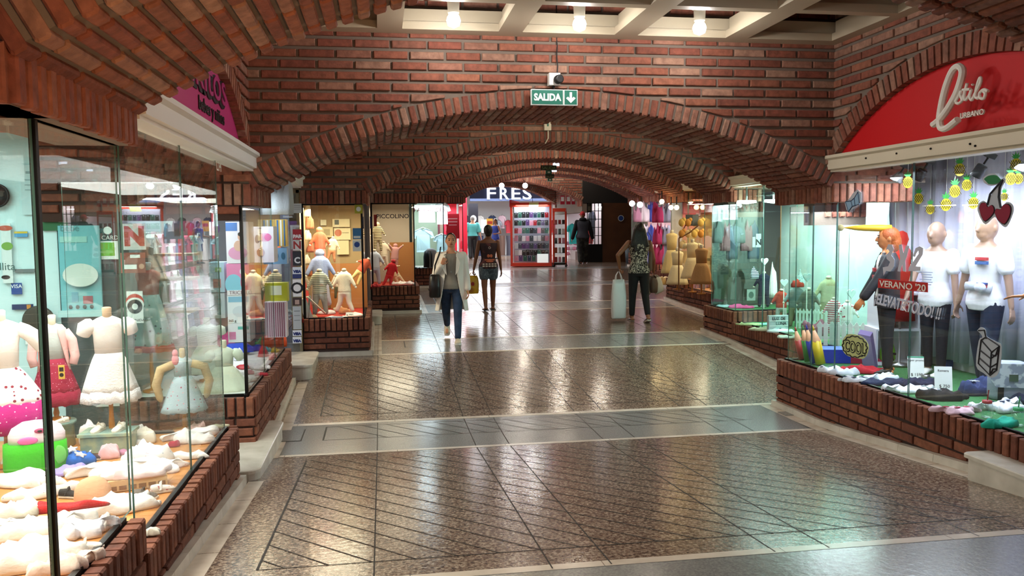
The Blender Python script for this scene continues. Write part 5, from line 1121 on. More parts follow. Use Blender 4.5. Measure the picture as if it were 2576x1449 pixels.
def doll(label, loc, H, rz, top, bottom, cat='outfit', name='baby_outfit', tilt=0, roll=0, hood=None, spread=.5, legs=.22, hatm=None, seed=0, limbs=True, armup=0, group=None):
    """a headless stuffed baby outfit: padded body, sleeves, legs and an optional hood"""
    t = thing(name, label, cat, loc, rot=(tilt, roll, rz), group=group); k = H; z0 = .42*k if legs else 0
    mb = MB(); mb.loft([[Vector((rx*k*cos(a), rx*.62*k*sin(a), z*k)) for a in [2*pi*i/18 for i in range(18)]] for rx, z in ((.12, .40), (.155, .46), (.14, .6), (.14, .75), (.135, .84), (.08, .9), (.05, .93))])
    for s in (-1, 1):
        a = Vector((s*.11*k, 0, .82*k)); e = a+Vector((s*.13*k, -.03*k, -.23*k*(1-armup))); cap(mb, a, e, .050*k, .038*k, 10)
        hd = MB(); hd.ell(e+(e-a).normalized()*.045*k, .028*k, 8, 6); hd.build('cuff', fab('#d8cbb8'), t, True)
    remesh(mb.build('top', top, t), .014 if H > .3 else .008, 2)
    mb = MB(); mb.ell((0, 0, .42*k), (.145*k, .10*k, .08*k), 14, 8)
    for s in (-1, 1):
        kn = Vector((s*.10*k, -.02*k, .22*k)); cap(mb, (s*.07*k, 0, .42*k), kn, .08*k, .06*k, 10); cap(mb, kn, (s*(.10+spread*.08)*k, -.03*k, .05*k), .06*k, .05*k, 10)
    remesh(mb.build('bottom', bottom, t), .014 if H > .3 else .008, 2)
    if hood: mb = MB(); mb.ell((0, .02*k, .96*k), (.085*k, .075*k, .075*k), 14, 9); mb.build('hood', hood, t, True)
    else: mb = MB(); mb.lathe([(.055*k, .92*k), (.05*k, .96*k), (.02*k, .975*k)], (0, 0, 0), 12); mb.build('neck_block', fab('#d8cbb8'), t, True)
    return t
# ================================================================== near left shop: deck of clothes
WHT = fab('#e9e4de'); IVR = fab('#e4dccb'); PNK = fab('#e3b3b8'); RSD = fab('#c8203a'); FLW = dots('floral_white', '#ebe6e2', '#c06a86', 55, .16, cols=['#c06a86', '#7a8fb0', '#d9a8b4', '#b98a9a'])
D1, D0 = .475, .63
dotw = dots('white_red_dots', '#efebe6', '#8c2138', 24, .20); magd = dots('magenta_white_dots', '#b81b78', '#e8c9da', 48, .22)
p = on(20, 1172, D1); dress('white dress with dark red dots and a magenta polka dot hem, partly out of frame', p, .63, .20, .40, .86, WHT, dotw, magd, WHT, .16, rz=.35, hemh=.26, slr=.042)
p = on(146, 1120, D1)
m_ = MB(); m_.lathe([(.10, 0), (.095, .13), (.11, .14), (.11, .155)], (0, 0, 0), 22); tag(m_.build('pedestal', mat('celadon_drum', '#7d9c93', .4, noise=(12, '#a9b592', .4, .6)), None, True, loc=p), 'small celadon drum under the stand of the crimson dress', 'stand')
dress('crimson floral dress under a pink cardigan on a wooden stand', p+Vector((0, 0, .156)), .50, .155, .26, .63, fab('#c8d0cc'), dots('crimson_floral', '#a01e3e', '#d98ea2', 70, .20), fab('#9a1c3c'), None, rz=.35, jacket=fab('#e6b4ae'), hemh=.16)
o = card('swing_tag', 'yellow and black swing tag pinned to the crimson dress', 'tag', at(155, 936, Y=p.y-.115), VX, VZ, .035, .085, mat('tag_yellow', '#d9b24a', .6), .004, None, (('block', 0, .2, .7, .3, BLACK), ('disc', 'black_ring', 0, -.2, .012, .012, BLACK)))
p2 = on(276, 1130, D1); m_ = MB(); m_.box(-.14, -.08, 0, .14, .08, .10); m_.box(-.15, -.1, .10, .15, .1, .118); tag(m_.build('pedestal', mat('celadon_drum', '#7d9c93', .4, noise=(12, '#a9b592', .4, .6)), None, loc=p2), 'low green block with a pale top carrying white baby shoes', 'stand')
m_ = MB(); m_.tube([(0, .09, .0), (0, .09, .62)], .01, 8)
dress('white lace dress with puffed sleeves hanging over the low green block', p2+Vector((0, .06, 0)), .52, .19, .31, .835, WHT, fab('#ece8e4', (90, .6)), fab('#f0ecea', (90, .9)), WHT, .08, rz=.3, slr=.048, ruff=.02, neck='#b79a7c')
for dx, lb in ((-.055, 'cream baby shoe on the low green block, beside the pole'), (.065, 'cream baby shoe on the low green block, nearer the glass')): shoe1(lb, p2+Vector((dx, -.02, .119)), pi-.2, IVR, .12, fab('#d8ccb8'))
m_ = on(168, 1075, .63)
for dx, lb in ((-.045, 'ivory baby shoe on the drum top, inner one of the pair'), (.05, 'ivory baby shoe on the drum top, outer one of the pair')): shoe1(lb, Vector((p.x+dx, p.y-.07, D1+.157)), pi-.9*(1 if dx > 0 else -1), IVR, .09, IVR)
p = on(425, 1112, D1); blu = dots('sky_floral', '#b9cfd6', '#b85c74', 34, .18, cols=['#b85c74', '#c98a96', '#a8405a', '#e0b6be'])
dress('pale blue floral sundress with stuffed cream arms near the glass', p+Vector((.03, .30, 0)), .36, .13, .29, .52, blu, blu, None, None, rz=.3, neck='#ccb184', arms=fab('#cdb184'), waist=.34)
m_ = MB(); m_.ell((0, 0, 0), (.022, .012, .035), 10, 7); m_.ell((0, 0, .04), (.018, .012, .025), 10, 7); tag(m_.build('hair_bow', fab('#e08c92'), None, True, loc=at(441, 905, Y=p.y-.02)), 'small coral bow at the neck of the pale blue sundress', 'bow')
# the soft toy bag
p = on(92, 1184, D1); t = thing('toy_bag', 'soft toy bag with a pink and white face over a bright green pocket', 'bag', p, .3); m_ = MB()
m_.loft([[Vector((.155*q*math.copysign(abs(cos(a))**.6, cos(a)), .07*q*sin(a), z)) for a in [2*pi*i/24 for i in range(24)]] for z, q in ((0, .95), (.02, 1.03), (.1, 1.02), (.165, 1.0))]); m_.build('green_pocket', fab('#3cb414'), t, True)
m_ = MB(); m_.loft([[Vector((.14*q*math.copysign(abs(cos(a))**.7, cos(a))+.01, .06*q*sin(a), z)) for a in [2*pi*i/24 for i in range(24)]] for z, q in ((.16, 1.0), (.21, 1.0), (.25, .86), (.28, .5), (.285, .2))]); m_.build('face', fab('#e8d6e0'), t, True)
m_ = MB(); m_.ell((-.03, -.062, .185), (.05, .01, .022), 14, 8); m_.build('pink_mouth', fab('#e06aa6'), t, True)
m_ = MB(); m_.ell((.03, -.058, .235), (.028, .01, .014), 14, 8); e_ = m_.build('eye', fab('#b04a70'), t, True); m_ = MB(); m_.ell((.03, -.068, .235), (.012, .004, .007), 10, 6); m_.build('pupil', BLACK, e_, True)
m_ = MB(); m_.ell((.11, -.055, .09), (.045, .01, .055), 14, 8); m_.build('green_ear', fab('#6fc25a'), t, True)
def star(r1, r2, h, n=5): return [((r1 if i % 2 == 0 else r2)*sin(pi*i/n), (r1 if i % 2 == 0 else r2)*cos(pi*i/n)) for i in range(2*n)][::-1]
p = on(182, 1166, D1); o = cloth('royal blue cloth with white stars beside the green toy bag', p, .20, .22, .07, fab('#1d5fb4'), 5, rz=.5)
for i, (a, b, c) in enumerate(((0, .0, .08), (.03, -.07, .06))): m_ = MB(); m_.poly((0, 0, 0), VX, VY, VZ, star(.035, .016, 0), .008); q = m_.build('white_star', WHT, o); q.location = (a, b, c); q.rotation_euler = (.4, 0, i)
cl = [  # px, py, w, d, h, material, shape, name, label
 (172, 1190, .20, .10, .045, fab('#9c8ccc'), None, 'bow', 'lilac bow lying in front of the green toy bag', 'bow'),
 (95, 1182, .14, .03, .02, fab('#3b9fc4'), None, 'ribbon', 'turquoise tassel peeping out under the green toy bag', 'ribbon'),
 (235, 1112, .15, .10, .13, FLW, None, 'sun_hat', 'white floral sun hat leaning by the low green block', 'hat'),
 (285, 1118, .36, .13, .05, FLW, None, 'baby_shirt', 'white floral baby shirt spread before the low green block', 'garment'),
 (366, 1112, .13, .09, .08, IVR, None, 'bonnet', 'cream bonnet with a dark ribbon behind the pile of whites', 'hat'),
 (345, 1100, .10, .05, .06, WHT, None, 'collar', 'pointed white bib standing behind the cream bonnet', 'bib'),
 (268, 1126, .09, .06, .05, fab('#9c2450'), None, 'bow', 'wine red bow beside the dark strapped shoe', 'bow'),
 (277, 1150, .11, .09, .07, PNK, None, 'baby_hat', 'pale pink knitted baby hat next to the wine red bow', 'hat'),
 (312, 1142, .09, .06, .02, fab('#b87a96'), None, 'headband', 'mauve headband next to the pale pink baby hat', 'headband'),
 (372, 1160, .26, .16, .10, FLW, None, 'romper', 'white romper with tiny flowers heaped behind the box', 'garment'),
 (478, 1105, .34, .20, .06, WHT, SHIRT, 'baby_shirt', 'white cotton shirt spread near the far corner of the glass', 'garment'),
 (508, 1112, .15, .11, .055, fab('#ddd8d2'), None, 'lace_bonnet', 'white lace bonnet on the far cotton shirt', 'hat'),
 (453, 1153, .30, .08, .035, WHT, None, 'muslin', 'long white muslin with a wooden edge near the glass', 'garment'),
 (438, 1122, .07, .045, .035, fab('#b0243c'), None, 'baby_shoe', 'crimson baby bootee with a strap among the whites', 'shoe'),
 (492, 1084, .13, .06, .05, fab('#c9a8a0'), None, 'shoe_pair', 'blush pink laced bootees in the far corner of the deck', 'shoe'),
 (545, 1078, .18, .06, .03, fab('#d8cfae'), None, 'flower_band', 'cream flower headband tucked in the far corner of the glass', 'headband'),
 (405, 1185, .30, .12, .05, FLW, SUIT, 'romper', 'white and pink romper with a scalloped cuff hanging over the box edge', 'garment'),
 (290, 1192, .46, .20, .06, WHT, SHIRT, 'baby_shirt', 'big white long-sleeved shirt behind the peach hat', 'garment'),
 (330, 1247, .18, .04, .012, fab('#c88fc0'), None, 'ribbon', 'lilac ribbon lying in front of the wooden box', 'ribbon'),
 (391, 1270, .05, .035, .02, WHT, None, 'sock', 'tiny rolled white sock near the edge channel', 'sock'),
 (288, 1282, .34, .22, .06, WHT, None, 'blanket', 'white fleece blanket heap between peach hat and the edge channel', 'blanket'),
 (62, 1218, .42, .14, .06, WHT, None, 'blanket', 'white padded blanket behind the black ballet shoes', 'blanket'),
 (55, 1165, .18, .10, .06, IVR, None, 'baby_hat', 'ivory round hat at the foot of the dotted dress stand', 'hat'),
 (110, 1246, .34, .10, .05, FLW, None, 'baby_shirt', 'white shirt with pink print behind the red cloth', 'garment'),
 (384, 1345, .06, .04, .03, IVR, None, 'sock', 'cream sock by the broken step of the brick base', 'sock')]
for i, (px, py, w, d, h, m, shp, nm, lb, ct) in enumerate(cl): cloth(lb, on(px, py, D1), w, d, h, m, i+3, shp, .35 if shp else random.Random(i).uniform(-.5, .6), nm, ct)
for px, py, rz_, m, lb in ((120, 1220, 1.2, '#1c1917', 'black ballet shoe behind the dark window post'), (178, 1250, 1.35, '#1d1a18', 'black ballet shoe with ankle strap beside the peach hat'), (232, 1155, 1.5, '#33202a', 'dark plum shoe with two white straps near the toy bag'), (226+30, 1232, 1.9, '#2c2624', 'black shoe half hidden behind the peach hat')):
    shoe1(lb, on(px, py, D1), rz_-pi, fab(m), .115, WHT if 'plum' in lb else fab(m))
shoe1('grey gladiator baby sandal near the edge channel', on(366, 1252, D1), -1.8, fab('#6d625a'), .12, fab('#463c36')); shoe1('white shoe with red roses beside the grey sandal', on(410, 1236, D1), -1.1, dots('rose_shoe', '#e6ddd4', '#b8404c', 60, .25), .12, WHT)
p = on(235, 1262, D1); m_ = MB(); m_.lathe([(.075, 0), (.088, .02), (.082, .07), (.055, .11), (.02, .125), (.0, .127)], (0, 0, 0), 20, sy=.8, cap=False); tag(m_.build('sun_hat', fab('#e2ab84'), None, True, loc=p), 'peach cloth baby hat in front of the black shoes', 'hat')
p = on(347, 1222, D1); t = thing('wooden_box', 'pale wooden gift box with a pink and white blanket folded on top', 'box', p, .3); m_ = MB(); m_.box(-.14, -.06, 0, .14, .06, .055); m_.build('box_body', mat('pine', '#d8b888', .5), t)
m_ = MB()
for i in range(6): m_.box(-.135+.046*i, -.062, .006, -.10+.046*i, -.058, .028)
m_.build('print_strip', mat('box_print', '#8a6a4c', .6), t); o = cloth('', (0, 0, .056), .30, .15, .05, fab('#eed9d8'), 22, parent=t, name='folded_blanket')
# nearer deck
cl = [(100, 1290, .46, .06, .035, fab('#c81e22'), None, 'scarf', 'bright red cloth running behind the nearest heap of whites', 'scarf'),
 (80, 1345, .50, .16, .07, WHT, SHIRT, 'baby_shirt', 'white hooded cardigan with small embroidery nearest the window post', 'garment'), (205, 1345, .30, .12, .05, fab('#dcdbe4'), SUIT, 'romper', 'white romper with a grey leg lying toward the edge channel', 'garment'),
 (262, 1326, .05, .12, .045, fab('#d5d0cc'), None, 'rattle', 'curved white plush rattle by the edge channel', 'toy'),
 (40, 1425, .40, .18, .08, WHT, None, 'blanket', 'plump white quilt at the bottom corner of the window', 'blanket'), (150, 1430, .30, .14, .05, fab('#e8cfc2'), SHIRT, 'baby_shirt', 'peach tinted shirt at the near end of the deck', 'garment'),
 (10, 1362, .06, .06, .03, fab('#d9cf6a'), None, 'sock', 'small yellow sock at the picture edge among the whites', 'sock'), (10, 1300, .3, .12, .06, IVR, None, 'baby_hat', 'ivory hat behind the end of the red cloth', 'hat')]
for i, (px, py, w, d, h, m, shp, nm, lb, ct) in enumerate(cl): cloth(lb, on(px, py, D0), w, d, h, m, i+50, shp, .2, nm, ct)
for px, py, lb in ((198, 1402, 'white baby bootee at the near edge of the deck'), (222, 1382, 'white baby bootee just behind the other at the deck edge')): shoe1(lb, on(px, py, D0), -1.2, WHT, .10, fab('#cfd2cc'))
# ------------------------------------------------------------------ papers and stickers on the shop's inner wall
CARD = lambda c: mat('paper_'+c[1:], c, .6)
slab('wall_inner', -2.42, 6.73, .2, -2.02, 6.77, 2.0, mat('dark_teal_door', '#2c4547', .5))
Yp = 6.70
wposter(50, 415, 124, 540, Yp, 'notice', 'tall pale printed notice on the cyan wall beside the window post', 'notice', CARD('#bcd4d6'), (('line', 0, .35, .6, .05, CARD('#7f9a9c')), ('line', 0, .2, .7, .02, CARD('#8fa8aa')), ('line', 0, .1, .7, .02, CARD('#8fa8aa')), ('line', 0, 0, .7, .02, CARD('#8fa8aa'))), .006)
wposter(138, 418, 217, 470, Yp-.01, 'notice', 'white notice with a grey map pin on the cyan wall', 'notice', CARD('#c9d2cf'), (('disc', 'pin', -.33, .1, .035, .045, CARD('#5b7370')), ('line', .12, .25, .5, .06, CARD('#7a8784')), ('line', .12, .05, .6, .05, CARD('#8d9895')), ('line', 0, -.32, .9, .14, CARD('#6e7b78'))), .006)
wposter(128, 446, 210, 490, Yp, 'safety_sign', 'green emergency sign half covered by the map pin notice', 'sign', CARD('#1f6a4e'), (('text', 'NCIA', -.15, -.42, .06, CARD('#b9c9bf')),), .004)
wposter(228, 425, 295, 489, Yp-.02, 'notice', 'yellow notice with a blue label on the shop wall', 'notice', CARD('#d9c21c'), (('blue_label', 0, -.08, .6, .42, CARD('#2c6c9c')), ('text', 'Kadicard', 0, -.12, .05, CARD('#b9cfd8'))), .006)
wposter(103, 540, 172, 580, Yp, 'payment_sticker', 'dark green sticker with a small VISA mark', 'sticker', CARD('#1d5c33'), (('white_strip', .3, .15, .3, .25, CARD('#c0c8c0')), ('visa_patch', .38, -.33, .3, .26, SW), ('text', 'VISA', .38, -.42, .045, CARD('#1b2a5e'))), .006)
wposter(28, 712, 56, 740, Yp, 'payment_sticker', 'small square blue VISA sticker on the cyan wall', 'sticker', CARD('#24478c'), (('text', 'VISA', 0, .05, .04, SW),), .006)
wposter(36, 582, 70, 596, Yp, 'payment_sticker', 'little yellow and blue sticker on the cyan wall', 'sticker', CARD('#4c92c0'), (('yellow_band', 0, .3, 1, .35, CARD('#c9b03a')),), .006)
wposter(38, 677, 88, 685, Yp, 'payment_sticker', 'narrow grey strip sticker on the cyan wall', 'sticker', CARD('#6c7474'), (), .006); wposter(30, 766, 84, 778, Yp, 'payment_sticker', 'narrow navy sticker with an orange end on the cyan wall', 'sticker', CARD('#1c2f5c'), (('orange_end', .3, 0, .2, .8, CARD('#c08038')),), .006)
wposter(0, 562, 34, 712, Yp-.01, 'poster', 'white doodled poster with green and red scribbles at the picture edge', 'poster', CARD('#c9d6d4'), (('disc', 'red_scribble', 0, .42, .05, .02, CARD('#b04a30')), ('disc', 'green_scribble', .1, .12, .04, .03, CARD('#6c9a3c')), ('text', 'llita', 0, -.28, .08, CARD('#3f5f5c')), ('disc', 'black_scribble', -.2, -.4, .03, .015, BLACK)), .006)
wposter(62, 812, 72, 866, Yp-.01, 'payment_sticker', 'white VISA sticker partly hidden by the dresses', 'sticker', SW, (('text', 'SA', 0, .2, .06, CARD('#16264e')), ('text', 'A', 0, -.3, .06, CARD('#16264e'))), .006)
o = wposter(146, 568, 260, 792, Yp-.03, 'baby_towel', 'turquoise baby towel with an embroidered train hanging on the wall', 'towel', fab('#6fb2b8'), (), .02)
for nm, u_, v_, w_, h_, c in (('train_engine', .12, -.30, .18, .08, '#9c4a54'), ('train_cab', -.12, -.27, .12, .10, '#5e9cae'), ('fence_strip', 0, -.44, .9, .07, '#a9d0d0'), ('cloud', -.1, .32, .5, .06, '#8fc4bc')):
    b_ = MB(); dx, dz = .38*u_, .74*v_; b_.box(dx-.19*w_, -.016, dz-.37*h_, dx+.19*w_, -.009, dz+.37*h_); b_.build(nm, CARD(c), o)
wh = MB()
for i in range(4):
    w1_ = MB(); w1_.ell((-.08+.05*i, -.014, -.275), (.014, .004, .016), 10, 6); w1_.build('train_wheel', BLACK, o)
text('lettering', 'bebé', o, (-.13, -.013, .30), VX, VZ, .07, CARD('#4f8488'), .001)
o = card('open_sign', 'oval cream sign reading Abierto hanging before the turquoise towel', 'sign', at(203, 692, Y=Yp-.08), VX, VZ, .02, .02, CARD('#c9d0c8'), .01, None, (('disc', 'oval_plate', 0, 0, .125, .088, CARD('#c6d0c8')), ('text', 'Abierto', 0, -2.5, .06, CARD('#1f2a2a'), .002), ('text', 'Cerrado', 0, 1.2, .028, CARD('#5d6f6c'))))
o = MB(); o.lathe([(.0, 0), (.115, 0), (.115, .012), (.10, .02), (.0, .012)], (0, 0, 0), 28, cap=False); q = o.build('straw_hat', mat('brown_felt', '#3a352b', .5), None, True, loc=at(98, 807, Y=Yp-.02)); q.rotation_euler = (pi/2, 0, 0); tag(q, 'round dark brown hat hanging on the cyan wall', 'hat')
o = MB(); o.lathe([(.09, 0), (.09, .02), (.078, .02), (.078, .006), (0, .006)], (0, 0, 0), 28, cap=False); q = o.build('wall_clock', BLACK, None, True, loc=at(-8, 492, Y=Yp-.02)); q.rotation_euler = (pi/2, 0, 0); tag(q, 'black rimmed wall clock cut by the picture edge', 'clock')
wposter(250, 562, 302, 606, Yp, 'payment_sticker', 'black CARD sticker with a white diamond outline', 'sticker', CARD('#121413'), (('disc', 'diamond', -.1, .1, .03, .03, SW), ('text', 'CARD', 0, -.42, .045, SW)), .006); wposter(250, 606, 302, 652, Yp, 'payment_sticker', 'lime green and white sticker below the black CARD one', 'sticker', SW, (('lime_block', -.1, .05, .7, .72, CARD('#6db81e')),), .006)
wposter(232, 494, 292, 552, Yp-.01, 'payment_sticker', 'pale sticker with a red arc and the letters Arg', 'sticker', CARD('#a9b5b2'), (('disc', 'red_arc', .1, .1, .055, .055, CARD('#a01c2c')), ('disc', 'arc_centre', .1, .05, .038, .038, CARD('#a9b5b2')), ('text', 'Arg', -.2, -.42, .06, CARD('#222828'))), .006)
Yq = 6.66
wposter(308, 563, 368, 628, Yq, 'payment_sticker', 'white sticker with a big orange red letter N', 'sticker', CARD('#cfd2cd'), (('text', 'N', 0, -.30, .19, CARD('#b8412c'), .012),), .006)
wposter(302, 636, 367, 686, Yq, 'payment_sticker', 'brick coloured sticker reading ICOS with two white strips', 'sticker', CARD('#8c4430'), (('white_strip', .1, .32, .4, .16, SW), ('white_strip', -.1, -.2, .5, .22, SW), ('text', 'ICOS', -.1, -.27, .05, CARD('#30211c')), ('disc', 'pale_disc', .35, -.18, .02, .02, CARD('#c99a80'))), .006)
wposter(318, 733, 362, 812, Yq, 'payment_sticker', 'white sticker with a red arc over a thick black ring', 'sticker', SW, (('disc', 'red_arc', 0, .15, .066, .066, CARD('#c8402c')), ('disc', 'arc_mask', 0, .08, .066, .055, SW), ('disc', 'black_ring', 0, .02, .055, .055, CARD('#15211f')), ('disc', 'ring_hole', 0, .02, .022, .024, SW), ('text', 'COMUNIDAD', 0, -.45, .028, BLACK)), .006)
text('shop_number_tmp', 'L14', None, at(545, 428, X=-1.05), VY, VZ, .11, SW, .001); o = COL.objects['shop_number_tmp']; o.name = 'shop_number'; tag(o, 'small white shop number L14 on the glass below the magenta sign', 'lettering')
# ------------------------------------------------------------------ toy shop window under the first arch
DD = .5; Ya = 7.3
p = Vector((-1.86, 7.02, DD)); dress('dress with a red halter top and a bird print skirt on a tall stand', p, .66, .19, .33, 1.02, fab('#b03a24'), dots('bird_print', '#9fb9b2', '#3d4a48', 26, .22, cols=['#3d4a48', '#b05a4a', '#dfe4dc', '#c9a8a0']), fab('#a02a28'), None, rz=.2, waist=.30, hemh=.07, neck='#b9c4c2')
p = Vector((-1.50, 7.42, DD)); dress('ivory baptism dress hanging low behind the pale blue sundress', p, .42, .2, .4, .52, fab('#cfd4c6'), fab('#cfd4c6'), None, fab('#cfd4c6'), .06, stand=True, rz=.2)
p = Vector((-1.28, 6.95, DD)); dress('ivory satin gown with a full skirt at the corner of the toy shop window', p, .36, .17, .42, .38, fab('#d8d8c4'), fab('#dcdcc8'), None, fab('#d5d5c2'), .08, rz=.2, stand=True)
HB = [('#a8314a', 'crimson'), ('#4a3a5e', 'plum'), ('#c7cdb4', 'cream'), ('#3d5f7c', 'blue'), ('#d8b2bc', 'pink'), ('#6b2a34', 'maroon')]
for i, (px, py, c) in enumerate(((408, 560, 2), (424, 570, 5), (440, 540, 0), (452, 600, 1), (468, 555, 4), (474, 610, 0), (490, 565, 3), (432, 630, 3), (498, 600, 5))):
    q = at(px, py-18, Y=7.25); cloth('%s small bag hanging in the toy shop window, %s' % (HB[c][1], ['behind the halter dress', 'by the rail end', 'topmost by the rail', 'below the rail middle', 'under the purple fringe sign', 'lowest under the fringe sign', 'farther along the rail', 'lowest by the halter dress', 'at the end of the lower row'][i]), q, .12, .05, .17, fab(HB[c][0]), i, None, .2, 'fabric_bag', 'bag').rotation_euler[0] = 0
m_ = MB(); a_, b_ = at(395, 518, Y=7.28), at(560, 520, Y=7.28); m_.tube([a_, b_], .012, 8); tag(m_.build('hanging_rail', STEEL), 'steel rail holding the small fabric bags', 'rail')
for i, py in enumerate((640, 700, 780)): a_ = at(430, py, Y=7.5); m_ = MB(); m_.box(a_.x-.12, 7.3, a_.z-.01, a_.x+.22, 7.6, a_.z+.01); tag(m_.build('wooden_shelf', mat('shelf_pine', '#a9865a', .5)), ['upper', 'middle', 'lower'][i]+' small wooden shelf in the toy shop window', 'shelf')
o = wposter(478, 536, 548, 574, 7.1, 'fringe_sign', 'purple fringed sign hanging in the toy shop window', 'sign', CARD('#6a2f9a'), (), .02)
for i in range(8): b_ = MB(); b_.ell((-.10+.03*i, -.012, -.055-.012*(i % 2)), (.012, .006, .035), 8, 6); b_.build('fringe_strip', CARD('#8a4cc0'), o, True)
# stacked boxes facing the corridor
def tbox(px0, py0, px1, py1, Y, d, label, c, parts=(), name='toy_box', emis=0):
    a = at(px0, py0, Y=Y); b = at(px1, py1, Y=Y); w, h = b.x-a.x, a.z-b.z; mb = MB(); mb.box(-w/2, 0, 0, w/2, d, h)
    o = mb.build(name, mat('box_'+c[1:], c, .4), None, loc=(a.x+w/2, Y, b.z)); tag(o, label, 'box')
    for i, q in enumerate(parts):
        if q[0] == 'text': text('lettering', q[1], o, (q[2]*w, -.003, (q[3]+.5)*h), VX, VZ, q[4], q[5], .0015, 'CENTER')
        else:
            b_ = MB(); P = [(q[1]*w+q[3]*w*cos(2*pi*k/20), (q[2]+.5)*h+q[4]*h*sin(2*pi*k/20)) for k in range(20)] if q[-1] == 'o' else [(q[1]*w-q[3]*w/2, (q[2]+.5)*h-q[4]*h/2), (q[1]*w+q[3]*w/2, (q[2]+.5)*h-q[4]*h/2), (q[1]*w+q[3]*w/2, (q[2]+.5)*h+q[4]*h/2), (q[1]*w-q[3]*w/2, (q[2]+.5)*h+q[4]*h/2)]
            b_.poly((0, 0, 0), VX, VZ, (0, -1, 0), P, .001+.0007*i); b_.build(q[0], mat('ink_'+q[5][1:], q[5], .5), o)
    return o
tbox(567, 558, 628, 662, 7.6, .3, 'white baby bath box with a bathing baby picture in a pink tub', '#ece9ee', (('blue_patch', -.25, .38, .5, .2, '#4a7ab8'), ('tub_picture', 0, -.25, .42, .16, '#e39cc0', 'o'), ('baby_picture', .05, -.08, .22, .13, '#e0b49a', 'o'), ('baby_head', .12, .14, .11, .09, '#e0b49a', 'o'), ('baby_hair', .12, .2, .10, .05, '#2c211e', 'o')))
tbox(569, 664, 629, 742, 7.6, .3, 'pink and sky blue tricycle box with white hearts, lettered TRICICLO', '#e87fb4', (('sky_patch', -.2, -.15, .38, .32, '#7cc8e0', 'o'), ('heart_patch', .2, .25, .12, .1, '#f4eef2', 'o'), ('rose_patch', .35, -.1, .25, .3, '#d8487e', 'o'), ('white_band', 0, -.42, 1, .16, '#ece6ea'), ('text', 'TRICICLO', .1, -.47, .045, CARD('#5a3550'))))
tbox(571, 744, 630, 812, 7.6, .3, 'white box with a toy car picture below the tricycle box', '#e6ecf2', (('sky_patch', 0, .36, .9, .2, '#7cb8d8'), ('car_picture', .05, -.08, .33, .2, '#cfd8e2', 'o'), ('wheel_picture', .3, -.25, .12, .14, '#39414c', 'o'), ('text', '365 g', -.3, -.45, .03, BLACK)))
tbox(573, 814, 630, 860, 7.6, .3, 'low white box with teal and pink drawings at the bottom of the stack', '#e8e4ea', (('teal_patch', .2, .25, .5, .16, '#5ab0a8'), ('pink_patch', -.3, -.15, .3, .4, '#d87aa8')))
tbox(636, 570, 690, 660, 8.2, .3, 'white play mat box with pink bat shape and round crimson label', '#ede6ea', (('bat_shape', .1, .2, .30, .12, '#e07aa8', 'o'), ('crimson_disc', -.15, -.22, .2, .12, '#8c2048', 'o'), ('grey_disc', -.3, .15, .12, .12, '#6b5a70', 'o')))
tbox(640, 662, 672, 720, 8.3, .2, 'brown cardboard box with a yellow toy picture', '#9a6a40', (('yellow_picture', .05, 0, .7, .55, '#c9b83a'), ('orange_patch', .2, -.1, .2, .2, '#c8622e')))
tbox(692, 552, 722, 620, 8.7, .15, 'tall pack with yellow, white and blue stripes', '#c9a44a', (('blue_stripe', -.3, 0, .15, .95, '#3a6a9c'), ('white_stripe', 0, 0, .15, .95, '#e6e2d8'), ('blue_stripe', .3, 0, .12, .95, '#3a6a9c')))
tbox(684, 624, 722, 664, 8.7, .15, 'blue window box with two toy trucks', '#7da6c9', (('truck_picture', -.2, 0, .14, .22, '#3f6f8c', 'o'), ('truck_picture', .25, 0, .14, .22, '#3f6f8c', 'o')))
tbox(680, 712, 724, 758, 8.7, .15, 'lime yellow pack with a white picture in the middle of the shelf', '#b8b82a', (('white_patch', -.1, .1, .5, .5, '#e6e8c8'),))
tbox(672, 760, 722, 848, 8.6, .15, 'white gift bag with diagonal crimson stripes', '#e6d8dc', tuple(('crimson_stripe', -.4+.11*i, 0, .04, .96, '#8c3a5c') for i in range(8)), 'gift_bag')
tbox(525, 660, 566, 735, 7.7, .2, 'pale blue blister box seen through the corner glass', '#8fb0ba', (('red_patch', 0, -.2, .5, .3, '#a0564c'), ('green_patch', .1, .25, .4, .15, '#6c9a4c')))
tbox(527, 738, 567, 800, 7.7, .2, 'grey white box with a bear picture seen through the corner glass', '#a9b4b6', (('bear_picture', 0, .1, .3, .3, '#8d9698', 'o'),))
cloth('magenta toy basket behind the ivory satin gown', on(550, 872, DD), .30, .2, .14, fab('#c0407c'), 71, name='toy_basket', cat='basket'); cloth('lime cushion behind the stuffed cream arms', on(415, 905, DD), .2, .14, .14, fab('#a9a82e'), 72, name='cushion', cat='cushion')
p = on(600, 893, DD); t = thing('toy_car', 'bright blue toy car with yellow wheels in the window corner', 'toy', p, .2); m_ = MB(); m_.loft([[Vector((x*.15, y*.06, z)) for x, y in ((-1, -1), (1, -1), (1, 1), (-1, 1))] for z in (.03, .07)]+[[Vector((x*.09, y*.05, .12)) for x, y in ((-1, -1), (1, -1), (1, 1), (-1, 1))]]); m_.build('car_body', mat('toy_blue', '#1643c4', .3), t)
for x_ in (-.09, .09): m_ = MB(); m_.lathe([(.032, -.07), (.032, -.05)], (0, 0, 0), 16); w_ = m_.build('wheel', mat('toy_yellow', '#d8b818', .3), t, True); w_.rotation_euler = (pi/2, 0, 0); w_.location = (x_, -.12*0, .03)
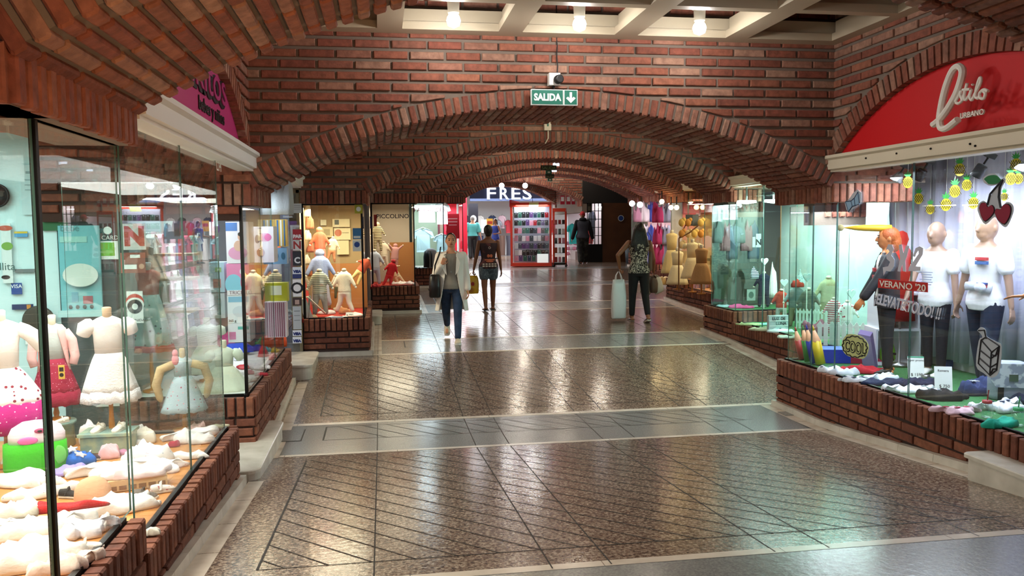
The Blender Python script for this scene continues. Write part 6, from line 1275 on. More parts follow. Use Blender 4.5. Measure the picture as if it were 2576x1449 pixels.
for px, py, c, lb, cn in ((603, 905, '#e8e4e8', 'white cone hat with a pink ribbon in front of the blue toy car', 1), (663, 896, '#c8242c', 'red cone hat near the side glass of the toy shop', 1)):
    p = on(px, py, DD); m_ = MB(); m_.lathe([(.06, 0), (.045, .05), (.015, .11), (.0, .125)], (0, 0, 0), 18, cap=False); tag(m_.build('party_hat', fab(c), None, True, loc=p), lb, 'hat')
for i, (px, py, c, w, h, lb) in enumerate(((690, 872, '#c84a20', .26, .13, 'orange inflatable crab toy'), (655, 868, '#1c9a5a', .12, .07, 'green plastic toy beside the crab toy'), (645, 882, '#1d3cae', .12, .06, 'blue plastic toy in front of the green one'), (672, 884, '#35a0b0', .10, .05, 'turquoise plastic toy below the crab'), (694, 886, '#d8b020', .12, .04, 'yellow plastic toy block by the side glass'), (686, 903, '#d86a70', .12, .05, 'coral round baby cap near the side glass'), (612, 925, '#c02038', .2, .03, 'crimson cloth in front of the white cone hat'), (650, 925, '#e4dcda', .3, .04, 'white baby clothes spread along the side glass'), (640, 955, '#3a3440', .09, .03, 'pair of dark baby shoes by the side glass'), (628, 940, '#d88a9a', .08, .03, 'pink baby shoes beside the dark pair'), (664, 945, '#b8303c', .07, .03, 'red baby shoes farther down the side glass'), (600, 960, '#e6dfd8', .3, .05, 'white smocked top before the ivory gown'), (540, 900, '#6a648c', .2, .05, 'slate violet cloth behind the ivory gown'))):
    cloth(lb, on(px, py, DD), w, w*.6, h, fab(c) if i > 5 else mat('plastic_'+c[1:], c, .25), 80+i, None, .3*i, 'baby_garment' if i > 4 else 'plastic_toy', 'garment' if i > 4 else 'toy')
# hanging plush bundle above
cloth('clear wrapped white plush bundle hanging at the top of the toy shop window', at(700, 540, Y=8.9), .28, .2, .42, fab('#b8bcc0'), 95, name='plush_bundle', cat='toy')
# sticker column on the glass fin before the next window
pane((-1.17, 10.40), (-.975, 10.40), .30, 2.25)
for i, (a, b, c, tx, tc_, lb) in enumerate(((512, 536, '#c9cdc9', '', '#222222', 'topmost grey code sticker of the door strip'), (577, 603, '#b01c28', 'PAR', '#f0e8e4', 'red sticker reading PAR on the door strip'), (605, 630, '#d5cfc9', 'N', '#a02820', 'white sticker with a dark red N on the door strip'), (632, 668, '#221f2a', 'C', '#e0e0e0', 'black sticker with card logos on the door strip'), (672, 689, '#dfe2e8', 'VISA', '#1a2c6c', 'VISA sticker in the middle of the door strip'), (690, 700, '#1a2c6c', '', '#ffffff', 'thin navy sticker under the middle VISA one'), (703, 746, '#e4e0dc', 'O', '#101010', 'white sticker with a black ring and red arc on the door strip'), (749, 768, '#3a2622', 'III', '#c0a090', 'small brown sticker below the ring one'), (771, 828, '#b4b8b8', '', '#222222', 'long grey opening hours sheet on the door strip'), (831, 845, '#dfe2e8', 'VISA', '#1a2c6c', 'upper VISA sticker at the foot of the door strip'), (848, 863, '#dfe2e8', 'VISA', '#1a2c6c', 'lowest VISA sticker of the door strip'))):
    o = wposter(736, a, 759, b, 10.385, 'door_sticker', lb, 'sticker', CARD(c), (('text', tx, 0, -.32 if tx != 'O' else -.30, {'VISA': .045, 'PAR': .055, 'N': .13, 'C': .1, 'O': .19, 'III': .07}.get(tx, .05), CARD(tc_), .004),) if tx else (('line', 0, .3, .7, .03, CARD('#6e7272')), ('line', 0, .1, .7, .02, CARD('#6e7272')), ('line', 0, -.1, .7, .02, CARD('#6e7272'))), .004)
# ------------------------------------------------------------------ knitwear window (second arch)
Z2 = .675; RB = stripes('grey_stripe_knit', '#d8cdb6', '#5f6a60', 42); OR_ = fab('#c8583c')
def dd(label, px, py, Y, H, **k): p = at(px, py, Y=Y); return doll(label, (p.x, Y, p.z), H, k.pop('rz', .2), **k)
dd('coral hooded baby outfit perched high behind the blue one', 806, 668, 11.3, .50, top=OR_, bottom=fab('#c9796a'), hood=fab('#d87a5c'), spread=0)
dd('cream and rust knitted outfit leaning next to the coral one', 832, 660, 11.35, .36, top=fab('#d8b896'), bottom=fab('#c07a52'), roll=.12)
dd('periwinkle blue hooded jumper behind the striped jacket', 808, 770, 11.25, .74, top=fab('#8b98c4'), bottom=fab('#b0b4c8'), hood=fab('#9aa6cc'))
dd('toddler outfit with a green striped jacket and grey trousers', 806, 792, 10.95, .62, top=RB, bottom=fab('#8d8a86'), spread=.2)
dd('cream smock outfit with white socks in the knitwear window', 868, 785, 11.15, .60, top=fab('#e6dcc8'), bottom=fab('#e3d9cc'), spread=.9, rz=-.2)
dd('coral and yellow outfit tilted against the board', 888, 712, 11.4, .42, top=OR_, bottom=fab('#d8b878'), roll=.6, armup=.4)
dd('small olive shorts outfit half hidden behind the cream smock', 852, 752, 11.5, .38, top=fab('#d8ceb8'), bottom=fab('#5a5a40'), spread=.2)
p = on(795, 800, Z2); t = thing('easel', 'small folding easel with blue grey slats standing on red felt', 'stand', (p.x, 10.85, Z2), .5)
for s, c in ((-1, '#9aa0a0'), (1, '#c9c4b8')): m_ = MB(); m_.tube([(s*.13, 0, 0), (s*-.02, .0, .30)], .018, 6, flat=(1.6, .6)); m_.build('slat', mat('slat'+c[1:], c, .5), t)
m_ = MB(); m_.box(-.16, -.02, .02, -.05, .015, .30); m_.build('board', mat('slate_board', '#a7aeb0', .5), t); t.rotation_euler = (0, -.35, .5)
slab('panel_inner', -.72, 12.02, Z2, -.2, 12.05, 1.32, mat('orange_board', '#a8703c', .5)); COL.objects['panel_inner'].name = 'trim_5'
m_ = MB(); a_ = at(764, 780, Y=11.2); m_.tube([(a_.x+.02, 11.2, .7), (a_.x, 11.2, 1.15)], [.11, .03], 14); tag(m_.build('red_drape', mat('red_felt', '#b02a1c', .8)), 'bright red felt drape at the edge of the knitwear window', 'drape')
for i, (px, py, w, d, h, c, lb) in enumerate(((822, 790, .22, .1, .05, '#e6e6ea', 'white bodysuit with a blue drawing on the red felt'), (850, 783, .14, .1, .07, '#dcd0b8', 'cream knitted bonnet on the red felt'), (868, 788, .18, .1, .06, '#d89a6a', 'apricot booties heap behind the white card'), (890, 796, .24, .1, .04, '#ded6cc', 'white cardigan lying near the corner of the knitwear window'), (845, 800, .26, .06, .03, '#e4e0dc', 'white lace cloth along the front of the knitwear window'), (786, 799, .12, .06, .03, '#c8b894', 'beige bib under the small easel'))): cloth(lb, on(px, py, Z2), w, d, h, fab(c), 120+i, None, 0, 'baby_garment', 'garment')
card('price_card', 'small white printed card in front of the apricot booties', 'card', on(880, 797, Z2)+Vector((0, 0, .03)), VX, (0, .5, 1), .1, .06, SW, .004, None, (('text', '$ 890', 0, -.3, .035, BLACK),))
for px0, py0, px1, py1, lb, c, pt in ((836, 551, 880, 571, 'cream promotion paper with dark pictures high in the knitwear window', '#d0c39a', (('dark_picture', -.25, .1, .25, .6, CARD('#4c5044')),)), (807, 571, 838, 597, 'cream paper with a square code pattern left blank', '#c8b88a', (('inner_square', 0, 0, .5, .6, CARD('#a2946c')),)), (840, 574, 882, 603, 'cream paper with a round orange stamp', '#d0c39a', (('disc', 'orange_stamp', -.25, .1, .05, .05, CARD('#b0603a')), ('line', .2, .1, .4, .06, CARD('#8d8262')))), (847, 605, 878, 640, 'blank cream sheet below the stamped paper', '#cdbf94', ()), (806, 553, 821, 567, 'tiny pale label beside the promotion paper', '#d6cfae', ())):
    wposter(px0, py0, px1, py1, 12.1, 'notice', lb, 'notice', CARD(c), pt, .004)
wposter(892, 515, 912, 537, 10.67, 'payment_sticker', 'lime sticker with a white diamond in the corner of the knitwear window', 'sticker', CARD('#a9a832'), (('disc', 'diamond', 0, 0, .03, .03, SW),), .004); wposter(887, 574, 909, 602, 10.67, 'payment_sticker', 'blue and white card sticker on the knitwear window', 'sticker', CARD('#3a78ac'), (('white_band', 0, -.3, .8, .2, SW),), .004); wposter(887, 604, 909, 632, 10.67, 'payment_sticker', 'white sticker with a blue disc on the knitwear window', 'sticker', SW, (('disc', 'blue_disc', 0, .1, .035, .035, CARD('#2c4f9c')),), .004)
for i in range(7): q = at(772+(i % 2)*8, 545+i*30, Y=11.4+.1*(i % 2)); cloth('%s knitted piece hanging at the side of the knitwear window, %s' % (['cream', 'rust'][i % 2], ['topmost', 'second from the top', 'third from the top', 'in the middle', 'third from the bottom', 'second from the bottom', 'lowest'][i]), q, .10, .06, .14, fab(['#d8ccb4', '#b8694a'][i % 2]), i, None, 0, 'knitted_garment', 'garment')
# ------------------------------------------------------------------ PICCOLINO window
text('tmpl', 'PICCOLINO', None, at(988, 549, Y=14.625), VX, VZ, .105, mat('ink_navy', '#20203a', .5), .002, 'CENTER', 0, .001, fit=.56); o = COL.objects['tmpl']; o.name = 'window_lettering'; tag(o, 'dark navy PICCOLINO lettering on the second small window', 'lettering')
dd('yellow and black striped baby outfit hanging high in the small window', 951, 632, 15.4, .52, top=stripes('bee_stripe', '#cdb98c', '#3a3128', 34), bottom=stripes('bee_stripe', '#cdb98c', '#3a3128', 34), spread=.1, hood=fab('#c8a88a'))
dd('dusty pink outfit with raised arms', 990, 682, 15.5, .50, top=fab('#c08a86'), bottom=fab('#b97a72'), hood=fab('#c08a86'), armup=1.6, spread=0, roll=.1); dd('cream patterned pyjama with stretched legs against the orange board', 1012, 718, 15.5, .46, top=fab('#d8c09a'), bottom=fab('#dcc6a4'), roll=-.5, armup=.8)
dd('scarlet hooded snowsuit sitting on the red felt', 972, 722, 15.05, .50, top=fab('#c01424'), bottom=fab('#c01424'), hood=fab('#a8202c'), roll=.3); dd('pale blue and white outfit standing beside the scarlet one', 943, 716, 15.1, .66, top=fab('#b9bfd0'), bottom=fab('#a8adc4'), spread=.2); dd('cream top outfit behind the scarlet snowsuit', 966, 672, 15.55, .5, top=fab('#e2d2b8'), bottom=fab('#d8c8b4'), spread=.5)
slab('trim_6', .18, 16.02, .8, .62, 16.05, 1.55, mat('orange_board', '#a8703c', .5))
for i, (px, py, w, c, lb) in enumerate(((1005, 716, .3, '#e8e0dc', 'white romper spread on the red felt of the small window'), (1028, 716, .2, '#d8ccd0', 'folded white trousers with a dark trim on the red felt'), (946, 722, .16, '#b8282c', 'red knitted cloth at the edge of the small window'))): cloth(lb, on(px, py, .80), w, .12, .05, fab(c), 140+i, None, 0, 'baby_garment', 'garment')
wposter(940, 540, 948, 570, 14.62, 'window_arrow', 'red arrow sticker on the small window beside the lettering', 'sticker', CARD('#a0281c'), (), .004); wposter(930, 545, 936, 575, 14.62, 'payment_sticker', 'narrow navy sticker on the edge of the small window', 'sticker', CARD('#1a2048'), (), .004)
# ------------------------------------------------------------------ shirts window and backpack, red window
for px, py, w, h, lb in ((1073, 505, .5, .5, 'white printed T-shirt hanging high in the shirt window'), (1064, 575, .42, .55, 'pale blue T-shirt on a hanger in the shirt window'), (1112, 590, .34, .4, 'small pale blue T-shirt beside the larger one'), (1112, 510, .32, .5, 'white T-shirt cut by the window edge')):
    q = at(px, py, Y=19.3); hung_top(lb, (q.x, 19.3, q.z), .1, w, h, mat('tee_white' if 'white' in lb else 'tee_blue', '#e2e6e6' if 'white' in lb else '#a8c4cc', .8), 'shirt')
p = on(1084, 674, .93); t = thing('backpack', 'black and grey backpack standing on the shirt window ledge', 'backpack', p, .3); m_ = MB(); m_.loft([[Vector((.15*q*math.copysign(abs(cos(a))**.6, cos(a)), .1*q*sin(a), z)) for a in [2*pi*i/20 for i in range(20)]] for z, q in ((0, .9), (.03, 1), (.25, 1), (.38, .85), (.43, .5), (.44, .2))]); m_.build('pack_body', mat('pack_grey', '#77777a', .7), t, True)
for x_ in (-.09, -.02): m_ = MB(); m_.tube([(x_, -.1, .02), (x_, -.112, .2), (x_+.01, -.09, .37)], .02, 8, flat=(1.4, .5)); m_.build('strap', BLACK, t, True)
m_ = MB(); m_.loft([[Vector((-.10+.06*q*cos(a), .09*q*sin(a), z)) for a in [2*pi*i/14 for i in range(14)]] for z, q in ((.02, 1.1), (.25, 1.1), (.38, .7))]); m_.build('side_panel', BLACK, t, True)
for i, px in enumerate((1052, 1066)): cloth(['dark belt coiled on the shirt window ledge', 'black cap on the shirt window ledge'][i], on(px, 676, .93), .16, .08, .03, BLACK, 150+i, None, 0, 'belt' if i == 0 else 'cap', 'accessory')
text('tmp2', 'ROPA Y ACCES', None, at(1070, 533, Y=18.585), VX, VZ, .13, mat('ink_red', '#a8243c', .5), .002, 'CENTER'); o = COL.objects['tmp2']; o.name = 'window_lettering'; tag(o, 'red handwritten lettering on the shirt window', 'lettering')
wposter(1122, 538, 1156, 600, 22.6, 'poster', 'crimson window poster with pale text and a bag outline', 'poster', mat('crimson', '#c8102e', .5), (('line', 0, .3, .7, .05, CARD('#e6a8b0')), ('line', 0, .18, .7, .05, CARD('#e6a8b0')), ('line', 0, .05, .6, .04, CARD('#e6a8b0'))), .01)
for i in range(8): cloth('%s handbag on the rack of the crimson window, %s row' % (['grey', 'taupe'][i % 2], ['top', 'second', 'third', 'bottom'][i//2]), at(1128+(i % 2)*11, 562+(i//2)*22, Y=23.2), .12, .07, .2, fab(['#a9a4a0', '#7c6c62'][i % 2]), i, None, 0, 'handbag', 'bag')

rnd = random.Random(12); TC = [('#c9c2b8', 'ivory'), ('#b8405a', 'rose red'), ('#5a6a8c', 'steel blue'), ('#d8a8b4', 'pink'), ('#6a8c7c', 'sea green'), ('#3c3a4c', 'charcoal'), ('#e0dcd4', 'white')]
for i in range(24):
    r_, q_ = divmod(i, 8); Y = 7.35+.24*q_; ci = (i*3+r_) % 7; p = Vector((-1.90, Y, 1.78-.34*r_))
    hung_top('%s baby top on the shop wall rail, %s row, %s' % (TC[ci][1], ['upper', 'middle', 'lower'][r_], ['nearest', 'second', 'third', 'fourth', 'fifth', 'sixth', 'seventh', 'farthest'][q_]), p, pi/2, .22, .28, fab(TC[ci][0]), hanger=False)
for r_ in range(3): m_ = MB(); m_.tube([(-1.94, 7.2, 1.79-.34*r_), (-1.94, 9.2, 1.79-.34*r_)], .008, 6); tag(m_.build('wall_rail', STEEL), ['upper', 'middle', 'lower'][r_]+' steel rail of baby tops on the toy shop wall', 'rail')
# ================================================================== right-hand corner shop
XG = 3.955
def gpoly(name, pts, m, parent=None, h=.002, off=0, X=XG):
    """a cut-out stuck on the glass, given by its outline"""
    P = [at(a, b, X=X) for a, b in pts]; P2 = [(-p.y, p.z) for p in P]
    ar = sum(P2[i][0]*P2[(i+1) % len(P2)][1]-P2[(i+1) % len(P2)][0]*P2[i][1] for i in range(len(P2)))
    if ar < 0: P2 = P2[::-1]
    mb = MB(); mb.poly((X-off, 0, 0), (0, -1, 0), VZ, (-1, 0, 0), P2, h); return mb.build(name, m, parent)
def curve_pts(P, n=4): return smooth_path(P, n)
C2 = 3.623
def c2(x, y): return (2000+x/C2, 380+y/C2)
STK = mat('sticker_grey', '#b9bec6', .5); CHR = mat('cherry_red', '#8c1236', .4); INK = mat('sticker_ink', '#15131c', .5)
def glines(name, lines, r, m, parent, conv=c2, off=.005):
    for P in lines:
        pts = [at(*conv(*q), X=XG)-Vector((off, 0, 0)) for q in P]; mb = MB(); mb.tube(pts, r, 5); mb.build(name, m, parent)
o = gpoly('cherry_sticker', [c2(*q) for q in curve_pts([(1665, 540), (1672, 485), (1720, 452), (1760, 468), (1800, 380), (1860, 305), (1790, 318), (1728, 290), (1716, 250), (1760, 212), (1830, 205), (1880, 255), (1905, 240), (1920, 270), (1880, 350), (1885, 500), (1930, 465), (1980, 480), (1995, 540), (1960, 640), (1920, 695), (1860, 650), (1820, 600), (1740, 668), (1690, 610)], 3)], STK)
tag(o, 'cherry sticker of two crimson hearts on a green leafed stalk on the glass', 'sticker')
for pts in ([(1682, 520), (1700, 475), (1745, 470), (1765, 510), (1800, 490), (1825, 520), (1815, 575), (1740, 645), (1700, 590)], [(1822, 560), (1840, 525), (1880, 530), (1905, 490), (1950, 480), (1978, 520), (1965, 600), (1915, 672), (1850, 625)]):
    gpoly('heart', [c2(*q) for q in curve_pts(pts, 3)], INK, o, .002, .003); cx = sum(p[0] for p in pts)/len(pts); cy = sum(p[1] for p in pts)/len(pts)
    gpoly('heart_fill', [c2(cx+(a-cx)*.92, cy+(b-cy)*.92) for a, b in curve_pts(pts, 3)], CHR, o, .002, .006)
gpoly('leaf', [c2(*q) for q in curve_pts([(1728, 255), (1770, 225), (1840, 222), (1885, 270), (1830, 300), (1770, 300)], 3)], mat('leaf_green', '#1e7a48', .4), o, .002, .004)
glines('stalk', [[(1760, 490), (1785, 390), (1850, 315), (1900, 262)], [(1880, 515), (1862, 420), (1870, 330), (1900, 262)]], .007, INK, o)
o = gpoly('bow_sticker', [c2(*q) for q in ((455, 475), (500, 430), (530, 385), (570, 350), (605, 380), (600, 470), (560, 500), (520, 530), (495, 565), (470, 535))], STK); tag(o, 'pale blue bow sticker in the upper corner of the glass', 'sticker')
gpoly('bow_fill', [c2(*q) for q in ((465, 465), (515, 455), (530, 430), (545, 425), (575, 375), (593, 400), (590, 480), (545, 495), (525, 505), (492, 553))], mat('bow_blue', '#8fb2d0', .5), o, .002, .003); glines('bow_outline', [[(465, 460), (515, 455), (545, 430), (578, 372)], [(465, 465), (492, 553), (525, 505), (548, 498), (592, 485), (578, 372)], [(515, 455), (528, 505)], [(545, 430), (552, 495)]], .004, mat('bow_ink', '#1c3a5e', .5), o)
LW = mat('window_white', '#c9c9d6', .6)
o = gpoly('sale_lettering', [c2(*q) for q in ((830, 900), (850, 850), (885, 852), (900, 890), (880, 950), (908, 990), (905, 1050), (870, 1098), (830, 1092), (808, 1135), (802, 1060), (850, 1050), (868, 1010), (835, 980), (835, 955), (862, 915), (848, 895))], LW); tag(o, 'big white brush lettering 3x2 on the corner shop glass', 'lettering')
for pts in (((948, 855), (975, 850), (990, 930), (1015, 860), (1042, 865), (1020, 960), (1005, 1000), (1010, 1100), (985, 1095), (980, 1030), (955, 1098), (935, 1095), (960, 980)), ((1075, 960), (1100, 885), (1140, 868), (1170, 885), (1165, 940), (1100, 1050), (1145, 1055), (1145, 1090), (1035, 1095), (1040, 1060), (1130, 935), (1125, 905), (1105, 935), (1095, 965))):
    gpoly('digit', [c2(*q) for q in pts], LW, o)
o = gpoly('season_banner', [c2(*q) for q in ((762, 1162), (1212, 1200), (1212, 1288), (755, 1245))], mat('banner_red', '#c2201c', .5)); tag(o, 'red banner reading VERANO 20 in white across the glass', 'sign')
a, b_ = at(*c2(775, 1232), X=XG), at(*c2(1200, 1265), X=XG); text('lettering', "VERANO '20", o, (XG-.006, a.y, a.z), (0, a.y-b_.y, 0) if False else (0, -1, 0), VZ, .070, mat('banner_white', '#efe6dc', .5), .001, 'LEFT', 0, .001, fit=a.y-b_.y)
a, b_ = at(*c2(722, 1385), X=XG), at(*c2(1330, 1400), X=XG)
text('tmpe', '¡ELEVATE TODO! !!', None, (XG-.006, a.y, a.z), (0, -1, -.06), (0, -.15, 1), .12, LW, .001, 'LEFT', .15, .003, fit=a.y-b_.y); o = COL.objects['tmpe']; o.name = 'slogan_lettering'; tag(o, 'white brush slogan ELEVATE TODO under the red banner', 'lettering')
C3 = 2.898
def c3(x, y): return (1940+x/C3, 740+y/C3)
o = gpoly('cool_sticker', [c3(*q) for q in curve_pts([(525, 330), (555, 295), (600, 292), (650, 305), (690, 335), (712, 380), (700, 440), (665, 472), (610, 462), (560, 450), (525, 415), (515, 370)], 3)], mat('cool_cream', '#c9cd8c', .5)); tag(o, 'pale green cloud sticker reading COOL low on the glass', 'sticker')
m_ = MB(); pts = [at(*c3(*q), X=XG)-Vector((.004, 0, 0)) for q in [(613+88*cos(t_)*(1+.05*cos(14*t_)), 383+76*sin(t_)*(1+.05*cos(14*t_))+.10*88*cos(t_)) for t_ in [2*pi*i/84 for i in range(85)]]]; m_.tube(pts, .005, 5); m_.build('cloud_outline', INK, o)
a, b_ = at(*c3(540, 408), X=XG), at(*c3(690, 440), X=XG); text('lettering', 'COOL', o, (XG-.005, a.y, a.z), (0, -1, -.0), VZ, .13, INK, .001, 'LEFT', 0, .008, fit=a.y-b_.y); text('lettering_fill', 'COOL', o, (XG-.008, a.y, a.z), (0, -1, -.0), VZ, .13, mat('cool_cream', '#c9cd8c', .5), .001, 'LEFT', 0, -.001, fit=(a.y-b_.y)*.96)
o = gpoly('juice_box_sticker', [c3(*q) for q in curve_pts([(1503, 265), (1530, 240), (1565, 260), (1575, 310), (1650, 350), (1682, 385), (1665, 560), (1610, 610), (1550, 575), (1495, 520), (1515, 340), (1540, 315), (1530, 290)], 3)], STK); tag(o, 'grey juice box sticker with a straw on the corner pane', 'sticker')
glines('outline', [[(1515, 265), (1558, 262), (1572, 325)], [(1535, 335), (1515, 505), (1598, 590), (1610, 420), (1535, 335)], [(1535, 335), (1572, 312), (1668, 378), (1610, 425)], [(1668, 378), (1648, 552), (1598, 592)], [(1524, 405), (1605, 470), (1660, 430)], [(1518, 460), (1602, 535), (1652, 505)], [(1612, 440), (1640, 450), (1660, 390)], [(1605, 580), (1622, 545), (1645, 545)]], .005, INK, o, c3)
# curtain and cut-out pineapples
CV = mat('lavender_voile', '#c6c4da', .85); mb = MB(); rings = []
for y, z0 in [(4.45+.02*i, 0) for i in range(163)]:
    w = .035*sin(y*34)+.018*sin(y*81+1); t_ = max(0, (y-6.9)/.8); zb = .55 if y < 7.2 else .55+1.2*((y-7.2)/.5); x = 5.12+w*.6; rings.append([Vector((x, y, 2.45)), Vector((x+w*.2, y, 1.9)), Vector((x+w*.4, y-.10*t_, 1.2)), Vector((x+w*.6, y-.25*t_, .56)), Vector((x+w*.6+.006, y-.25*t_, .56)), Vector((x+w*.4+.006, y-.10*t_, 1.2)), Vector((x+w*.2+.006, y, 1.9)), Vector((x+.006, y, 2.45))])
mb.loft(rings); tag(mb.build('curtain', CV, None, True), 'pale lavender pleated curtain behind the mannequins of the corner shop', 'curtain')
m_ = MB(); m_.tube([(5.12, 4.4, 2.46), (5.12, 7.7, 2.46)], .014, 8); tag(m_.build('curtain_rail', STEEL), 'thin steel rail carrying the lavender curtain', 'rail')
PY, PG = mat('pine_yellow', '#e0c81c', .6), mat('pine_green', '#2f9c3c', .6)
pins = [(2311, 497, 5.02, 26), (2340, 524, 5.0, 24), (2284, 456, 4.2, 27), (2380, 512, 4.95, 30), (2402, 478, 4.8, 30), (2432, 463, 4.9, 27), (2414, 424, 4.6, 30), (2449, 508, 4.95, 28), (2526, 493, 5.0, 20), (2543, 447, 4.7, 30), (2562, 447, 4.75, 26), (2556, 411, 4.7, 30)]
names = ['lowest near the brick pier side', 'lowest of all beside the tall white mannequin', 'hanging by the bright clip lamp', 'above the tall mannequin head', 'just under the two dark spotlights', 'between the two curtain folds near the cherry stalk', 'highest one under the beam', 'to the side of the cherry hearts', 'small one half behind the cherry sticker', 'in the cluster at the window corner, lower front', 'in the cluster at the window corner, behind another', 'in the cluster at the window corner, topmost']
for (px, py, X_, s_), nm in zip(pins, names):
    c = at(px, py, X=X_); k = s_*c.y/FPX/2.3
    t = thing('paper_pineapple', 'paper pineapple cut-out '+nm, 'decoration', c, -.62+.15*sin(px)); m_ = MB(); m_.poly((0, 0, 0), VX, VZ, (0, -1, 0), [(k*cos(a), -.25*k+1.35*k*sin(a)) for a in [2*pi*i/22 for i in range(22)]], .006); f_ = m_.build('fruit', PY, t)
    m_ = MB(); m_.poly((0, 0, 0), VX, VZ, (0, -1, 0), [(-.35*k, 1.0*k), (.35*k, 1.0*k), (.9*k, 1.9*k), (.45*k, 1.6*k), (.5*k, 2.4*k), (.1*k, 1.8*k), (-.1*k, 2.6*k), (-.3*k, 1.8*k), (-.8*k, 2.1*k), (-.5*k, 1.5*k), (-.95*k, 1.6*k)], .006); m_.build('leaves', PG, t)
    m_ = MB()
    for i in (-2, -1, 0, 1, 2):
        for sgn in (-1, 1):
            u_ = i*.42*k; L_2 = sqrt(max(.1, 1-(i*.36)**2))*k*1.05; m_.tube([(u_-sgn*L_2*.55, -.007, -.25*k-L_2*.95), (u_+sgn*L_2*.55, -.007, -.25*k+L_2*.95)], .0022, 4)
    m_.build('cross_lines', mat('pine_ink', '#5a4a10', .6), f_)
    m_ = MB(); zt = 2.47-c.z; m_.tube([(0, 0, 2.2*k), (0, 0, max(zt, 2.4*k))], .0015, 4); m_.build('thread', WHITE, t)
# spot lamps
for px, py, X_, lb, mt in ((2255, 452, 4.35, 'bright silver clip lamp in front of the brick pier', STEEL), (2315, 440, 4.7, 'black spotlight nearer the brick pier', BLACK), (2463, 430, 4.6, 'black spotlight above the cherry sticker', BLACK), (2572, 428, 4.3, 'silver clip lamp cut by the picture edge', STEEL)):
    c = at(px, py, X=X_); t = thing('spotlight', lb, 'lamp', c, 0, rot=(.5, .3, 0)); m_ = MB(); m_.lathe([(.018, .07), (.03, .05), (.05, 0), (.052, -.01), (.046, -.012), (.03, .01)], (0, 0, 0), 18) if mt is STEEL else m_.lathe([(.036, .05), (.04, .04), (.042, -.05), (.036, -.05), (.034, .0)], (0, 0, 0), 18); m_.build('lamp_head', mt, t, True)
    m_ = MB(); m_.tube([(0, 0, .06), (0, 0, .11), (0, .03, .13)], .008, 6); m_.build('bracket', BLACK, t); m_ = MB(); m_.lathe([(.04 if mt is STEEL else .03, 0), (.0, 0.001)], (0, 0, -.004), 16, cap=False); m_.lathe([(.0, -.006), (.04 if mt is STEEL else .03, -.004)], (0, 0, 0), 16, cap=False); m_.build('bulb', em('spot_glow', '#eef4ff', 25 if mt is STEEL else 2), t)
    m_ = MB(); m_.box(-.045, -.02, .12, .045, .05, .16); m_.build('junction', BLACK, t)
c = at(2515, 390, X=4.3); m_ = MB(); m_.box(4.25, 4.5, 2.40, 4.32, 6.4, 2.44); tag(m_.build('light_bar', mat('bar_dark', '#14141a', .4)), 'dark ceiling bar with cold lights under the cream beam', 'lamp')
# mannequins
MS = mat('mannequin_skin', '#9c7c6c', .35); MF = mat('mannequin_orange', '#c87a48', .35)
def manneq(label, px, py, X_, pytop, rz, legs, hands, skin, face=None, heads=1.12, **k):
    p = at(px, py, Z=D1); p.z = D1; top = at(px, pytop, Y=p.y).z; H = (top-D1)/1.01
    t = thing('mannequin', label, 'mannequin', p, rz); return t, pose(H, legs, hands), H
JEAN = mat('dark_jeans', '#1a2338', .9, noise=(9, '#26304a', .4, .7)); NAVY = mat('navy_legging', '#0f1220', .85)
t, g, H = manneq('faceless white child mannequin in a white T-shirt and navy leggings', 2347, 943, 0, 560, 2.0, ((.03, .02), (-.05, .05)), ((-.17, .06, .46), (.12, .14, .50)), MS)
b = body(g, MS, t, None, w=.98, heads=1.2, vox=.007); trousers(g, NAVY, b, .003, 1.88, (.052, .035, .026), 'leggings', .56, .95, .008); s_ = shirt(g, mat('white_tee', '#e9e8ee', .85, bump=(18, .35)), b, .009, .58, .455, .825, (.036, .032, .03), 'white_shirt', 1.0, 1.0, .008, .12)
m_ = MB()
for i in range(6): m_.box(-.06+.01*(i % 2), .118*H, (.68-.016*i)*H+g.dz, .05-.012*(i % 3), .126*H, (.685-.016*i)*H+g.dz)
m_.build('shirt_print', mat('print_slate', '#7d87a0', .8), s_); shoe_pair(g, WHITE, b)
t, g, H = manneq('faceless white child mannequin in a white, blue and red shirt and dark jeans', 2471, 976, 0, 540, 1.75, ((.12, .12), (-.12, .08)), ((-.19, .02, .47), (.19, .0, .46)), MS)
b = body(g, MS, t, None, w=.98, heads=1.2, vox=.007); trousers(g, JEAN, b, .010, 1.9, (.055, .040, .032), 'jeans', .56, 1.0, .009); s_ = shirt(g, mat('white_tee', '#e9e8ee', .85, bump=(18, .35)), b, .014, .58, .455, .825, (.036, .032, .03), 'white_shirt', 1.0, 1.0, .008, .1)
for z_, c in ((.745, '#b02a3c'), (.722, '#2c5a9c'), (.60, '#2c4a8c'), (.59, '#b02a3c')):
    m_ = MB(); x_ = -.04*H; m_.box(x_-.035*H, .070*H, z_*H+g.dz, x_+.04*H, .088*H, (z_+.018)*H+g.dz); m_.build('chest_stripe', fab(c), s_)
m_ = MB(); m_.tube([(-.09*H, .06*H, .58*H+g.dz), (0, .085*H, .60*H+g.dz), (.08*H, .06*H, .59*H+g.dz)], .03, 10, flat=(.5, 1.2)); m_.ell((-.05*H, .10*H, .59*H+g.dz), (.05, .03, .04), 10, 7); m_.build('tied_shirt_knot', fab('#c9cede'), s_, True); shoe_pair(g, WHITE, b)
t, g, H = manneq('child mannequin with a face, black jacket and long yellow pointed hair', 2226, 938, 0, 572, 1.15, ((.0, .02), (-.04, .05)), ((-.14, .17, .52), (.13, .15, .48)), MF)
b = body(g, MF, t, (EYE, mat('lip_dark', '#6a1f24', .4)), w=.95, heads=1.15, vox=.007); trousers(g, mat('black_jeans', '#10121a', .85), b, .006, 1.88, (.053, .036, .028), 'trousers', .56, .95, .009); shoe_pair(g, BLACK, b)
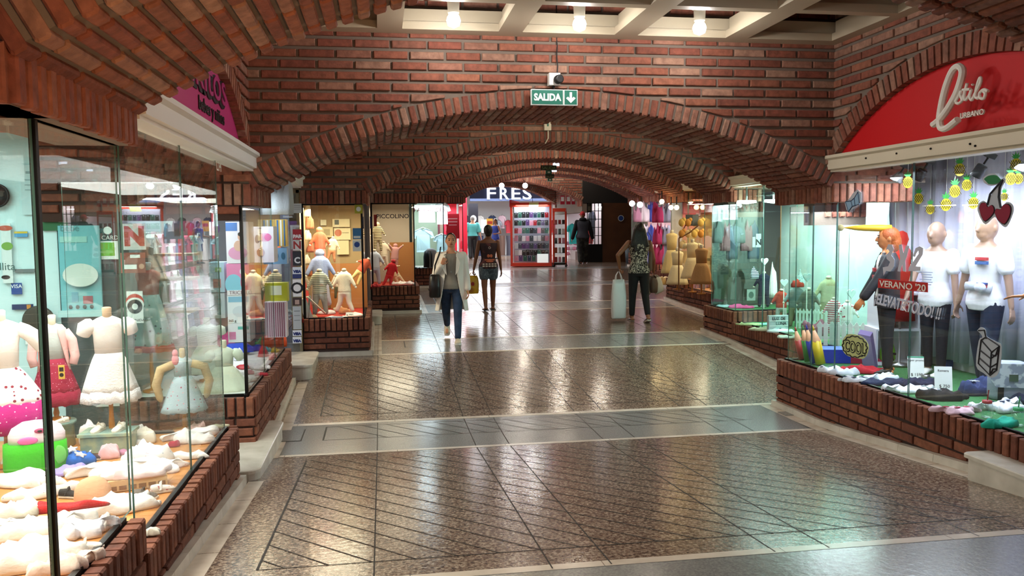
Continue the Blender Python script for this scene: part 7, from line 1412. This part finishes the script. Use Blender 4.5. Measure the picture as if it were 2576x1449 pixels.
s_ = shirt(g, fab('#e2dcd8'), b, .008, 0, .50, .83, name='white_shirt', w=.95); m_ = MB()
for i in range(3): m_.box(-.045, .075*H, (.70-.05*i)*H+g.dz, .04, .092*H, (.725-.05*i)*H+g.dz)
m_.build('red_print', fab('#a3262a'), s_)
m_ = MB(); rs = []
for z, rx, ry in ((.45, .125, .088), (.55, .115, .082), (.66, .112, .082), (.76, .122, .082), (.81, .10, .062), (.835, .06, .05)): a_ = [pi/2+.55+(2*pi-1.1)*j/22 for j in range(23)]; o_ = [Vector((rx*H*cos(q), ry*H*sin(q), z*H+g.dz)) for q in a_]; rs.append(o_+[Vector((p.x*.9, p.y*.88, p.z)) for p in o_[::-1]])
m_.loft(rs)
for i in (0, 1): limb_cover(m_, g, i, .008, 1.9, 'arm', (.033, .027, .023))
remesh(m_.build('black_jacket', mat('black_jacket', '#17121a', .6, noise=(10, '#2c1c20', .55, .7)), b), .009, 2)
hc = g.head; m_ = MB(); m_.ell(hc+Vector((0, -.016, .016)), (.060*H, .070*H, .066*H), 16, 10); m_.ell(hc+Vector((0, -.055, -.04)), (.05*H, .05*H, .07*H), 12, 8); remesh(m_.build('hair', mat('ginger_hair', '#a8501c', .5, bump=(60, .6)), b), .009)
m_ = MB(); d_ = Vector((0, 1, .02)).normalized(); q0 = hc+Vector((0, -.03, .066*H)); m_.tube([q0, q0+d_*.10, q0+d_*.22, q0+d_*.30, q0+d_*.385, q0+d_*.40], [.034, .036, .033, .026, .006, .003], 10, flat=(1.2, .9)); m_.build('yellow_pencil_hat', mat('pencil_hat', '#d8a818', .5), b, True); m_ = MB(); m_.ell(q0+d_*.42, .030, 12, 8); m_.build('hat_pompom', fab('#b9a878'), b, True)
p = at(2562, 745, X=4.3); t = thing('mannequin', 'outstretched orange mannequin hand in a pink sleeve at the picture edge', 'mannequin', (0, 0, 0)); m_ = MB(); d_ = Vector((-.35, .90, -.10)).normalized(); q = p+Vector((.28, -.62, .05)); cap(m_, q, p-d_*.05, .035, .022, 12); hand(m_, p-d_*.05, d_, 1.45, (0, 0, -1), .25, 1); remesh(m_.build('forearm', MF, t), .006); m_ = MB(); cap(m_, q-d_*.1, q+(p-q)*.45, .055, .045, 12); m_.build('pink_sleeve', fab('#d8408c'), t, True)
m_ = MB(); m_.tube([(q.x+.05, q.y, 2.42), q+Vector((.0, 0, .0))], .004, 5); m_.build('hanging_wire', STEEL, t)
# red wig on a block behind
p = at(2268, 640, X=4.8); t = thing('coat_stand', 'steel stand with a long red coat behind the child mannequin', 'stand', (p.x, p.y, D1)); zc = p.z-D1
m_ = MB(); m_.lathe([(.10, 0), (.10, .02), (.012, .03), (.012, zc)], (0, 0, 0), 16); m_.build('pole', STEEL, t, True)
m_ = MB(); m_.loft([[Vector((r_*cos(a)*(1+.06*sin(5*a)), r_*.6*sin(a)*(1+.06*sin(5*a)), z)) for a in [2*pi*i/24 for i in range(24)]] for z, r_ in ((zc-.62, .15), (zc-.4, .13), (zc-.15, .13), (zc-.03, .14), (zc+.04, .09), (zc+.09, .05), (zc+.14, .07), (zc+.20, .05), (zc+.22, .01))]); m_.build('red_coat', fab('#b81a16'), t, True)
# white cubes with goods
def cube(label, px0, py0, px1, py1, Y, d):
    a = at(px0, py0, Y=Y); b = at(px1, py1, Y=Y); w, h = b.x-a.x, a.z-b.z; t = thing('shelf_cube', label, 'shelf', (a.x, Y, b.z), -.25); T = .018
    for nm, bx in (('bottom', (0, 0, 0, w, d, T)), ('top', (0, 0, h-T, w, d, h)), ('side', (0, 0, T, T, d, h-T)), ('side', (w-T, 0, T, w, d, h-T)), ('back', (T, d-T, T, w-T, d, h-T))): m_ = MB(); m_.box(*bx); m_.build(nm, mat('cube_white', '#e9ebf2', .5), t)
    return t, w, h
t1, w1, h1 = cube('lower open white cube holding a neon green backpack', 2204, 858, 2300, 945, 7.05, .34); t1.location.z = D1+.002; h1 = at(2250, 858, Y=7.05).z-D1
t2, w2, h2 = cube('upper open white cube holding a red bucket', 2213, 772, 2300, 862, 7.05, .34); t2.location.z = t1.location.z+(at(2204, 858, Y=7.05).z-at(2204, 945, Y=7.05).z)+.002
q = t2.location; tt = thing('bucket', 'small red bucket with white and red flowers in the upper cube', 'bucket', (q.x+.17, q.y+.10, q.z+.02)); m_ = MB(); m_.lathe([(.05, 0), (.068, .12), (.062, .12)], (0, 0, 0), 20); m_.build('bucket_body', mat('bucket_red', '#9c1c24', .3), tt, True)
for i, (dx, dy, dz, c) in enumerate(((-.03, -.02, .15, '#e6e2e4'), (.02, -.03, .17, '#e6e2e4'), (.04, .0, .14, '#b01c28'), (-.01, .02, .18, '#b01c28'))): m_ = MB(); m_.ell((dx, dy, dz), .028, 10, 7); m_.build('flower', fab(c), tt, True)
m_ = MB(); m_.tube([(-.066, 0, .11), (-.05, -.06, .05), (.0, -.082, .03), (.05, -.06, .05), (.066, 0, .11)], .003, 5); m_.build('handle', mat('bucket_red', '#9c1c24', .3), tt)
q = t1.location; tt = thing('backpack', 'neon green toy backpack with black straps in the lower cube', 'backpack', (q.x+.2, q.y+.12, q.z+.02)); m_ = MB(); m_.loft([[Vector((.075*w_*cos(a), .05*w_*sin(a), z)) for a in [2*pi*i/18 for i in range(18)]] for z, w_ in ((0, .9), (.02, 1.05), (.10, 1), (.17, .7), (.19, .3))]); m_.build('pack_body', mat('neon_green', '#7ed022', .5), tt, True); m_ = MB(); m_.tube([(-.06, -.045, .02), (-.02, -.058, .08), (.05, -.05, .07)], .012, 6); m_.tube([(.02, -.055, .01), (.0, -.06, .09), (.02, -.04, .15)], .012, 6); m_.build('strap', BLACK, tt, True)
for i, (px, c, h_) in enumerate(((2228, '#2aa0c0', .06), (2238, '#8c5ac8', .08), (2247, '#d8c83a', .05), (2256, '#b8243c', .04), (2266, '#b02a3c', .04), (2281, '#d85aa8', .07))):
    p = at(px, 772, Y=7.12); m_ = MB(); m_.lathe([(.016, 0), (.018, h_*.7), (.008, h_*.8), (.006, h_)], (0, 0, 0), 12); tag(m_.build('small_bottle', mat('btl'+c[1:], c, .3), None, True, loc=(p.x, 7.14, t2.location.z+(at(2213, 772, Y=7.05).z-at(2213, 862, Y=7.05).z)+.002)), '%s little bottle standing on the upper white cube' % ['turquoise', 'violet', 'yellow', 'crimson', 'raspberry', 'bright pink'][i], 'bottle')
# pencils
def pencil(label, px, py, X0, tip, r, c, lean):
    p = at(px, py, Z=D1); p.z = D1; top = at(tip[0], tip[1], Y=p.y+.03); ax = top-p; L = ax.length; q = ax.to_track_quat('Z', 'Y').to_matrix()
    t = thing('giant_pencil', label, 'pencil', p); t.rotation_euler = q.to_euler(); m_ = MB(); n = 24; zz = lambda i, z: z+(.022 if i % 4 < 2 else -.0)*r/.07
    m_.loft([[Vector((r*cos(2*pi*i/n), r*sin(2*pi*i/n), z0 if z0 < L*.3 else zz(i, z0))) for i in range(n)] for z0 in (0.012, L*.58)]); m_.build('barrel', mat('pencil_'+c[1:], c, .4), t, True)
    m_ = MB(); m_.lathe([(r*.97, L*.57), (r*.96, L*.60), (r*.30, L*.87)], (0, 0, 0), n); m_.build('sharpened_wood', mat('pencil_wood', '#d8a078', .5), t, True); m_ = MB(); m_.lathe([(r*.30, L*.87), (.003, L)], (0, 0, 0), 16); m_.build('tip', mat('pencil_'+c[1:], c, .4), t, True)
pencil('red giant pencil of the four standing in the window corner', 2019, 905, 0, (2000, 822), .036, '#a3181e', 0); pencil('green giant pencil half hidden behind the blue one', 2034, 912, 0, (2019, 818), .036, '#2c8c34', 0); pencil('blue giant pencil between the green and the yellow', 2049, 916, 0, (2028, 817), .038, '#1a2c9c', 0); pencil('yellow giant pencil, nearest and tallest of the four', 2065, 918, 0, (2044, 818), .046, '#d8bc14', 0)
p = at(2075, 918, Z=D1); t = thing('low_box', 'low box, royal blue on one half and crimson on the other', 'box', (p.x, p.y+.12, D1), -.3); m_ = MB(); m_.box(0, 0, 0, .30, .25, .13); m_.build('blue_half', mat('royal_blue', '#1233b4', .4), t); m_ = MB(); m_.loft([[Vector(v) for v in ((.30, 0, 0), (.62, 0, 0), (.62, .25, 0), (.30, .25, 0))], [Vector(v) for v in ((.30, 0, .13), (.50, 0, .09), (.50, .25, .09), (.30, .25, .13))]]); m_.build('crimson_half', mat('crimson_box', '#a81e40', .4), t)
m_ = MB(); p = at(2190, 925, Z=D1); m_.obox(p+Vector((0, .05, .16)), (.012, 0, .02), (0, .10, 0), (-.03, 0, .16)); tag(m_.build('folder', mat('violet_folder', '#9a86c8', .4)), 'violet and white folder leaning on the lower white cube', 'folder')
# folded clothes on the turf
for i, (px, py, w, d, h, c, shp, rz_, lb) in enumerate((
    (2088, 935, .22, .14, .05, '#d8dae0', None, .2, 'white and navy lettered T-shirt rolled at the far corner of the turf'), (2120, 942, .26, .12, .05, '#c9ccd6', None, -.4, 'grey white folded shirt next to the crimson one'), (2165, 938, .44, .10, .06, '#b01828', None, -.5, 'crimson sweatshirt folded lengthwise near the white cubes'),
    (2150, 960, .30, .12, .04, '#dcdfe6', SHIRT, -.3, 'white shirt with navy lettering in the front row of the turf'), (2225, 955, .36, .16, .05, '#d5dae4', SHIRT, .3, 'white shirt lying below the violet folder'), (2245, 968, .46, .14, .045, '#1a2444', None, -.35, 'long navy garment folded along the front of the turf'),
    (2310, 970, .30, .14, .06, '#141c3c', None, -.2, 'navy bundle behind the white long-sleeved shirt'), (2290, 985, .40, .16, .05, '#e0e4ec', SHIRT, -.2, 'white long-sleeved shirt between the navy ones'), (2370, 1003, .34, .16, .07, '#0c0e16', None, -.25, 'black T-shirt with a silver star drawing'), (2465, 990, .34, .18, .10, '#2a3a68', None, -.2, 'slate blue sweater with a white cross print'),
    (2410, 1038, .34, .14, .04, '#d8b4c0', SHIRT, -.2, 'pink flamingo print shirt in the front row of the turf'), (2520, 1030, .40, .20, .06, '#dcdde6', SHIRT, .1, 'white shirt with faded red print beside the jar'), (2515, 1072, .26, .12, .05, '#16a088', None, .2, 'emerald green cloth beside the corner post'), (2570, 1012, .2, .12, .05, '#1a2038', None, 0, 'dark navy cloth at the picture edge'), (2385, 925, .08, .05, .14, '#1c62c0', None, 0, 'bright blue little trousers between the two mannequins'))):
    o = cloth(lb, on(px, py, D1), w, d, h, fab(c), 220+i, shp, rz_, 'folded_shirt', 'garment')
    if 'star' in lb or 'cross' in lb: m_ = MB(); m_.poly((0, 0, 0), VX, VY, VZ, star(.045, .012, 0, 8), .006); q = m_.build('print', fab('#c9ced8'), o); q.location = (-.05, 0, h*.98)
    if 'flamingo' in lb or 'lettering' in lb or 'lettered' in lb or 'faded' in lb:
        for j in range(3): m_ = MB(); m_.ell((0, 0, 0), (.025, .012, .004), 8, 5); q = m_.build('print', fab({'p': '#b84860', 'w': '#26304e'}[lb[0]]), o); q.location = (-.08+.07*j, .01*(-1)**j, h*1.02)
for px, py, lb, t1_, t2_ in ((2303, 955, 'handwritten price card with a green top edge leaning on the clothes', 'Super promo', '$ 1599'), (2372, 985, 'bigger handwritten price card in front of the jeans mannequin', 'Remera', '$ 750')):
    p = on(px, py, D1); o = card('price_card', lb, 'card', p+Vector((0, 0, .105)), Vector((.9, -.35, 0)), Vector((.1, .22, 1)), .13, .19, mat('card_white', '#eef0ee', .6), .004, None, (('text', t1_, 0, .28, .026, INK), ('text', t2_, .05, -.38, .034, INK))+((('green_edge', 0, .47, 1, .05, mat('edge_green', '#4cb08c', .6)),) if 'green' in lb else ()))
p = on(2328, 957, D1); m_ = MB(); m_.lathe([(.035, 0), (.036, .05), (.03, .052)], (0, 0, 0), 20); tag(m_.build('tin', STEEL, None, True, loc=p), 'small round metal tin beside the taller price card', 'tin')
JG = glass_mat('jar_glass', (.90, .96, .96), 1.45, 0, .06)
for px, py, c, lb in ((2482, 1050, '#a8202c', 'clear mason jar with a red lid and straw'), (2560, 1070, '#2c9c5c', 'clear mason jar with a green lid behind the corner post')):
    p = on(px, py, D1); t = thing('mason_jar', lb, 'jar', p); m_ = MB(); m_.lathe([(.034, .002), (.038, .01), (.038, .085), (.028, .10)], (0, 0, 0), 20); m_.build('glass_body', JG, t, True); m_ = MB(); m_.lathe([(.031, .10), (.031, .118), (.0, .12)], (0, 0, 0), 18, cap=False); m_.build('lid', mat('lid'+c[1:], c, .4), t, True); m_ = MB(); m_.tube([(0, 0, .11), (.01, 0, .19)], .004, 6); m_.build('straw', mat('lid'+c[1:], c, .4), t); m_ = MB(); m_.tube([(.036, -.01, .08), (.06, -.02, .07), (.058, -.02, .03), (.036, -.01, .025)], .005, 6); m_.build('handle', JG, t, True)
p = on(2538, 1003, D1); t = thing('school_bag', 'grey camouflage school bag with a flap standing by the corner post', 'bag', p, -.4); m_ = MB(); m_.loft([[Vector((.15*q*math.copysign(abs(cos(a))**.5, cos(a)), .07*q*sin(a), z)) for a in [2*pi*i/22 for i in range(22)]] for z, q in ((0, .9), (.03, 1), (.2, 1), (.27, .9), (.29, .5))]); m_.build('bag_body', fab('#aab0c8'), t, True)
m_ = MB(); m_.loft([[Vector((.155*q, -.075-.01*e, z)) for q, z in ((-1, .28), (-1, .16), (-.75, .10), (.75, .10), (1, .16), (1, .28))][::(1 if e else 1)] for e in (0, 1)] ); f_ = m_.build('flap', mat('camo_flap', '#c9ccd6', .8, noise=(14, '#8f94a8', .48, .54)), t); m_ = MB(); m_.box(-.03, -.092, .15, .03, -.086, .20); m_.build('buckle', STEEL, f_); m_ = MB(); m_.box(-.10, -.08, 0, -.06, -.074, .12); m_.build('dark_strap', BLACK, t)
# ================================================================== pale green window: hearts, fence, light box
D2 = .49; D3 = .63
def heart_poly(s): return [(s*.9*sin(a)**3, s*(.8*cos(a)-.32*cos(2*a)-.12*cos(3*a)-.05*cos(4*a))) for a in [2*pi*i/28 for i in range(28)]][::-1]
for px, py, Y, zb, lb, c in ((1923, 657, 10.9, D3, 'white heart on a stick beside the navy outfit', '#dfe6e2'), (1972, 711, 10.1, D2, 'silver grey heart on a stick in the middle of the pale green window', '#b9c6c2'), (2030, 697, 9.6, D2, 'grey heart on a stick behind the grey sweatshirt', '#8fa8a4'), (2141, 738, 8.7, D2, 'translucent white heart above the heart print top', '#c6dcd8')):
    p = at(px, py, Y=Y); t = thing('heart_pick', lb, 'decoration', (p.x, Y, zb)); m_ = MB(); m_.poly((0, 0, p.z-zb), VX, VZ, (0, -1, 0), heart_poly(.062), .012, .003); m_.build('heart', fab(c), t, fix=True); m_ = MB(); m_.tube([(0, 0, 0), (0, 0, p.z-zb-.05)], .007, 6); m_.build('stick', WHITE, t)
t = thing('light_box', 'white letter light box reading LUZ DE LUNA', 'sign', (at(1959, 812, Y=9.5).x, 9.5, D2)); m_ = MB(); m_.box(-.13, 0, 0, .13, .05, .20); m_.build('case', mat('lightbox_grey', '#a9b9b9', .5), t)
for i, (s_, dx) in enumerate((('LUZ DE', 0), ('LUNA', .03))): text('lettering', s_, t, (dx, -.004, .145-.062*i), VX, VZ, .052, INK, .001, 'CENTER', 0, .001)
for z_ in (.07, .132): m_ = MB(); m_.box(-.125, -.006, z_, .125, 0, z_+.005); m_.build('rail', WHITE, t)
m_ = MB(); m_.poly((.02, -.003, .035), VX, VZ, (0, -1, 0), heart_poly(.014), .002); m_.build('heart_mark', INK, t, fix=True)
def fence(label, p, n, rz, H_=.30, w=.045, gap=.062):
    t = thing('picket_fence', label, 'fence', p, rz)
    for i in range(n): m_ = MB(); m_.poly((i*gap, 0, 0), VX, VZ, (0, -1, 0), [(0, 0), (w, 0), (w, H_-.035), (w/2, H_), (0, H_-.035)], .012, .002); m_.build('picket', mat('fence_white', '#dfe8e2', .5), t)
    for z_ in (.07, .20): m_ = MB(); m_.box(-.01, .0, z_, gap*n, .012, z_+.028); m_.build('rail', mat('fence_white', '#dfe8e2', .5), t)
p = at(2056, 868, Z=D2); fence('nearer white picket fence behind the giant pencils', (p.x, p.y, D2), 11, -.55, .27); p = at(2000, 826, Z=D2); fence('farther white picket fence behind the grey sweatshirt', (p.x, min(p.y, 10.4), D2), 10, -.75, .26, .03, .045)
def dk(label, px, py, Y, zb, **k): p = at(px, py, Y=Y); H_ = max(.25, (p.z-zb)); return doll(label, (p.x, Y, zb), H_, -.5, **k)
dk('navy top and dark shorts with white striped sleeves on a form', 1922, 680, 11.1, D3, top=fab('#161c34'), bottom=fab('#151d30'), spread=.1); m_ = MB()
for i, (px, py) in enumerate(((1893, 684), (1900, 692))): pass
p = at(1898, 690, Y=10.98); cloth('white striped sleeve piece beside the navy outfit', (p.x, p.y, p.z-.06), .12, .05, .12, stripes('navy_stripe', '#e2e6ea', '#1c2440', 45), 301, name='striped_scarf', cat='scarf')
p = at(1946, 690, Y=10.6); t = cloth('pale rabbit comforter hanging from a white stick', (p.x, 10.6, p.z-.32), .10, .05, .38, FLW, 303, name='comforter', cat='toy')
dk('red waistcoat outfit with a silver grey bow', 1966, 724, 10.3, D2, top=fab('#b03a28'), bottom=fab('#a9a8a4'), spread=.1)
dk('grey sweatshirt outfit with a gnome hat and red scarf', 2003, 712, 9.9, D2, top=fab('#7d8f90'), bottom=fab('#8a8568'), hood=fab('#9aa8a8'), spread=.2); p = at(2007, 712, Y=9.9); m_ = MB(); m_.lathe([(.07, 0), (.055, .05), (.02, .13), (.008, .16), (.014, .17), (.0, .185)], (0, 0, 0), 16, cap=False); tag(m_.build('gnome_hat', dots('gnome_dots', '#9db0b0', '#30383c', 40, .25), None, True, loc=(p.x, 9.85, p.z)), 'spotted grey gnome hat with a pompom', 'hat'); cloth('red knitted scarf on the grey sweatshirt', (at(2002, 712, Y=9.75).x, 9.72, at(2002, 722, Y=9.75).z), .16, .08, .08, fab('#b03024'), 305, name='scarf', cat='scarf')
dk('olive grey jacket outfit beside the sweatshirt', 2034, 720, 9.7, D2, top=fab('#5c6458'), bottom=fab('#6f7052'), spread=.1); dk('heart print white top outfit behind the picket fence', 2132, 752, 8.8, D2, top=dots('heart_print', '#e0e2e0', '#a01c30', 26, .28), bottom=fab('#c9cccc'), spread=.1); dk('crimson striped dress outfit behind the picket fence', 2098, 745, 9.1, D2, top=stripes('crimson_stripe', '#b0283c', '#e0d4d4', 38), bottom=stripes('crimson_stripe', '#b0283c', '#e0d4d4', 38), spread=.1); dk('beige dungarees outfit by the glass wall', 2085, 690, 9.9, D2, top=fab('#a8a480'), bottom=fab('#8f8c66'), spread=.1)
cloth('plum round cushion behind the picket fence', on(2050, 842, D2), .30, .2, .16, fab('#8c4a5c'), 310, name='cushion', cat='cushion')
for i, (px, py, w, d, h, c, z_, lb) in enumerate(((1826, 772, .30, .16, .03, '#93b0b4', D3, 'grey blue baby trousers on the raised turf shelf'), (1862, 775, .34, .14, .05, '#c8407c', D3, 'bright pink cloth folded on the raised turf shelf'), (1905, 772, .26, .1, .02, '#8fae98', D3, 'pale mint cloth on the raised turf shelf'), (1885, 818, .3, .14, .03, '#9fae7c', D2, 'light olive folded cloth on the lower turf'), (1935, 818, .3, .14, .03, '#8fc4c0', D2, 'aqua folded cloth below the light box'), (1925, 832, .36, .12, .04, '#a9aa8a', D2, 'khaki folded trousers along the sill'), (1965, 836, .30, .14, .04, '#c9d6d4', D2, 'white dotted cloth along the sill'), (1978, 850, .22, .10, .03, '#b4bfae', D2, 'sage cloth at the near end of the sill'))): cloth(lb, on(px, py, z_), w, d, h, fab(c), 320+i, None, -.4, 'folded_cloth', 'garment')
for px, py, Y, lb, c in ((1878, 510, 10.4, 'round ceiling lamp of the pale green window, farther one', '#eafff6'), (1946, 508, 10.0, 'small round ceiling lamp of the pale green window', '#eafff6'), (2100, 530, 9.0, 'glaring round lamp in the near half of the pale green window', '#f4ffff')):
    p = at(px, py, Y=Y); t = thing('ceiling_lamp', lb, 'lamp', p); m_ = MB(); m_.lathe([(.0, .03), (.12, .03), (.13, 0), (.0, -.02)], (0, 0, 0), 24, cap=False); m_.build('diffuser', em('lamp_mint', c, 9 if px < 2000 else 30), t, True); m_ = MB(); m_.tube([(0, 0, .02), (0, 0, 2.6-p.z)], .012, 6); m_.build('drop_rod', STEEL, t)
for px0, py0, px1, py1, lb, c, pt in ((1902, 588, 1914, 622, 'white N sticker inside the pale green window', '#cfd8d2', (('text', 'N', 0, -.32, .12, INK, .004),)), (1893, 596, 1900, 622, 'narrow white sticker beside the N sticker', '#b9c6c0', ()), (1879, 728, 1900, 756, 'oval white sticker low on the pale green glass', '#b9c9c0', (('disc', 'arrow_patch', 0, 0, .04, .05, CARD('#5c7c70')),))):
    wposter(px0, py0, px1, py1, 11.45, 'window_sticker', lb, 'sticker', CARD(c), pt, .004)
slab('wall_inner', 4.9, 11.62, .3, 5.95, 11.66, 2.9, mat('brown_shop', '#4a4038', .8)); slab('panel_x', 5.5, 8.3, .5, 5.53, 9.3, 2.0, mat('pale_cyan', '#c9e6e6', .5)); COL.objects['panel_x'].name = 'trim_7'
for i in range(6): p = at(1806+18*i, 560+20*(i % 3), Y=11.5); cloth('%s clothes on the back rack of the pale green window, %s' % (['grey', 'rose', 'slate'][i % 3], ['far end', 'second', 'third', 'fourth', 'fifth', 'near end'][i]), (p.x, 11.5, p.z-.3), .16, .10, .42, fab(['#6c7876', '#8c6468', '#4a5a68'][i % 3]), 340+i, name='rack_clothes', cat='clothes')
# ================================================================== yellow window and the last windows
def dress2(label, px, pytop, Y, zb, c, L=.6, **k): p = at(px, pytop, Y=Y); return dress(label, (p.x, Y, zb), L, .22, .40, p.z-zb, fab(c), fab(c), None, fab(c) if k.get('s') else None, .08, rz=-.4, seed=px)
ZC = .66; ZD = .80
dress2('tall cream dress on a stand in the yellow window', 1690, 583, 14.9, ZD, '#e0c890', .75); dress2('shorter white gown beside the tall cream dress', 1704, 628, 14.3, ZC, '#ecdcb4', .6); dress2('ivory first communion dress behind the wooden gate', 1742, 606, 13.6, ZC, '#f0dcae', .62, s=1); dress2('beige dress at the near end of the yellow window', 1765, 620, 13.2, ZC, '#b98c5c', .6)
p = at(1735, 722, Z=ZC); t = thing('wooden_gate', 'olive brown wooden gate standing inside the yellow window', 'gate', (p.x, min(p.y, 14.2), ZC), -1.1)
for x_ in (0, .18, .36): m_ = MB(); m_.box(x_, 0, 0, x_+.05, .03, .62 if x_ else .78); m_.build('post', mat('gate_olive', '#6a5a2c', .6), t)
for z_ in (.18, .52): m_ = MB(); m_.box(0, -.01, z_, .41, 0, z_+.05); m_.build('rail', mat('gate_olive', '#6a5a2c', .6), t)
for i, (px, py, c, w, h, lb) in enumerate(((1668, 708, '#ecd8a4', .3, .10, 'cream hat lying in the yellow window'), (1680, 716, '#d8b070', .25, .10, 'wicker basket in the yellow window'), (1660, 688, '#e8d8b0', .35, .05, 'white cloth strip on the raised shelf'), (1700, 712, '#c9a878', .2, .08, 'beige shoes bundle beside the wicker basket'), (1715, 690, '#7a6a54', .12, .2, 'brown toy pram behind the wooden gate'))): cloth(lb, on(px, py, ZC), w, w*.5, h, fab(c), 360+i, None, 0, 'accessory', 'accessory')
wposter(1725, 540, 1757, 568, 13.9, 'notice', 'dark grey notice hanging in the yellow window', 'notice', CARD('#3a3e40'), (('paler_half', .25, 0, .45, .9, CARD('#5a6264')),), .01)
for i in range(9): p = at(1715+(i % 4)*16, 560+(i//4)*28, Y=13.8+.1*(i % 3)); m_ = MB(); m_.ell((0, 0, 0), (.06, .04, .07), 10, 7); m_.ell((.04, 0, .05), (.04, .03, .04), 8, 6); tag(m_.build('silk_flower', fab(['#e0b860', '#c98c40', '#e8d09c'][i % 3]), None, True, loc=p), '%s silk flower on the branch of the yellow window, %s' % (['golden', 'amber', 'cream'][i % 3], ['upper row', 'middle row', 'lower row'][i//4]+[' first', ' second', ' third', ' fourth'][i % 4]), 'flower')
m_ = MB(); a_ = at(1708, 600, Y=13.9); m_.tube([(a_.x, 13.9, ZC), a_, at(1735, 585, Y=13.85), at(1765, 560, Y=13.9)], .012, 6); m_.tube([a_, at(1730, 555, Y=13.95), at(1772, 540, Y=13.9)], .009, 6); tag(m_.build('branch', mat('bark', '#6a4420', .8)), 'brown bare branch decorated with silk flowers', 'branch')
for px, py, Y, lb, e_ in ((1665, 507, 15.2, 'bright warm bulb in the yellow window', 26), (1688, 522, 14.8, 'small round bulb of the yellow window, farther of the pair', 10), (1702, 522, 14.5, 'small round bulb of the yellow window, nearer of the pair', 10)):
    p = at(px, py, Y=Y); t = thing('bulb_lamp', lb, 'lamp', p); m_ = MB(); m_.ell((0, 0, 0), .045, 12, 8); m_.build('bulb', em('bulb_warm', '#ffe2a0', e_), t, True); m_ = MB(); m_.tube([(0, 0, .03), (0, 0, .2)], .012, 6); m_.build('socket', DARKM, t)
pal = ['#b98aa4', '#e0dce6', '#3a4a9c', '#c03a6c', '#8a8fa0', '#d8c4c8']; nm_ = ['mauve', 'white', 'blue', 'magenta', 'grey', 'blush']
for i in range(15):
    px = 1594+(i % 5)*17; py = [535, 590, 640][i//5]; Y = 17.5 if px > 1640 else 18.9; p = at(px, py, Y=Y); c = (i*7+i//5) % 6
    cloth('%s clothes in the pinkish window, %s row %s' % (nm_[c], ['top', 'middle', 'bottom'][i//5], ['at the far end', 'second', 'third', 'fourth', 'at the near end'][i % 5]), (p.x+.1, Y, p.z-.22), .24, .16, .40, fab(pal[c]), 380+i, name='window_clothes', cat='clothes')
for px, py, Y, lb in ((1610, 515, 18.4, 'round white lamp in the pinkish window'), (1590, 512, 19.2, 'smaller white lamp at the far end of the pinkish window')): p = at(px, py, Y=Y); m_ = MB(); m_.ell((0, 0, 0), .07, 12, 8); tag(m_.build('globe_lamp', em('globe_pink', '#fff0f4', 10), None, True, loc=p), lb, 'lamp')
